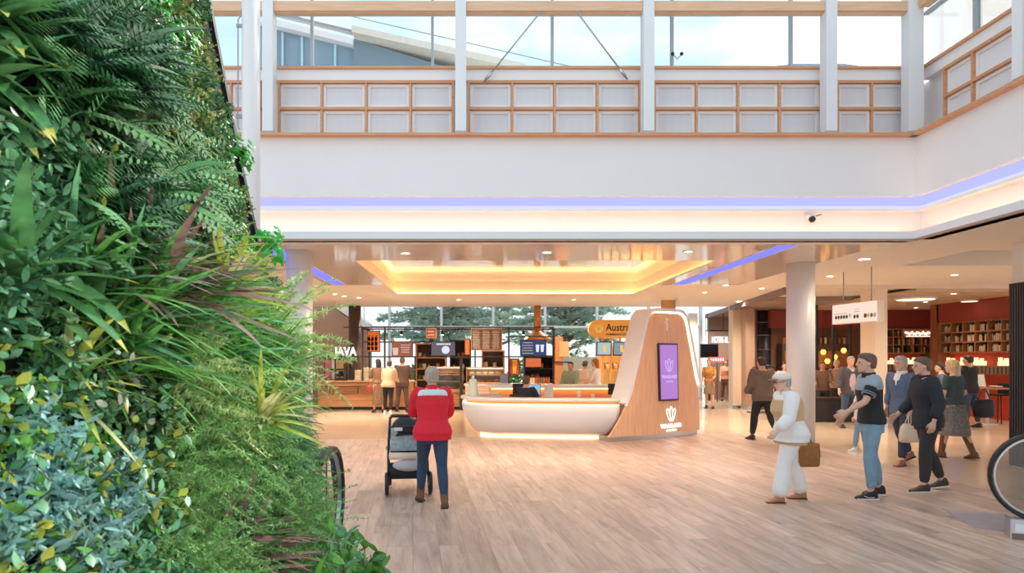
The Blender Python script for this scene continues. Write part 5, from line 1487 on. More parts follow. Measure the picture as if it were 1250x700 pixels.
def sp_blue(seed):
    rnd = random.Random(seed); b = MB()
    for k in range(44):
        d = rdir(rnd, 1.35); base = Vector((0, 0, 0)); tip = d*rnd.uniform(.13, .23)
        for i in range(13):
            t = .3 + .7*i/13; p = base.lerp(tip, t); u = (rdir(rnd, PI) + d*.7).normalized()
            leaf(b, p, u, rdir(rnd, PI), .046*rnd.uniform(.7, 1.2), .0085, .1, 3, .3)
    return b.mesh('stonecrop', [LG['blue']])
def sp_ivy(seed):
    rnd = random.Random(seed); b = MB()
    for k in range(34):
        d = rdir(rnd, 1.3); p = d*rnd.uniform(.03, .2); p.z += .04
        nrm = (d + Vector((0, .4, .6))).normalized(); u = nrm.cross(rdir(rnd, PI)).normalized(); v = nrm.cross(u)
        s_ = rnd.uniform(.035, .06); c = p + d*.02; pts = []
        for i in range(15):
            a = 2*PI*i/15; rr = s_*(.72 + .28*math.cos(5*a)); pts.append(c + u*rr*math.cos(a) + v*rr*math.sin(a) + nrm*(-.2*s_*abs(math.sin(2.5*a))))
        b.add([c + nrm*.1*s_] + pts, [(0, i + 1, (i + 1) % 15 + 1) for i in range(15)], True)
    return b.mesh('ivy', [LG['ivy']])
def sp_laurel(seed):
    rnd = random.Random(seed); b = MB()
    for k in range(9):
        d = Vector((rnd.uniform(-.5, .5), rnd.uniform(-.2, .5), 1)); pts = arc(Vector((rnd.uniform(-.1, .1), 0, 0)), d, rnd.uniform(.35, .62), -.4, 6)
        b.mi = 2; b.tube(pts, .004, 4, False); b.mi = 0
        for i in range(2, 7):
            for e in range(3 if i < 6 else 5):
                u = (rdir(rnd, PI) + (pts[i] - pts[i-1]).normalized()*.6).normalized()
                leaf(b, pts[i], u, Vector((0, .8, .6)), rnd.uniform(.09, .14), rnd.uniform(.022, .032), .5, 4, .2, None, rnd.randrange(2))
    return b.mesh('laurel', [LG['laurel'], LG['mint'], STEMM])

SPEC = {
 'fern': ([sp_fern(s) for s in (1, 2, 3)], 'fern', 'mid green fern with arching feathery fronds', 'fern', .30),
 'darkfern': ([sp_fern(s, 'darkfern', .46, 15, 15) for s in (4, 5)], 'fern', 'dark green fern with broad feathery fronds', 'fern', .32),
 'fine': ([sp_fine(s) for s in (6, 7, 8)], 'asparagus_fern', 'fine needle-leaved green fern', 'fern', .28),
 'plume': ([sp_fine(s, 'plume', .5, 22, .0048) for s in (9, 10)], 'asparagus_fern', 'pale yellow-green feathery plume plant', 'fern', .3),
 'blade': ([sp_blades(s, ('blade', 'blade', 'mint'), .62, 26, .019) for s in (11, 12)], 'grass_tuft', 'long green bladed grass tuft', 'grass plant', .3),
 'lime': ([sp_blades(s, ('lime', 'blade', 'lime', 'cream'), .42, 26, .017, 1.2, .7) for s in (13, 14)], 'grass_tuft', 'lime yellow bladed grass tuft', 'grass plant', .26),
 'bronze': ([sp_blades(s, ('bronze', 'bronze', 'dark'), .52, 18, .02, 1.0, .5) for s in (15,)], 'cordyline', 'bronze purple bladed plant', 'plant', .3),
 'strap': ([sp_strap(s) for s in (16, 17)], 'bromeliad', 'broad strap-leaved plant with yellow tips', 'plant', .3),
 'dark': ([sp_shrub(s, ('dark', 'dark', 'deep'), .27, 28, 10, .05, .016) for s in (18, 19, 20)], 'evergreen_shrub', 'glossy dark small-leaved shrub', 'shrub', .23),
 'olive': ([sp_shrub(s, ('dark', 'olive', 'olive'), .25, 28, 10, .042, .013) for s in (21, 22)], 'evergreen_shrub', 'olive green small-leaved shrub', 'shrub', .23),
 'gold': ([sp_shrub(s, ('mint', 'laurel', 'gold'), .25, 24, 9, .045, .014, 2) for s in (23, 24)], 'golden_shrub', 'shrub with golden yellow leaf tips', 'shrub', .23),
 'white': ([sp_shrub(s, ('mint', 'dark', 'white'), .25, 22, 9, .04, .014, 2) for s in (25,)], 'flowering_shrub', 'shrub with creamy white tips', 'shrub', .23),
 'mint': ([sp_shrub(s, ('mint', 'deep', 'mint'), .25, 28, 10, .05, .013) for s in (26, 27)], 'evergreen_shrub', 'mint green small-leaved shrub', 'shrub', .23),
 'blue': ([sp_blue(s) for s in (28, 29)], 'stonecrop', 'blue-green dense spiky cushion plant', 'plant', .2),
 'bigblade': ([sp_blades(51, ('blade', 'mint', 'blade'), .62, 26, .023, .95, .35, .5)], 'grass_tuft', 'broad green bladed tuft', 'grass plant', .3),
 'biglime': ([sp_blades(50, ('lime', 'lime', 'cream'), .40, 24, .021, 1.0, .4, .45)], 'grass_tuft', 'lime and cream bladed tuft', 'grass plant', .3),
 'ivy': ([sp_ivy(s) for s in (30,)], 'ivy_plant', 'bright green lobed ivy clump', 'plant', .2),
}
# wall surface: distance left of the camera as a function of height
WZ = [(0.0, -1.06), (.7, -1.22), (2.01, -1.53), (3.29, -1.81), (4.6, -2.06)]
def wallx(z):
    for (z0, x0), (z1, x1) in zip(WZ[:-1], WZ[1:]):
        if z <= z1 or z1 == 4.6: return x0 + (x1 - x0)*(z - z0)/(z1 - z0)
YE = 5.2
lw = thing('vertical_garden', 'dark leaning backing of the plant wall with a black end trim', 'plant wall', (-1.4, 3.0, 0))
org = lw.location
b = MB(); zs = [.0, .4, .8, 1.4, 2.0, 2.6, 3.2, 3.8, 4.6]
rings = []
for z in zs:
    x = wallx(z); rings.append([Vector((x - .02, .3, z)) - org, Vector((x - .02, YE - .03, z)) - org, Vector((x - .22, YE - .03, z)) - org, Vector((x - .22, .3, z)) - org])
b.loft(rings, True, False); b.build('backing', mat('dark_planting_felt', (30, 40, 28), .95, var=.2, scale=20), lw)
b = MB(); rings = []
for z in zs:
    x = wallx(z); rings.append([Vector((x + .012, YE - .028, z)) - org, Vector((x + .012, YE + .03, z)) - org, Vector((x - .24, YE + .03, z)) - org, Vector((x - .24, YE - .028, z)) - org])
b.loft(rings, True, False); b.build('edge_trim', mat('black_trim', (30, 28, 32), .5), lw)

# what grows where, read off the photograph: (x, y, kind)
ANCH = [(20, 30, 'strap'), (70, 110, 'fern'), (15, 120, 'strap'), (60, 40, 'mint'), (40, 80, 'fern'), (100, 60, 'darkfern'), (90, 130, 'darkfern'), (120, 25, 'dark'), (130, 85, 'darkfern'), (175, 60, 'darkfern'), (175, 130, 'fern'), (185, 20, 'ivy'), (150, 10, 'dark'), (215, 30, 'olive'), (245, 25, 'dark'), (255, 60, 'olive'), (225, 80, 'olive'), (205, 75, 'ivy'),
        (245, 110, 'dark'), (265, 125, 'dark'), (270, 160, 'dark'), (220, 130, 'olive'), (40, 170, 'mint'), (20, 210, 'mint'), (60, 240, 'mint'), (100, 190, 'gold'), (130, 210, 'gold'), (110, 150, 'fern'), (30, 270, 'darkfern'), (160, 190, 'olive'), (200, 180, 'olive'), (230, 180, 'olive'), (255, 190, 'dark'), (288, 192, 'ivy'),
        (170, 240, 'fern'), (140, 280, 'darkfern'), (200, 275, 'gold'), (220, 250, 'fern'), (245, 230, 'mint'), (260, 215, 'olive'), (285, 240, 'olive'), (265, 260, 'mint'), (295, 270, 'dark'), (285, 290, 'white'), (312, 300, 'ivy'), (310, 265, 'mint'), (70, 300, 'mint'), (60, 330, 'strap'), (110, 330, 'gold'), (20, 320, 'mint'), (30, 390, 'strap'), (15, 250, 'mint'), (90, 270, 'fern'),
        (90, 400, 'strap'), (70, 440, 'mint'), (180, 340, 'bronze'), (225, 340, 'bronze'), (270, 330, 'lime'), (295, 320, 'lime'), (150, 370, 'blade'), (200, 400, 'blade'), (180, 440, 'blade'), (250, 380, 'lime'), (330, 340, 'mint'), (325, 375, 'mint'), (285, 380, 'lime'), (335, 400, 'plume'), (350, 430, 'plume'), (315, 450, 'blade'),
        (20, 440, 'gold'), (130, 470, 'lime'), (165, 480, 'white'), (195, 490, 'gold'), (220, 470, 'plume'), (250, 430, 'blade'), (50, 490, 'strap'), (25, 530, 'gold'), (50, 550, 'blue'), (20, 590, 'blue'), (70, 600, 'blue'), (90, 540, 'gold'), (120, 580, 'gold'), (130, 620, 'blue'), (150, 600, 'blue'), (105, 640, 'blue'), (30, 640, 'blue'), (60, 670, 'mint'), (20, 690, 'gold'),
        (170, 550, 'gold'), (190, 600, 'gold'), (150, 530, 'white'), (300, 490, 'lime'), (320, 510, 'lime'), (270, 510, 'fine'), (240, 550, 'fine'), (280, 560, 'fine'), (220, 620, 'fine'), (260, 620, 'fine'), (310, 560, 'fine'), (350, 520, 'blade'), (355, 560, 'fern'), (300, 620, 'white'), (330, 600, 'fine'), (360, 620, 'fine'), (200, 670, 'mint'), (160, 660, 'mint'),
        (240, 690, 'fine'), (290, 670, 'bronze'), (330, 680, 'fine'), (370, 660, 'fine'), (300, 600, 'fine'), (345, 480, 'fine'), (330, 460, 'blade'), (200, 520, 'dark'), (230, 500, 'plume'), (120, 110, 'darkfern'), (80, 80, 'darkfern')]
FIRST = set(); NPL = 0
def region(px, py):
    v = 'upper' if py < 235 else 'middle' if py < 465 else 'lower'
    return v
def plant(kind, loc, normal, roll, s, label, group=None):
    global NPL
    meshes, name, _, cat, _ = SPEC[kind]
    me = meshes[NPL % len(meshes)]; NPL += 1
    z = normal.normalized(); y = Vector((0, 0, 1)) - z*z.z; y.normalize(); x = y.cross(z)
    M = Matrix((x, y, z)).transposed() @ Matrix.Rotation(roll, 3, 'Z')
    o = link(name, me, None, loc, M.to_euler()); o.scale = (s, s, s)
    return tag(o, label, cat, group)
rnd = random.Random(77)
grid_pts = []
z = .12
row = 0
while z < 4.55:
    y = 1.35 + (.09 if row % 2 else 0)
    while y < 5.16:
        yy, zz = y + rnd.uniform(-.05, .05), z + rnd.uniform(-.05, .05)
        yy = min(yy, 5.12)
        x = wallx(zz); px, py = CX + F*x/yy, CY + F*(EYE - zz)/yy
        if -110 < px < 430 and -90 < py < 800: grid_pts.append((x, yy, zz, px, py))
        y += .195
    z += .17; row += 1
for x, y, z, px, py in grid_pts:
    ox, oy = px + 25 + rnd.gauss(0, 11), py + rnd.gauss(0, 11)      # plants stand out from the wall, so they show further right
    kind = min(ANCH, key=lambda a: (a[0] - ox)**2 + (a[1] - oy)**2)[2]
    if y > 4.2 and kind in ('blade', 'bronze', 'plume') and rnd.random() < (.5 if z > 1.0 else .8): kind = rnd.choice(['olive', 'mint', 'fine'] if z < 2 else ['olive', 'mint', 'dark'])
    if y > 4.9 and z > 2.55: continue
    s = rnd.uniform(.78, 1.1)
    if y > 4.2: s *= .8
    if y > 4.6: s *= .72 if z < 2.4 else .62
    n = Vector((1, rnd.uniform(-.3, .15), .3 + rnd.uniform(-.15, .15)))
    v = region(px, py)
    lab = '%s growing in the %s part of the living wall' % (SPEC[kind][2], v)
    plant(kind, (x, y, z), n, rnd.uniform(-.5, .5), s, lab, '%ss in the %s living wall' % (SPEC[kind][2], v))
# the few that stand out by themselves
def solo(kind, px, py, Y, s, n, label, roll=0, back=.14):
    p = at(px, py, Y)
    x = wallx(p.z)
    plant(kind, (min(x + .02, p.x) if back is None else p.x - back, Y, p.z), Vector(n), roll, s, label)
solo('bigblade', 175, 450, 2.8, 1.15, (1, -.1, .35), 'largest green bladed grass tuft, its blades reaching far right at mid height', 0, .3)
solo('bronze', 232, 362, 3.1, 1.3, (1, -.1, .2), 'bronze purple bladed plant reaching right over the lime grass', .2, .12)
solo('biglime', 300, 515, 3.5, .95, (1, -.4, .4), 'lime and cream bladed tuft standing bright among fine ferns', .1, -.08)
solo('biglime', 265, 362, 3.5, 1.0, (1, -.3, .5), 'lime yellow tuft behind the bronze blades, at the height of the golden ceiling', .2, -.05)
solo('plume', 345, 425, 4.4, 1.3, (1, .1, .35), 'large pale plume plant reaching right in front of the cafe', .1, .1)
solo('plume', 345, 445, 4.4, 1.0, (1, -.2, .1), 'lower pale plume plant reaching right below the largest plume', -.2, .15)
solo('bigblade', 325, 478, 4.0, .85, (1, -.1, .2), 'green bladed tuft drooping right below the pale plumes', 0, .12)
solo('fern', 335, 455, 4.6, 1.0, (1, .0, .1), 'mid green fern hanging right beneath the pale plumes', 0, .05)
solo('strap', 60, 345, 2.1, 1.05, (1, -.2, .5), 'largest strap-leaved plant with yellow tips, standing upright at left', 0, .08)
solo('strap', 10, 45, 2.35, .95, (1, -.2, .3), 'strap-leaved plant with yellow tips in the top left corner', 0, .1)
solo('ivy', 288, 192, 5.0, .75, (1, -.3, .3), 'bright green ivy clump beside the black trim, below the top', 0, .0)
solo('ivy', 318, 303, 4.95, .95, (1, -.3, .3), 'bright green ivy clump at mid height on the edge of the plant wall', .5, .0)
solo('fine', 345, 575, 4.2, 1.15, (1, -.1, .35), 'large fine fern bulging right beside the left handrail', 0, .12)
solo('fine', 350, 640, 3.9, 1.4, (1, -.1, .35), 'large fine fern near the floor below the left handrail', .3, .12)
solo('fine', 385, 650, 4.0, 1.1, (1, -.2, .5), 'fine fern furthest right before the leafy laurel', -.3, .14)
solo('fine', 310, 690, 3.5, 1.4, (1, -.1, .3), 'large fine fern at the bottom edge of the picture', .1, .14)
# planter with the laurel shrubs at the foot
t = thing('planter_trough', 'low dark planter trough at the foot of the plant wall', 'planter', (-.72, 3.55, 0))
b = MB(); b.box((-.30, -.75, 0), (.16, .55, .02)); b.box((-.30, -.75, .02), (-.27, .55, .24)); b.box((.13, -.75, .02), (.16, .55, .24)); b.box((-.27, -.75, .02), (.13, -.72, .24)); b.box((-.27, .52, .02), (.13, .55, .24))
b.build('trough', DARK, t)
b = MB(); b.box((-.268, -.718, .02), (.128, .518, .2)); b.build('soil', mat('dark_soil', (52, 42, 34), .95, bump=.4), t)
LA = [sp_laurel(s) for s in (40, 41)]
for k, (x, y, s, lb) in enumerate(((-.70, 3.98, .8, 'farthest laurel shrub in the trough, nearest the left handrail'), (-.68, 3.66, .95, 'middle leafy laurel shrub in the trough at the foot of the wall'), (-.66, 3.3, .95, 'leafy laurel shrub at the bottom edge, rightmost leaves of the planting'), (-.76, 3.02, .9, 'nearest laurel shrub in the trough, cut by the bottom edge'))):
    o = link('laurel_shrub', LA[k % 2], None, (x, y, .2), (R(14), R(12), 0)); o.scale = (s, s, s); o.rotation_euler = Euler((R(-8), R(20), k*1.3)); tag(o, lb, 'shrub')
# ================================================================ escalator ends
BAL = glass('balustrade_glass', (226, 224, 220), .5)
def escalator(label, base, ax, length, r=.41, zt=1.0, dz=0.0, deck=.19, low=None):
    """one balustrade end: ax runs from the rounded end into the escalator"""
    t = thing('escalator', label, 'escalator', base)
    ax = Vector(ax); up = Vector((0, 0, 1)); sd = ax.cross(up)
    zc = zt - r; pts = []
    L_ = lambda q: Vector((0, 0, dz*max(0, q)))
    pts.append(ax*length + up*zt + L_(length - r))
    for k in range(7): 
        q = length + (r - length)*k/6; pts.append(ax*q + up*zt + L_(q - r))
    for k in range(1, 19):
        a = PI/2 + PI*.92*k/18
        pts.append(ax*(r + r*math.cos(a)) + up*(zc + r*math.sin(a)))
    b = MB(); rings = []
    for i, p in enumerate(pts):
        d = (pts[min(i+1, len(pts)-1)] - pts[max(i-1, 0)]).normalized(); n = d.cross(sd).normalized()
        rings.append([p + sd*.045*math.copysign(abs(math.cos(2*PI*j/14))**.5, math.cos(2*PI*j/14)) + n*.020*math.sin(2*PI*j/14) for j in range(14)])
    b.loft(rings); b.build('handrail', RUBBER, t)
    b = MB(); rings = []
    for i, p in enumerate(pts):
        d = (pts[min(i+1, len(pts)-1)] - pts[max(i-1, 0)]).normalized(); n = d.cross(sd).normalized()
        c = Vector((0, 0, zc)) + ax*r; inn = (c - p); inn = inn.normalized() if i > 7 else -up
        rings.append([p + inn*.026 + sd*.022, p + inn*.026 - sd*.022, p + inn*.042 - sd*.022, p + inn*.042 + sd*.022])
    b.loft(rings, True, False); b.build('guide_rail', CHROME, t)
    length = low or length
    poly = [(length, deck), (length, zt - .04 + dz*(length - r)), (r, zt - .04)] + [(r + (r - .04)*math.cos(PI/2 + PI*.85*k/14), zc + (r - .04)*math.sin(PI/2 + PI*.85*k/14)) for k in range(1, 15)] + [(r*.7, deck)]
    b = MB(); b.prism(poly, lambda a, z, q: ax*a + sd*q + up*z, -.006, .006); b.build('glass_panel', BAL, t)
    b = MB(); b.prism([(r*.36, .06), (length, .06), (length, deck), (r*.36, deck)], lambda a, z, q: ax*a + sd*q + up*z, -.09, .11); b.build('deck', mat('brushed_deck', (206, 206, 210), .35, .4), t)
    b = MB(); b.prism([(r*.42, .075), (length, .075), (length, .15), (r*.42, .15)], lambda a, z, q: ax*a + sd*q + up*z, -.098, -.088); b.prism([(r*.42, .075), (length, .075), (length, .15), (r*.42, .15)], lambda a, z, q: ax*a + sd*q + up*z, .108, .118); b.build('side_panel', WHITE_STEEL, t)
    b = MB(); b.prism([(r*.36, 0), (length, 0), (length, .06), (r*.36, .06)], lambda a, z, q: ax*a + sd*q + up*z, -.08, .10); b.build('plinth', mat('brown_plinth', (126, 104, 92), .5), t)
    b = MB(); b.prism([(r*.33, 0), (r*.36, 0), (r*.36, deck + .005), (r*.33, deck + .005)], lambda a, z, q: ax*a + sd*q + up*z, -.095, .115); b.build('end_cap', CHROME, t)
    return t
escalator('rounded end of an escalator with a black handrail at the lower right edge', (4.99, 6.62, 0), (.90, -.436, 0), 4.2)
escalator('rounded end of an escalator with a black handrail beside the plant wall', (-1.15, 5.80, 0), (0, -1, 0), .85, dz=-.12, low=.52)
t = thing('landing_plate', 'pale grey metal plate in the floor left of the right escalator end', 'floor plate', (5.2, 7.2, 0))
b = MB(); b.prism([(-.15, -.30), (.03, -.47), (.61, .30), (.10, .55)], lambda a, c, q: Vector((a, c, q)), 0, .006); b.build('plate', mat('pale_plate', (176, 172, 182), .35, .3), t)
b = MB()
for k in range(12): b.box((-.08 + .045*k, -.26 + .04*k, .006), (-.065 + .045*k, .22 + .012*k, .009))
b.build('grooves', mat('pale_plate', (176, 172, 182), .35, .3), t)
# ================================================================ people
def lerp(a, b, t): return a + (b - a)*t
def remesh(mb, voxel, smooth=2):
    """one continuous surface from overlapping closed shapes"""
    me = mb.mesh('body', [])
    o = bpy.data.objects.new('body', me); COL.objects.link(o)
    m = o.modifiers.new('remesh', 'REMESH'); m.mode = 'VOXEL'; m.voxel_size = voxel
    if smooth:
        m2 = o.modifiers.new('smooth', 'SMOOTH'); m2.factor = .5; m2.iterations = smooth
    bpy.context.view_layer.update()
    dg = bpy.context.evaluated_depsgraph_get()
    r = bpy.data.meshes.new_from_object(o.evaluated_get(dg))
    bpy.data.objects.remove(o); bpy.data.meshes.remove(me)
    r.polygons.foreach_set('use_smooth', [True]*len(r.polygons))
    return r
SKINS = [mat('skin_light', (226, 182, 158), .5, var=.03), mat('skin_rosy', (216, 166, 142), .5, var=.03), mat('skin_tan', (196, 146, 118), .5, var=.03)]
EYE_M = mat('dark_eye', (44, 34, 30), .25); LIP = mat('lips', (176, 104, 98), .5)

class Pose:
    """joint positions in the person's own frame: faces +Y, right hand at +X, z up, scaled to the height"""
    def __init__(s, H=1.72, lean=3, twist=0, hip=(0, 0), knee=(4, 4), abd=(3, 3), sho=(0, 0), sabd=(8, 8), elb=(12, 12), ein=(0, 0), head=(0, 0), side=0, female=False, seat=None, wide=1.0, bend=0):
        k = H/1.75; s.k = k; s.female = female; s.wide = wide; s.headrot = head
        s.pel = Vector((0, 0, .95)); s.lean = lean; s.twist = twist; s.side = side
        X = Vector((1, 0, 0))
        s.leg = []
        for i, sg in ((0, -1), (1, 1)):        # 0 left, 1 right
            h = s.pel + Vector((sg*.092, 0, -.03))
            Rh = Matrix.Rotation(R(hip[i]), 3, 'X') @ Matrix.Rotation(R(-sg*abd[i]), 3, 'Y')
            kn = h + Rh @ Vector((0, 0, -.425))
            Rk = Rh @ Matrix.Rotation(R(-knee[i]), 3, 'X')
            an = kn + Rk @ Vector((0, 0, -.41))
            s.leg.append([h, kn, an, Rk])
        lowest = min(l[2].z for l in s.leg)
        s.foot = []
        for l in s.leg:
            dz = l[2].z - lowest
            if seat is not None: pitch = 0
            else: pitch = math.asin(max(0, min(.9, dz/.17)))
            s.foot.append(pitch)
        s.shift = Vector((0, 0, -(lowest - .085)))
        s.arm = []
        for i, sg in ((0, -1), (1, 1)):
            sh = s.sp(Vector((sg*(.165 if female else .185)*wide, 0, 1.425)))
            B = s.sprot(1.42)
            Ra = B @ Matrix.Rotation(R(sho[i]), 3, 'X') @ Matrix.Rotation(R(-sg*sabd[i]), 3, 'Y')
            el = sh + Ra @ Vector((0, 0, -.285))
            Re = Ra @ Matrix.Rotation(R(sg*ein[i]), 3, 'Z') @ Matrix.Rotation(R(elb[i]), 3, 'X')
            wr = el + Re @ Vector((0, 0, -.245))
            s.arm.append([sh, el, wr, Re])
    def sprot(s, z):
        t = max(0, min(1, (z - .95)/.35))
        return Matrix.Rotation(R(-s.lean*t), 3, 'X') @ Matrix.Rotation(R(s.side*t), 3, 'Y') @ Matrix.Rotation(R(s.twist*t), 3, 'Z')
    def sp(s, p):
        """bend a point of the upright trunk along the leaning spine"""
        q = Vector((0, 0, .95)); n = 8; z = p.z
        if z <= .95: return p.copy()
        for i in range(n):
            zi = .95 + (z - .95)*(i + .5)/n
            q = q + s.sprot(zi) @ Vector((0, 0, (z - .95)/n))
        return q + s.sprot(z) @ Vector((p.x, p.y, 0))
    def W(s, p): return (p + s.shift)*s.k

def ering(P, c, M, rx, ry, n=16, pw=1.0):
    out = []
    for i in range(n):
        a = 2*PI*i/n; ca, sa = math.cos(a), math.sin(a)
        if pw != 1.0: ca, sa = math.copysign(abs(ca)**pw, ca), math.copysign(abs(sa)**pw, sa)
        out.append(P.W(c + M @ Vector((rx*ca, ry*sa, 0))))
    return out
TORSO = [(.83, .10, .085, 0), (.88, .155, .105, -.005), (.94, .170, .118, -.012), (1.0, .160, .112, -.006), (1.08, .142, .098, 0), (1.18, .150, .104, .004), (1.28, .166, .114, .008), (1.36, .176, .110, .004), (1.42, .165, .092, -.002), (1.465, .108, .07, -.006), (1.50, .06, .058, -.004)]
TORSO_F = [(.83, .10, .088, 0), (.88, .160, .108, -.008), (.94, .178, .122, -.016), (1.0, .164, .112, -.008), (1.08, .130, .092, 0), (1.18, .138, .100, .006), (1.27, .150, .122, .018), (1.34, .154, .110, .010), (1.42, .142, .084, -.002), (1.465, .092, .064, -.006), (1.50, .052, .052, -.004)]
def torso(b, P, infl=0.0, z0=.80, z1=1.6, extra=None, grow=None):
    tab = TORSO_F if P.female else TORSO
    rings = []
    zs = [t[0] for t in tab if z0 - 1e-6 <= t[0] <= z1 + 1e-6]
    if not zs or zs[0] > z0 + .01: zs = [z0] + zs
    if zs[-1] < z1 - .01: zs = zs + [z1]
    def samp(z):
        if z <= tab[0][0]: return tab[1][1:] if infl else tab[0][1:]
        for a, c in zip(tab[:-1], tab[1:]):
            if a[0] <= z <= c[0]:
                f = (z - a[0])/(c[0] - a[0]); return tuple(lerp(a[i], c[i], f) for i in (1, 2, 3))
        return tab[-1][1:]
    for z in zs:
        rx, ry, oy = samp(z)
        if infl and z < .95: rx, ry = max(rx, .165), max(ry, .112)
        g = infl + (grow(z) if grow else 0)
        c = P.sp(Vector((0, 0, z))) if z > .95 else Vector((0, 0, z)); M = P.sprot(z)
        rings.append(ering(P, c + M @ Vector((0, oy, 0)), M, rx*P.wide + g, ry*(.5 + .5*P.wide) + g, 20, .9))
    b.loft(rings)
def chain(b, P, pts, rs, n=14):
    """tapered limb through joints, with extra rounding at both ends"""
    b.tube([P.W(p) for p in pts], [r*P.k for r in rs], n)
    for p, r in ((pts[0], rs[0]), (pts[-1], rs[-1])): b.ell(P.W(p), r*P.k*.99, 12, 8)
def legs(b, P, infl=0.0, t1=1.0, flare=0.0, side=(0, 1), t0=0.0):
    for i in side:
        h, kn, an, Rk = P.leg[i]
        f = 1.06 if P.female else 1.0
        prof = [(0, .088*f), (.5, .074*f), (.92, .056), (1.0, .054), (1.25, .055), (1.5, .05), (1.8, .037), (2.0, .034)]
        pts, rs = [], []
        fl = Rk @ Vector((0, -.012, 0))
        for t, r in prof:
            if t > t1*2 + 1e-6:
                break
            if t < t0*2 - 1e-6: continue
            p = h.lerp(kn, t) if t <= 1 else kn.lerp(an, t - 1) + fl*math.sin(PI*(t - 1))
            pts.append(p); rs.append(r + infl + flare*max(0, t - .9))
        chain(b, P, pts, rs)
def arms(b, P, infl=0.0, t1=2.0, side=(0, 1)):
    for i in side:
        sh, el, wr, Re = P.arm[i]
        f = .9 if P.female else 1.0
        prof = [(0, .056*f), (.25, .052*f), (.6, .045*f), (1.0, .038*f), (1.25, .039*f), (1.6, .031*f), (2.0, .025*f)]
        pts, rs = [], []
        for t, r in prof:
            if t > t1 + 1e-6: break
            pts.append(sh.lerp(el, t) if t <= 1 else el.lerp(wr, t - 1)); rs.append(r + infl)
        inner = P.sp(Vector(((-1, 1)[i]*.10, 0, 1.40)))
        chain(b, P, [inner] + pts, [(.06*f + infl*.8)] + rs)
def hand(b, P, i, curl=28):
    sh, el, wr, Re = P.arm[i]; sg = (-1, 1)[i]; k = P.k
    # palm faces the thigh; local axes: down = -Z of the forearm, thumb forward (+Y), palm towards the body (-sg X)
    Z, Y_, X_ = Re @ Vector((0, 0, -1)), Re @ Vector((0, 1, 0)), Re @ Vector((-sg, 0, 0))
    rings = []
    for d, w, th in ((-.01, .024, .02), (.03, .034, .017), (.07, .041, .015), (.095, .040, .013)):
        c = wr + Z*d
        rings.append([P.W(c + Y_*w*math.cos(2*PI*q/12) + X_*th*math.sin(2*PI*q/12)) for q in range(12)])
    b.loft(rings)
    for q, (o, L_) in enumerate(((.031, .070), (.011, .078), (-.010, .072), (-.030, .056))):
        base = wr + Z*.088 + Y_*o; d = Z.copy(); pts = [base]
        a = R(curl*(.6 + .18*q))
        for s_ in range(3):
            d = (d*math.cos(a) + X_*math.sin(a)).normalized()
            pts.append(pts[-1] + d*L_*(.42, .32, .26)[s_]); a *= .95
        b.tube([P.W(p) for p in pts], [.0095*k, .009*k, .0085*k, .007*k], 8); b.ell(P.W(pts[-1]), .007*k, 8, 6)
    base = wr + Z*.025 + Y_*.026
    pts = [base, base + Z*.028 + Y_*.022 + X_*.008, base + Z*.052 + Y_*.026 + X_*.02, base + Z*.072 + Y_*.022 + X_*.028]
    b.tube([P.W(p) for p in pts], [.013*k, .0115*k, .010*k, .008*k], 8); b.ell(P.W(pts[-1]), .008*k, 8, 6)
def headframe(P):
    nb = P.sp(Vector((0, -.008, 1.47))); B = P.sprot(1.5)
    Hr = Matrix.Rotation(R(P.lean*.8), 3, 'X') @ B @ Matrix.Rotation(R(P.headrot[0]), 3, 'Z') @ Matrix.Rotation(R(P.headrot[1]), 3, 'X')
    c = nb + (B @ Vector((0, .012, .075))) + Hr @ Vector((0, .022, .090))
    return nb, c, Hr
def head(b, P):
    nb, c, Hr = headframe(P); k = P.k
    f = .97 if P.female else 1.0
    b.tube([P.W(nb - P.sprot(1.5) @ Vector((0, 0, .03))), P.W(nb.lerp(c, .45)), P.W(c + Hr @ Vector((0, -.02, -.04)))], [.058*k*f, .052*k*f, .055*k*f], 14)
    prof = [(-.115, .018, .022, .062), (-.105, .036, .036, .048), (-.085, .050, .060, .024), (-.06, .058, .076, .010), (-.03, .066, .088, .0), (0, .071, .095, -.003), (.03, .073, .098, -.006), (.06, .070, .094, -.008), (.085, .058, .078, -.010), (.105, .036, .050, -.010), (.114, .015, .02, -.010)]
    rings = []
    for z, rx, ry, oy in prof:
        rings.append([P.W(c + Hr @ Vector((rx*f*math.cos(2*PI*q/20), oy + ry*math.sin(2*PI*q/20), z))) for q in range(20)])
    b.loft(rings)
    V = lambda x, y, z: P.W(c + Hr @ Vector((x, y, z)))
    b.tube([V(0, .088, .012), V(0, .102, -.012), V(0, .110, -.028), V(0, .094, -.036)], [.009*k, .012*k, .015*k, .010*k], 8)
    for s_ in (-1, 1):
        b.ell(V(s_*.073*f, -.008, -.012), (.011*k, .020*k, .032*k), 10, 8, Hr)
        b.ell(V(s_*.03, .082, .018), (.02*k, .012*k, .008*k), 8, 6, Hr)       # brow
    b.ell(V(0, .088, -.062), (.026*k, .012*k, .012*k), 10, 6, Hr)
    return c, Hr, V
def face_parts(P, t):
    nb, c, Hr = headframe(P); k = P.k
    V = lambda x, y, z: P.W(c + Hr @ Vector((x, y, z)))
    for s_ in (-1, 1):
        b = MB(); b.ell(V(s_*.031, .0885, .0), (.0125*k, .006*k, .006*k), 10, 6, Hr); b.build('eye', EYE_M, t)
    b = MB(); b.ell(V(0, .0985, -.060), (.021*k, .006*k, .006*k), 10, 6, Hr); b.build('mouth', LIP, t)
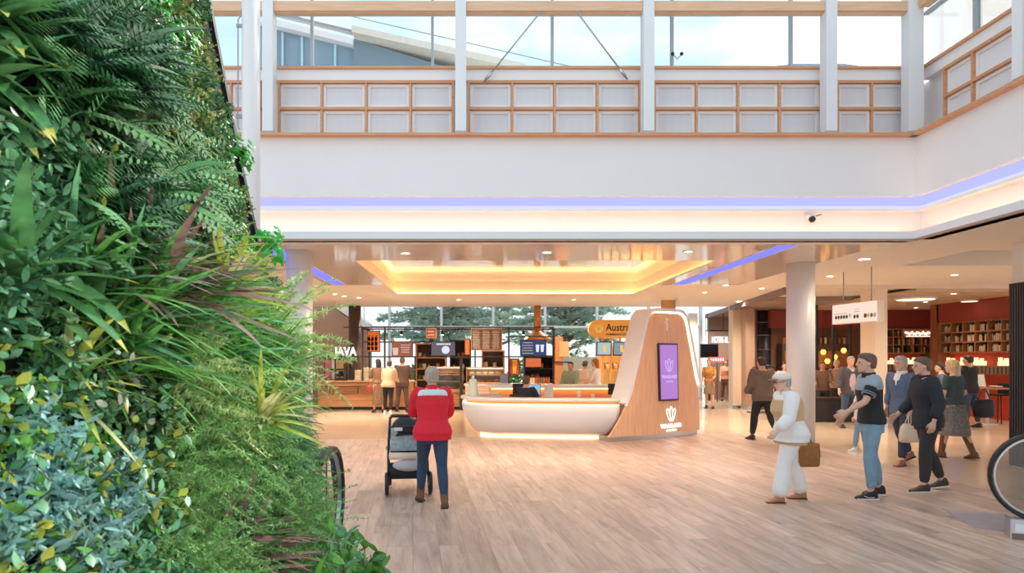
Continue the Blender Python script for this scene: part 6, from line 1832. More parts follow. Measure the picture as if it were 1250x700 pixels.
def hair(P, t, m, length=0.0, vol=.012, top=True, bun=False, vx=.010):
    nb, c, Hr = headframe(P); k = P.k; b = MB()
    prof = [(-.07, .062, .055, -.045), (-.03, .074, .078, -.030), (.0, .078, .090, -.022), (.03, .080, .100, -.014), (.06, .077, .104, -.008), (.085, .066, .092, -.006), (.108, .044, .064, -.006), (.120, .02, .03, -.008)]
    rings = []
    for z, rx, ry, oy in prof:
        rr = []
        for q in range(20):
            a = 2*PI*q/20; y = oy + (ry + vol*.6)*math.sin(a); x = (rx + vx*.4)*math.cos(a)
            lim = .085 if z > .055 else .035 if z > .025 else .0 if z > -.02 else -.03
            if y > lim and z < .075: y = lim - .002*q*0
            rr.append(P.W(c + Hr @ Vector((x, y, z))))
        rings.append(rr)
    b.loft(rings)
    if length > 0:
        n = 6; rings = []
        for q in range(n + 1):
            f = q/n; z = .02 - length*f
            w, th = lerp(.086, .088, f) - .03*max(0, f - .7), lerp(.05, .028, f)
            rings.append([P.W(c + Hr @ Vector((w*math.cos(2*PI*j/16), -.075 - .02*f + th*math.sin(2*PI*j/16), z))) for j in range(16)])
        b.loft(rings)
    if bun: b.ell(P.W(c + Hr @ Vector((0, -.12, .04))), .038*k)
    me = remesh(b, .009*P.k, 1); me.materials.append(m)
    return link('hair', me, t)
def shoe(P, i, infl=.0, h=.09):
    h_, kn, an, Rk = P.leg[i]; k = P.k; b = MB()
    pit = P.foot[i]
    Rf = Matrix.Rotation(-pit, 3, 'X') @ Matrix.Rotation(R((8, -8)[i]), 3, 'Z')
    V = lambda x, y, z: P.W(an + Rf @ Vector((x, y, z)))
    rings = []
    for y, w, top, bot in ((-.075, .022, -.02, -.07), (-.065, .034, .02, -.083), (-.03, .038, .035, -.085), (.02, .038, .015, -.085), (.07, .043, -.02, -.085), (.12, .044, -.04, -.085), (.155, .038, -.05, -.085), (.178, .022, -.06, -.08), (.184, .01, -.066, -.076)):
        w += infl; cz, hz = (top + bot)/2, (top - bot)/2 + infl*.5
        rings.append([V(w*math.copysign(abs(math.cos(2*PI*q/14))**.75, math.cos(2*PI*q/14)), y, cz + hz*math.copysign(abs(math.sin(2*PI*q/14))**.7, math.sin(2*PI*q/14))) for q in range(14)])
    b.loft(rings)
    return b, V
def skirt(b, P, z0, z1, r0, r1, n=8):
    """closed skirt from waist z1 down to hem z0, wide enough for the stride"""
    cx = sum((l[1] for l in P.leg), Vector())/2
    rings = []
    for q in range(n + 1):
        f = q/n; z = lerp(z1, z0, f)
        c = Vector((0, cx.y*f*.8, z)); rx, ry = lerp(.155, r0, f**.7), lerp(.11, r1, f**.7)
        if z > .95: c = P.sp(Vector((0, 0, z)))
        rings.append([P.W(c + Vector(((rx + .010*math.sin(j*2.1)*f)*math.cos(2*PI*j/28), (ry + .010*math.sin(j*2.1)*f)*math.sin(2*PI*j/28), 0))) for j in range(28)])
    b.loft(rings)
def person(label, pos, heading, P, skin=0, hairspec=None, top=None, bottom=None, shoes=None, near=True, hat=None, boots=False, vox=None, skirtspec=None, vest=None, collar=None, handcurl=(28, 28), group=None):
    """heading: compass turn of the facing direction, 0 faces away from the camera (+Y), 180 towards it"""
    t = thing('person', label, 'person', pos, R(heading), group)
    v = vox or (.0075 if near else .011)
    b = MB(); torso(b, P); legs(b, P); arms(b, P); head(b, P)
    for i in (0, 1):
        hand(b, P, i, handcurl[i])
        f, _ = shoe(P, i, -.006); b.v and None
        o = len(b.v); b.v += f.v; b.f += [[o + q for q in ff] for ff in f.f]; b.m += f.m; b.sm += f.sm
    me = remesh(b, v, 1); me.materials.append(SKINS[skin]); link('body', me, t)
    face_parts(P, t)
    if hairspec: hair(P, t, *hairspec)
    if bottom:
        m, infl, t1, flare = bottom
        b = MB(); torso(b, P, infl*.8 + .006, .795, 1.06); legs(b, P, infl, t1, flare)
        me = remesh(b, v*1.1, 2); me.materials.append(m); link('trousers', me, t)
    if skirtspec:
        m, z0, z1, rx, ry = skirtspec
        b = MB(); skirt(b, P, z0, z1, rx, ry); me = remesh(b, v*1.2, 1); me.materials.append(m); link('skirt', me, t)
    if top:
        m, infl, z0, slv, flare, name = top
        b = MB(); torso(b, P, infl, z0, 1.475, None, (lambda z: flare*max(0, 1.2 - z))); arms(b, P, infl*.85, slv)
        me = remesh(b, v*1.1, 2); me.materials.append(m); o = link(name, me, t)
        if collar:
            b = MB(); nb = P.sp(Vector((0, 0, 1.48))); M = P.sprot(1.48)
            rings = [[P.W(P.sp(Vector((0, 0, z))) + M @ Vector((r*math.cos(2*PI*q/20), r*.95*math.sin(2*PI*q/20) - .004, 0))) for q in range(20)] for z, r in ((1.445, .085), (1.48, .082), (1.515, .076), (1.515, .066), (1.47, .064))]
            b.loft(rings, False); b.build('collar', collar, o)
    if vest:
        m, infl, z0, z1, name = vest
        b = MB(); torso(b, P, infl, z0, z1); me = remesh(b, v*1.1, 2); me.materials.append(m); link(name, me, t)
    if shoes:
        m, sole = shoes
        for i in (0, 1):
            b, V = shoe(P, i, .004)
            if boots:
                h_, kn, an, Rk = P.leg[i]
                chain(b, P, [an.lerp(kn, .75), an.lerp(kn, .4), an], [.060, .056, .05])
            me = remesh(b, v, 1); me.materials.append(m); o = link('boot' if boots else 'shoe', me, t)
            sb = MB(); sb.prism([(-.046, -.078), (.046, -.078), (.05, .1), (.036, .17), (-.036, .17), (-.05, .1)], lambda x, y, z: V(x, y, z), -.09, -.072); sb.build('sole', sole, o)
    return t
def cloth(name, rgb, var=.06, scale=9, rough=.85, **kw): return mat('cloth_' + name, rgb, rough, var=var, scale=scale, **kw)
SOLE_W = mat('white_rubber_sole', (226, 222, 218), .6); SOLE_D = mat('dark_rubber_sole', (40, 34, 32), .6)
BLUEJ = cloth('blue_denim', (126, 158, 180), .14, 12); NAVYJ = cloth('navy_denim', (48, 66, 92), .12, 12); MIDJ = cloth('mid_denim', (64, 84, 112), .12, 12)
BLACKC = cloth('black', (38, 38, 42)); CHAR = cloth('charcoal_wool', (54, 52, 54)); WHITEC = cloth('white_linen', (236, 232, 230), .03); RED = cloth('red_shell', (222, 34, 52), .06)
def hairm(n_, c): return mat('hair_' + n_, c, .5, var=.25, scale=30, stretch=(1, 1, .2))
H_GREYBLOND, H_BROWN, H_DARK, H_BLOND, H_GREY, H_AUBURN = hairm('grey_blond', (170, 150, 134)), hairm('brown', (104, 76, 58)), hairm('dark', (48, 38, 34)), hairm('blond', (214, 182, 132)), hairm('grey', (168, 162, 158)), hairm('auburn', (172, 98, 62))
LEATHB = mat('brown_leather', (112, 70, 48), .5, var=.12)
def extra(name, mb, m, t, vox=None, smooth=1):
    if vox:
        me = remesh(mb, vox, smooth); me.materials.append(m); return link(name, me, t)
    return mb.build(name, m, t)
def hand_pos(t, P, i, down=.10):
    sh, el, wr, Re = P.arm[i]
    p = P.W(wr + Re @ Vector((0, 0, -down)))
    return Matrix.Rotation(t.rotation_euler.z, 4, 'Z') @ p + t.location

# ---- woman in the red coat pushing the stroller
P = Pose(1.64, lean=7, hip=(24, -10), knee=(18, 6), sho=(42, 40), sabd=(10, 10), elb=(38, 36), ein=(12, 12), female=True, head=(0, 2), wide=1.1)
t = person('person in a red coat with a pale shoulder yoke, seen from behind, pushing a stroller', (-.50, 7.98, 0), 8, P, 0, (H_GREYBLOND, .10, .034, True, False, .03), (RED, .042, .84, 1.92, .05, 'coat'), (NAVYJ, .012, .98, 0), (LEATHB, SOLE_D), boots=True, collar=RED, handcurl=(60, 60))
b = MB(); torso(b, P, .052, 1.375, 1.455); extra('shoulder_yoke', b, cloth('pale_grey_yoke', (214, 216, 220), .06), t, .009, 2)
b = MB()
for z in (1.06,):
    rx, ry = .185*P.wide, .14; M = P.sprot(z); c = P.sp(Vector((0, 0, z)))
    b.loft([ering(P, c + M @ Vector((0, 0, dz)), M, rx, ry, 24) for dz in (-.012, .012)], True); b.build('waist_seam', cloth('dark_red_seam', (188, 24, 42)), t)
REDW = (t, P)

# ---- stroller
S0 = onfloor(503, 596); S0 = Vector((-.87, 8.80, 0))
t = thing('stroller', 'black baby stroller with a pale blanket, pushed by the person in red', 'stroller', S0, R(8))
FRM = mat('stroller_frame', (70, 70, 76), .35, .6); FAB = cloth('stroller_black', (46, 46, 52)); BLK = cloth('check_blanket', (170, 190, 200), .35, 26); BEI = cloth('beige_padding', (226, 206, 184), .05)
def wheel(c, r, w):
    q = thing('x', None, None); bpy.data.objects.remove(q)
    b = MB(); rings = []
    for k in range(24):
        a = 2*PI*k/24; u = Vector((0, math.cos(a), math.sin(a)))
        rings.append([Vector(c) + u*(r - .028 + .026*math.cos(2*PI*j/8)) + Vector((w/2*math.sin(2*PI*j/8), 0, 0)) for j in range(8)])
    rings.append(rings[0]); b.loft(rings, False); o = b.build('wheel', RUBBER, t)
    b = MB(); b.cyl((c[0] - w*.4, c[1], c[2]), (c[0] + w*.4, c[1], c[2]), .03, 14)
    for k in range(5):
        a = 2*PI*k/5; b.bar(c, (c[0], c[1] + (r - .04)*math.cos(a), c[2] + (r - .04)*math.sin(a)), .018)
    b.build('hub', mat('grey_hub', (186, 186, 190), .4), o)
for s_ in (-1, 1):
    wheel((s_*.27, -.28, .15), .15, .05); wheel((s_*.22, .40, .11), .11, .045)
for s_ in (-1, 1):
    b = MB(); b.tube([(s_*.25, -.28, .15), (s_*.25, -.05, .45), (s_*.24, -.12, .72), (s_*.23, -.42, .98)], .016, 8); b.build('frame_tube', FRM, t)
    b = MB(); b.tube([(s_*.22, .40, .11), (s_*.24, .1, .36), (s_*.25, -.05, .45)], .016, 8); b.build('frame_tube', FRM, t)
b = MB(); b.tube([(-.23, -.42, .98), (-.2, -.47, 1.01), (.2, -.47, 1.01), (.23, -.42, .98)], .02, 8); b.build('handlebar', RUBBER, t)
b = MB(); b.loft([[Vector((x, y, z)) for x, y, z in r_] for r_ in ([(-.22, -.24, .2), (.22, -.24, .2), (.2, .3, .2), (-.2, .3, .2)], [(-.24, -.27, .34), (.24, -.27, .34), (.22, .34, .32), (-.22, .34, .32)])]); b.build('basket', FAB, t)
b = MB(); b.loft([[Vector((x*(.22 if abs(j - 2) < 2 else .2), y, z)) for x, y, z in ((-1, y0, z0), (1, y0, z0), (1, y1, z1), (-1, y1, z1))] for j, (y0, z0, y1, z1) in enumerate(((-.20, .62, -.14, .66), (-.16, .46, -.06, .56), (.0, .42, .0, .54), (.2, .43, .2, .53), (.34, .40, .34, .48)))]); me = b.build('seat', FAB, t)
b = MB(); rings = []
for k in range(9):
    a = -.5 + 1.75*k/8; r_ = .34
    c0 = Vector((0, -.06, .66))
    rings.append([c0 + Vector((.255*math.cos(PI*j/12), -math.sin(a)*r_*math.sin(PI*j/12)*.9 - .02, math.cos(a)*r_*math.sin(PI*j/12))) for j in range(13)])
for k in range(8):
    pass
inner = [[Vector((p.x*.95, p.y*.95, (p.z - .66)*.95 + .66)) for p in r_] for r_ in rings]
b.loft(rings, False, True, False); b.loft(inner, False, True, False); b.build('hood', FAB, t)
b = MB(); b.tube([p + Vector((0, 0, .004)) for p in rings[3]], .012, 6); b.tube([p + Vector((0, 0, .004)) for p in rings[0]], .012, 6); b.build('hood_piping', BEI, t)
b = MB(); rings = []
for k in range(8):
    f = k/7
    rings.append([Vector((.23*math.cos(2*PI*j/18), lerp(-.12, .36, f) + .02*math.sin(j*1.7), lerp(.60, .50, f) + (.05 + .03*math.sin(3*f))*math.sin(2*PI*j/18))) for j in range(18)])
b.loft(rings); b.build('blanket', BLK, t)
b = MB(); b.tube([(-.25, -.02, .56), (-.26, .12, .58), (.26, .12, .58), (.25, -.02, .56)], .035, 8); b.build('bumper_bar', BEI, t)
b = MB(); b.obox((0, -.27, .70), (1, 0, 0), (0, .95, .25), (0, -.25, .95), (.44, .03, .30)); b.build('back_panel', BLK, t)
b = MB(); b.obox((0, -.36, .84), (1, 0, 0), (0, 1, 0), (0, 0, 1), (.30, .05, .07)); b.build('organiser_pouch', FAB, t)
b = MB(); b.box((-.18, -.395, .82), (-.08, -.384, .86)); b.build('white_tag', WHITEC, t)
b = MB(); b.tube([(-.24, -.31, .5), (0, -.34, .5), (.24, -.31, .5)], .045, 10); b.build('padded_roll', BEI, t)
b = MB(); b.ell((.0, -.33, .385), (.2, .06, .075), 14, 10); b.build('changing_bag', cloth('grey_bag', (188, 184, 190)), t)
b = MB(); b.ell((0, -.06, .73), (.085, .09, .095), 16, 12); o = b.build('child_hat', BEI, t)

# ---- older person in white with cap and basket bag
P = Pose(1.56, lean=9, hip=(18, -9), knee=(8, 10), sho=(26, -34), sabd=(18, 14), elb=(30, 10), female=True, head=(0, -4), wide=1.12)
TANV = cloth('tan_vest', (206, 172, 132), .08)
t = person('older person all in white with a flat cap and tan vest, carrying a brown bag', (3.78, 8.2, 0), 88, P, 0, (H_GREY, 0, .01), (WHITEC, .062, .84, 1.85, .12, 'shirt'), (WHITEC, .038, .98, .03), (mat('tan_shoe', (176, 118, 84), .5), SOLE_D), collar=WHITEC, handcurl=(30, 85))
b = MB(); torso(b, P, .072, .80, 1.43); extra('vest', b, TANV, t, .009, 2)
nb, c, Hr = headframe(P); k = P.k; V = lambda x, y, z: P.W(c + Hr @ Vector((x, y, z)))
b = MB(); b.loft([[V(rx*math.cos(2*PI*j/20), oy + ry*math.sin(2*PI*j/20), z) for j in range(20)] for z, rx, ry, oy in ((.035, .088, .112, -.01), (.05, .094, .125, 0), (.085, .096, .125, .0), (.115, .08, .10, -.005), (.13, .04, .05, -.01))]); b.build('cap', cloth('cream_cap', (236, 220, 206), .05), t)
b = MB(); b.loft([[V(.075*math.cos(2*PI*j/16), .115 + .06*math.sin(2*PI*j/16), z + .01*math.cos(2*PI*j/16)**2) for j in range(16)] for z in (.036, .046)]); b.build('cap_visor', cloth('brown_visor', (150, 110, 86)), t)
b = MB()
for s_ in (-1, 1): b.tube([V(s_*.032 + .022*math.cos(2*PI*j/12), .102, .002 + .018*math.sin(2*PI*j/12)) for j in range(13)], .0028*k, 5)
b.tube([V(-.012, .106, .004), V(.012, .106, .004)], .0025*k, 5); b.tube([V(.054, .1, .004), V(.078, .0, .006)], .0025*k, 5); b.tube([V(-.054, .1, .004), V(-.078, .0, .006)], .0025*k, 5)
b.build('spectacles', DARK, t)
hp = hand_pos(t, P, 1, .115)
g = thing('basket_bag', 'brown woven shopping bag carried by the older person in white', 'bag', (hp.x, hp.y, hp.z - .43), R(88))
BASK = mat('woven_brown', (158, 106, 50), .7, var=.3, scale=40, bump=.5, bscale=90)
b = MB(); b.loft([[Vector((ry*math.copysign(abs(math.cos(2*PI*j/24))**.6, math.cos(2*PI*j/24)), rx*math.copysign(abs(math.sin(2*PI*j/24))**.6, math.sin(2*PI*j/24)), z)) for j in range(24)] for z, rx, ry in ((0, .17, .07), (.02, .185, .085), (.15, .195, .09), (.27, .185, .08), (.29, .18, .075), (.28, .17, .065))]); b.build('basket', BASK, g)
for s_ in (-1, 1):
    b = MB(); b.tube([Vector((s_*.06*math.cos(q*PI/10/1.0)*0 + s_*.055*(1 - math.sin(PI*q/10)), -.09 + .018*q, .26 + .165*math.sin(PI*q/10))) for q in range(11)], .009, 6); b.build('handle', LEATHB, g)

# ---- young man in black t-shirt and blue jeans
P = Pose(1.78, lean=4, hip=(7, -6), knee=(8, 6), sho=(30, 12), sabd=(14, 10), elb=(34, 30), head=(4, 2))
t = person('young person in a black t-shirt with grey-blue shoulders and light blue jeans', (4.88, 8.42, 0), 78, P, 1, (H_BROWN, 0, .016), (BLACKC, .026, .9, .72, .03, 'shirt'), (BLUEJ, .016, .98, 0), (mat('black_sneaker', (34, 32, 34), .55), SOLE_W), collar=BLACKC)
b = MB(); torso(b, P, .033, 1.31, 1.46); arms(b, P, .0275, .45); extra('shoulder_panel', b, cloth('grey_blue_panel', (150, 162, 174), .05), t, .009, 2)
b = MB(); arms(b, P, .031, .56); b2 = MB()
for i in (0, 1):
    sh, el, wr, Re = P.arm[i]
    for f in (.60, .68): b2.tube([P.W(sh.lerp(el, f - .012)), P.W(sh.lerp(el, f + .012))], (.045 + .034)*P.k, 16)
b2.build('sleeve_stripe', cloth('grey_blue_panel', (150, 162, 174), .05), t)
for i in (0, 1):
    sb, V_ = shoe(P, i, .004)
    b = MB(); b.tube([V_(.049 if i else -.049, -.02, -.055), V_(.0505 if i else -.0505, .05, -.058), V_(.05 if i else -.05, .1, -.04)], .004, 5); b.build('shoe_stripe', WHITEC, t)

# ---- man in black jacket
P = Pose(1.74, lean=5, hip=(10, -9), knee=(6, 14), sho=(-6, 14), sabd=(12, 12), elb=(30, 34), head=(0, 0), wide=1.06)
t = person('person in a black padded jacket and black trousers, passing in front of the blue suit', (5.86, 8.85, 0), 80, P, 1, (H_BROWN, 0, .012), (cloth('black_padded', (42, 44, 52), .08, 5), .042, .84, 1.92, .02, 'jacket'), (CHAR, .02, .98, 0), (mat('dark_brown_shoe', (66, 52, 48), .5), SOLE_W), collar=BLACKC)

# ---- man in the blue suit with the pale bag
P = Pose(1.78, lean=3, hip=(18, -14), knee=(6, 20), sho=(22, -8), sabd=(12, 12), elb=(10, 14), head=(-8, 0))
SUIT = cloth('blue_suit', (86, 104, 132), .06, 8, .8)
t = person('person in a blue suit jacket and white shirt with tan shoes, carrying a beige bag', (6.92, 11.05, 0), 112, P, 1, (H_GREY, 0, .006), (SUIT, .03, .82, 1.9, .02, 'jacket'), (cloth('dark_navy_trousers', (52, 58, 78)), .022, .98, 0), (mat('tan_brogue', (150, 92, 64), .45), SOLE_D), collar=WHITEC)
b = MB()
c0, M0 = P.sp(Vector((0, 0, 1.30))), P.sprot(1.3)
pts = []
for z, w in ((1.47, .055), (1.40, .05), (1.30, .04), (1.16, .018)):
    tab = [q for q in TORSO if q[0] <= z][-1]; cc, MM = P.sp(Vector((0, 0, z))), P.sprot(z)
    y = tab[2] + tab[3] + .030
    pts.append([P.W(cc + MM @ Vector((x*w, y*(1 - .1*abs(x)), 0))) for x in (-1, 0, 1)] + [P.W(cc + MM @ Vector((x*w, y - .02, 0))) for x in (1, 0, -1)])
b.loft(pts); b.build('shirt_front', WHITEC, t)
hp = hand_pos(t, P, 0, .11)
g = thing('handbag', 'soft beige leather bag hanging from the hand of the person in the blue suit', 'bag', (hp.x, hp.y, hp.z - .44), R(105))
b = MB(); b.loft([[Vector((ry*math.cos(2*PI*j/24), rx*math.copysign(abs(math.sin(2*PI*j/24))**.7, math.sin(2*PI*j/24)) + sl, z)) for j in range(24)] for z, rx, ry, sl in ((0, .15, .07, .0), (.02, .19, .09, 0), (.12, .19, .09, .0), (.24, .16, .06, .01), (.29, .12, .035, .01))]); b.build('bag_body', mat('beige_leather', (214, 192, 170), .55, var=.06), g)
for s_ in (-1, 1):
    b = MB(); b.tube([Vector((s_*.035*(1 - math.sin(PI*q/10)), -.06 + .013*q, .27 + .165*math.sin(PI*q/10))) for q in range(11)], .008, 6); b.build('handle', mat('beige_leather', (214, 192, 170), .55), g)

# ---- woman in patterned dress, blond
P = Pose(1.70, lean=3, hip=(12, -10), knee=(4, 12), sho=(8, -4), sabd=(10, 16), elb=(10, 70), female=True, head=(10, 0))
FLORAL = cloth('grey_floral', (122, 116, 112), .6, 34)
t = person('person with long blond hair in a grey patterned dress and brown boots', (8.22, 11.7, 0), 20, P, 0, (H_BLOND, .22, .016), (cloth('dark_green_top', (66, 82, 84), .15, 14), .022, .96, .9, .02, 'top'), None, (LEATHB, SOLE_D), near=True, boots=True, skirtspec=(FLORAL, .42, 1.06, .24, .25))
g = thing('shoulder_bag', 'black bag hanging beside the person in the grey patterned dress', 'bag', (8.66, 11.62, .70), R(10))
b = MB(); b.loft([[Vector((.2*w*math.copysign(abs(math.cos(2*PI*j/20))**.6, math.cos(2*PI*j/20)), .07*w*math.sin(2*PI*j/20), z)) for j in range(20)] for z, w in ((0, .8), (.03, 1), (.2, 1), (.3, .85), (.31, .7))]); b.build('bag_body', DARK, g)
b = MB(); b.tube([Vector((-.13 + .026*q, 0, .29 + .2*math.sin(PI*q/10))) for q in range(11)], .01, 6); b.build('strap', BLACK_STEEL, g)

# ---- others in the hall, further away
def far(label, px, py, heading, pose, skin, hs, top, bottom, shoes, **kw):
    p = onfloor(px, py); kw.setdefault('near', False)
    return person(label, tuple(p), heading, pose, skin, hs, top, bottom, shoes, **kw)
DSH = (mat('black_shoe', (36, 33, 33), .5), SOLE_D)
far('person in a dark jacket and dark jeans standing beyond the patterned dress', 1184, 522, 30, Pose(1.78, hip=(4, -6), elb=(40, 20), sho=(20, 0)), 1, (H_DARK, 0, .012), (BLACKC, .04, .84, 1.9, .02, 'jacket'), (NAVYJ, .018, .98, 0), DSH)
CHECK = cloth('fine_check', (196, 176, 184), .5, 60)
P = Pose(1.76, hip=(2, -2), abd=(5, 5), sho=(4, 4), sabd=(14, 14), elb=(26, 26))
t = far('person facing the camera in a checked shirt, open grey jacket and jeans', 1038, 523, 172, P, 1, (H_GREY, 0, .006), (cloth('grey_jacket', (84, 78, 86), .08), .04, .84, 1.9, .03, 'jacket'), (MIDJ, .018, .98, 0), DSH)
b = MB(); rings = []
for z in (1.46, 1.40, 1.28, 1.15, 1.02, .92):
    tab = min(TORSO, key=lambda q: abs(q[0] - z)); cc, MM = P.sp(Vector((0, 0, z))) if z > .95 else Vector((0, 0, z)), P.sprot(z); y = tab[2] + tab[3] + .050
    rings.append([P.W(cc + MM @ Vector((x*.07, y*(1 - .12*x*x), 0))) for x in (-1, -.5, 0, .5, 1)] + [P.W(cc + MM @ Vector((x*.07, y - .05, 0))) for x in (1, .5, 0, -.5, -1)])
b.loft(rings); b.build('shirt_front', CHECK, t)
far('person in a brown jacket and dark trousers walking away, left of the round column', 931, 538, 10, Pose(1.76, lean=4, hip=(16, -14), knee=(8, 18), elb=(40, 40), sho=(10, 16), wide=1.05), 2, (H_DARK, 0, .014), (cloth('brown_jacket', (108, 90, 78), .1), .05, .84, 1.9, .02, 'jacket'), (BLACKC, .02, .98, 0), DSH)
far('person in an orange and green top with khaki skirt near the clothes shop', 866, 499, 150, Pose(1.68, hip=(6, -6), elb=(60, 20), sho=(20, 4), female=True), 1, (H_AUBURN, .1, .014), (cloth('orange_green_print', (214, 130, 74), .7, 12), .025, .95, 1.0, .02, 'top'), None, DSH, skirtspec=(cloth('khaki', (150, 128, 100)), .52, 1.04, .2, .18))
far('person in a peach top and brown trousers beside the cream square pillar', 886, 490, 165, Pose(1.66, hip=(10, -8), elb=(50, 30), sho=(16, 4), female=True), 0, (H_BROWN, .12, .014), (cloth('peach_top', (226, 160, 128), .12), .028, .92, 1.5, .03, 'top'), (cloth('brown_trousers', (110, 78, 64)), .02, .98, 0), DSH)
far('child in a white top and blue jeans beyond the young person in the black t-shirt', 1050, 551, 75, Pose(1.22, hip=(16, -16), knee=(8, 16), elb=(20, 20), wide=.95), 0, (H_BLOND, .03, .014), (WHITEC, .025, .86, .8, .04, 'shirt'), (BLUEJ, .016, .98, 0), (WHITEC, SOLE_W))
far('person with a blue bag and pink shoes, dark skirt, mostly hidden by the black jacket', 1150, 529, 60, Pose(1.62, hip=(10, -8), knee=(4, 12), elb=(30, 30), female=True), 0, (H_DARK, .1, .012), (cloth('dusty_blue_top', (92, 104, 128), .1), .028, .9, 1.9, .03, 'jacket'), None, (cloth('pink_shoe', (220, 96, 138)), SOLE_W), skirtspec=(CHAR, .48, 1.04, .2, .19))
p = onfloor(1150, 529); g = thing('shopping_bag', 'bright blue shopping bag beside the person with pink shoes', 'bag', (p.x + .02, p.y - .36, .62), R(15))
b = MB(); b.box((-.19, -.06, 0), (.19, .06, .32), .02); b.build('bag_body', cloth('bright_blue', (36, 96, 196)), g)
b = MB(); b.tube([Vector((-.08 + .016*q, 0, .31 + .12*math.sin(PI*q/10))) for q in range(11)], .008, 6); b.build('handle', cloth('bright_blue', (36, 96, 196)), g)
# queue at the wooden counter
far('person in a brown spotted dress, first in the queue at the wooden counter', 462, 504, 20, Pose(1.68, lean=4, hip=(4, -4), elb=(60, 40), sho=(24, 10), female=True), 1, (H_DARK, .25, .016), (cloth('brown_spotted', (128, 96, 72), .7, 26), .025, .95, 1.9, .02, 'top'), None, DSH, skirtspec=(cloth('brown_spotted', (128, 96, 72), .7, 26), .26, 1.04, .2, .18))
far('person in a beige jacket and black leggings leaning forward in the queue', 474, 506.5, 352, Pose(1.66, lean=16, hip=(8, -12), knee=(4, 4), elb=(60, 60), sho=(30, 30), female=True), 0, (H_BROWN, 0, .014, True, True), (cloth('beige_jacket', (208, 176, 146), .08), .05, .88, 1.9, .03, 'jacket'), (BLACKC, .008, .98, 0), (WHITEC, SOLE_W))
far('person in a dark brown jacket standing at the wooden counter, seen from behind', 491, 503, 2, Pose(1.74, lean=3, hip=(3, -3), abd=(5, 5), elb=(50, 50), sho=(20, 20), wide=1.06), 1, (H_BROWN, 0, .012), (cloth('dark_brown_jacket', (92, 70, 62), .08), .04, .82, 1.9, .02, 'jacket'), (cloth('brown_grey_trousers', (86, 70, 64)), .02, .98, 0), DSH)
g = thing('red_handbag', 'small red-brown handbag hanging left of the spotted dress', 'bag', Vector(onfloor(463, 503)) + Vector((-.27, -.05, .62)))
b = MB(); b.loft([[Vector((.13*w*math.cos(2*PI*j/16), .05*w*math.sin(2*PI*j/16), z)) for j in range(16)] for z, w in ((0, .8), (.03, 1), (.16, 1), (.22, .75))]); b.build('bag_body', mat('rust_leather', (170, 70, 48), .5), g)
b = MB(); b.tube([Vector((-.08 + .016*q, 0, .2 + .4*math.sin(PI*q/10))) for q in range(11)], .008, 6); b.build('strap', mat('rust_leather', (170, 70, 48), .5), g)
# staff and customers behind the desk
def standing(label, px, Y, heading, pose, skin, hs, top, bottom):
    return person(label, ((px - CX)/F*Y, Y, 0), heading, pose, skin, hs, top, bottom, DSH, near=False)
standing('person in a sage green top behind the desk, left of the two in white', 697, 18.4, 150, Pose(1.62, elb=(40, 40), sho=(20, 20)), 2, (H_DARK, 0, .012), (cloth('sage_top', (150, 172, 150), .06), .035, .88, 1.9, .03, 'top'), (CHAR, .02, .98, 0))
standing('person in a pale pink top at the kiosk, left of the one with auburn hair', 714, 19.55, 330, Pose(1.64, elb=(40, 40), sho=(20, 20), female=True), 0, (H_BROWN, .05, .012), (cloth('pale_pink_top', (236, 208, 196), .05), .03, .9, 1.0, .03, 'top'), (CHAR, .02, .98, 0))
standing('person with long auburn hair in a white top at the kiosk', 728, 18.8, 60, Pose(1.70, elb=(60, 50), sho=(24, 20), female=True), 0, (H_AUBURN, .26, .018), (WHITEC, .03, .9, 1.0, .03, 'top'), (CHAR, .02, .98, 0))
# seated receptionist
P = Pose(1.68, lean=8, hip=(84, 84), knee=(86, 86), sho=(40, 40), sabd=(12, 12), elb=(64, 64), ein=(10, 10), seat=.48, head=(0, 6))
ry = 15.3
t = person('receptionist in dark clothes seated inside the desk, facing the lit monitor', ((641 - CX)/F*ry, ry, 0), 330, P, 1, (H_BROWN, 0, .014), (cloth('dark_navy', (46, 48, 60), .08), .035, .88, 1.9, .02, 'jacket'), (CHAR, .02, .98, 0), DSH, near=False)
hz = (P.leg[0][0] + P.shift).z*P.k - .125
ch = thing('office_chair', 'dark office chair under the seated receptionist', 'chair', t.location, R(330))
b = MB(); b.box((-.22, -.22, hz - .09), (.22, .24, hz - .02), .03); b.build('seat', DARK, ch)
b = MB(); b.box((-.2, -.40, hz + .14), (.2, -.34, hz + .52), .03); b.build('backrest', DARK, ch)
b = MB(); b.bar((0, -.2, hz - .06), (0, -.37, hz + .2), .05, .02); b.build('back_support', BLACK_STEEL, ch)
b = MB(); b.cyl((0, 0, .06), (0, 0, hz - .085), .03, 12); b.build('gas_lift', BLACK_STEEL, ch)
for k in range(5):
    a = 2*PI*k/5; b = MB(); b.bar((0, 0, .08), (.27*math.cos(a), .27*math.sin(a), .06), .04, .03); q = b.build('foot_spoke', BLACK_STEEL, ch)
    b = MB(); b.ell((.26*math.cos(a), .26*math.sin(a), .028), .028, 10, 8); b.build('caster', RUBBER, q)
# people in the seating area behind the round column
for px, Y, h_, lb, sk, hm_, c in ((958, 19.0, 1.6, 'person in a white blouse with black hair partly behind the round column', 1, H_DARK, (226, 220, 216)), (1004, 18.95, 1.62, 'person in brown among the seating, left of two by the low divider', 2, H_BROWN, (122, 92, 76)), (1021, 20.0, 1.66, 'person in taupe among the seating, right of two by the low divider', 0, H_BLOND, (172, 140, 122))):
    standing(lb, px, Y, 160, Pose(h_, elb=(60, 60), sho=(24, 24), female=(hm_ is not H_BROWN)), sk, (hm_, .1, .014), (cloth('seat_%d' % px, c, .1), .03, .88, 1.6, .03, 'top'), (CHAR, .02, .98, 0))
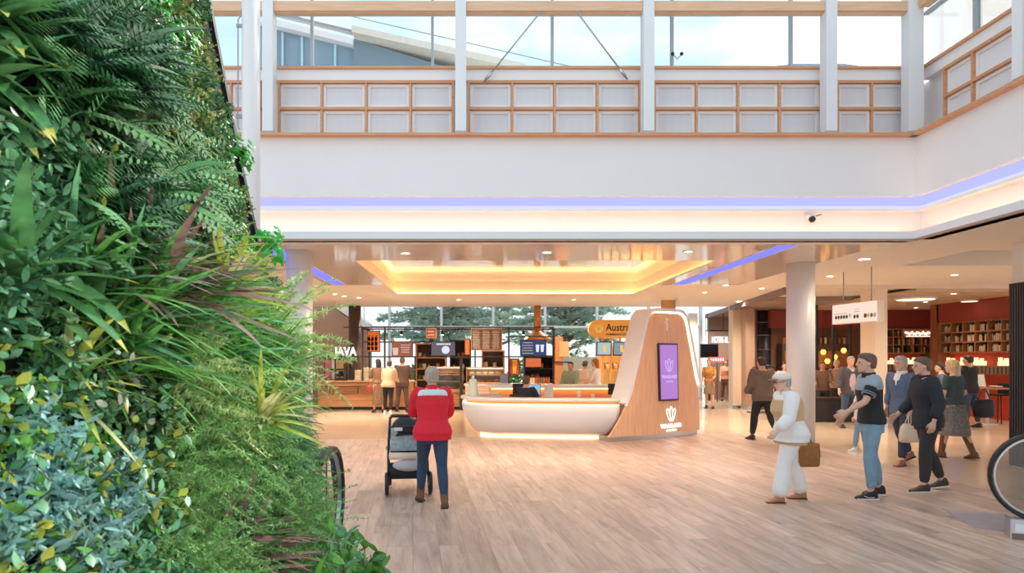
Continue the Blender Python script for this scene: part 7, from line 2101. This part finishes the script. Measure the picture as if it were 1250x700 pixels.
# ================================================================ camera, sky, sun
cam = bpy.data.cameras.new('camera'); cam.lens = 24; cam.sensor_width = 36
cam.shift_x = 45/1250; cam.shift_y = 87/1250
cam.dof.use_dof = True; cam.dof.focus_distance = 12.0; cam.dof.aperture_fstop = 4.5
cam.clip_end = 500
co = bpy.data.objects.new('camera', cam); COL.objects.link(co)
co.location = (0, 0, EYE); co.rotation_euler = (PI/2, 0, 0)
SC.camera = co

w = bpy.data.worlds.new('sky'); SC.world = w; w.use_nodes = True
nt = w.node_tree; L = nt.links.new
bg = nt.nodes['Background']
tc = nt.nodes.new('ShaderNodeTexCoord')
sp = nt.nodes.new('ShaderNodeSeparateXYZ'); L(tc.outputs['Generated'], sp.inputs[0])
gr = nt.nodes.new('ShaderNodeValToRGB')
gr.color_ramp.elements[0].position = 0.0; gr.color_ramp.elements[0].color = srgb(236, 240, 243)
gr.color_ramp.elements[1].position = .9; gr.color_ramp.elements[1].color = srgb(178, 212, 236)
e = gr.color_ramp.elements.new(.40); e.color = srgb(200, 226, 240)
L(sp.outputs['Z'], gr.inputs['Fac'])
no = nt.nodes.new('ShaderNodeTexNoise'); no.inputs['Scale'].default_value = 3.2; no.inputs['Detail'].default_value = 8; no.inputs['Roughness'].default_value = .58
mp = nt.nodes.new('ShaderNodeMapping'); mp.inputs['Scale'].default_value = (1, 1, 2.2); mp.inputs['Location'].default_value = (.35, .1, .6)
L(tc.outputs['Generated'], mp.inputs['Vector']); L(mp.outputs['Vector'], no.inputs['Vector'])
cr = nt.nodes.new('ShaderNodeValToRGB'); cr.color_ramp.elements[0].position = .47; cr.color_ramp.elements[1].position = .68
L(no.outputs['Fac'], cr.inputs['Fac'])
mx = nt.nodes.new('ShaderNodeMix'); mx.data_type = 'RGBA'
L(cr.outputs['Color'], mx.inputs[0]); L(gr.outputs['Color'], mx.inputs[6]); mx.inputs[7].default_value = (1.0, 1.0, 1.0, 1)
# the bright haze round the sun, low over the right end of the front wall
sv = Vector((650, 833, 470)).normalized()
dt = nt.nodes.new('ShaderNodeVectorMath'); dt.operation = 'DOT_PRODUCT'; dt.inputs[1].default_value = sv
nz = nt.nodes.new('ShaderNodeVectorMath'); nz.operation = 'NORMALIZE'; L(tc.outputs['Generated'], nz.inputs[0]); L(nz.outputs['Vector'], dt.inputs[0])
gm = nt.nodes.new('ShaderNodeMapRange'); gm.inputs['From Min'].default_value = .955; gm.inputs['From Max'].default_value = .996; gm.interpolation_type = 'SMOOTHSTEP'
L(dt.outputs['Value'], gm.inputs['Value'])
m3 = nt.nodes.new('ShaderNodeMix'); m3.data_type = 'RGBA'; L(gm.outputs[0], m3.inputs[0]); L(mx.outputs[2], m3.inputs[6]); m3.inputs[7].default_value = (2.2, 2.1, 2.0, 1)
L(m3.outputs[2], bg.inputs['Color']); bg.inputs['Strength'].default_value = 1.12

sun = light('sun', 'SUN', (8, 6, 12), 3.6, (1.0, .93, .84), angle=R(9))
sun.rotation_euler = Vector((-.50, -.58, -.64)).to_track_quat('-Z', 'Y').to_euler()

WARM = (1.0, .84, .66)
for x, y, pw in DL:
    light('downlight_beam', 'SPOT', (x, y, ZC - .03), pw*1.3, WARM, spot_size=R(150), spot_blend=1.0, shadow_soft_size=.08)
for x, y, z in ((9.6, 26.6, 3.45), (10.6, 22.0, 3.45)):
    light('shop_fill_beam', 'SPOT', (x, y, 3.33), 260, (1.0, .86, .72), spot_size=R(150), spot_blend=1.0, shadow_soft_size=.1)  # added spots brighten the dark clothes shop; no fixtures carry them
for x, y, z in ADDED_AND_CAFE:
    light('added_and_cafe_beam', 'SPOT', (x, y, z - .12), 120, (1.0, .82, .62), spot_size=R(120), spot_blend=1.0, shadow_soft_size=.06, rot=(R(-18), 0, 0))  # beams of the added stall spots and of the book cafe downlights

SC.view_settings.view_transform = 'Standard'
SC.view_settings.look = 'None'
SC.view_settings.gamma = 1.0
SC.view_settings.exposure = 0.35
SC.view_settings.use_curve_mapping = False
try:
    SC.cycles.use_denoising = True
    SC.cycles.max_bounces = 8
    SC.cycles.transparent_max_bounces = 12
    SC.cycles.sample_clamp_indirect = 6.0
except Exception: pass
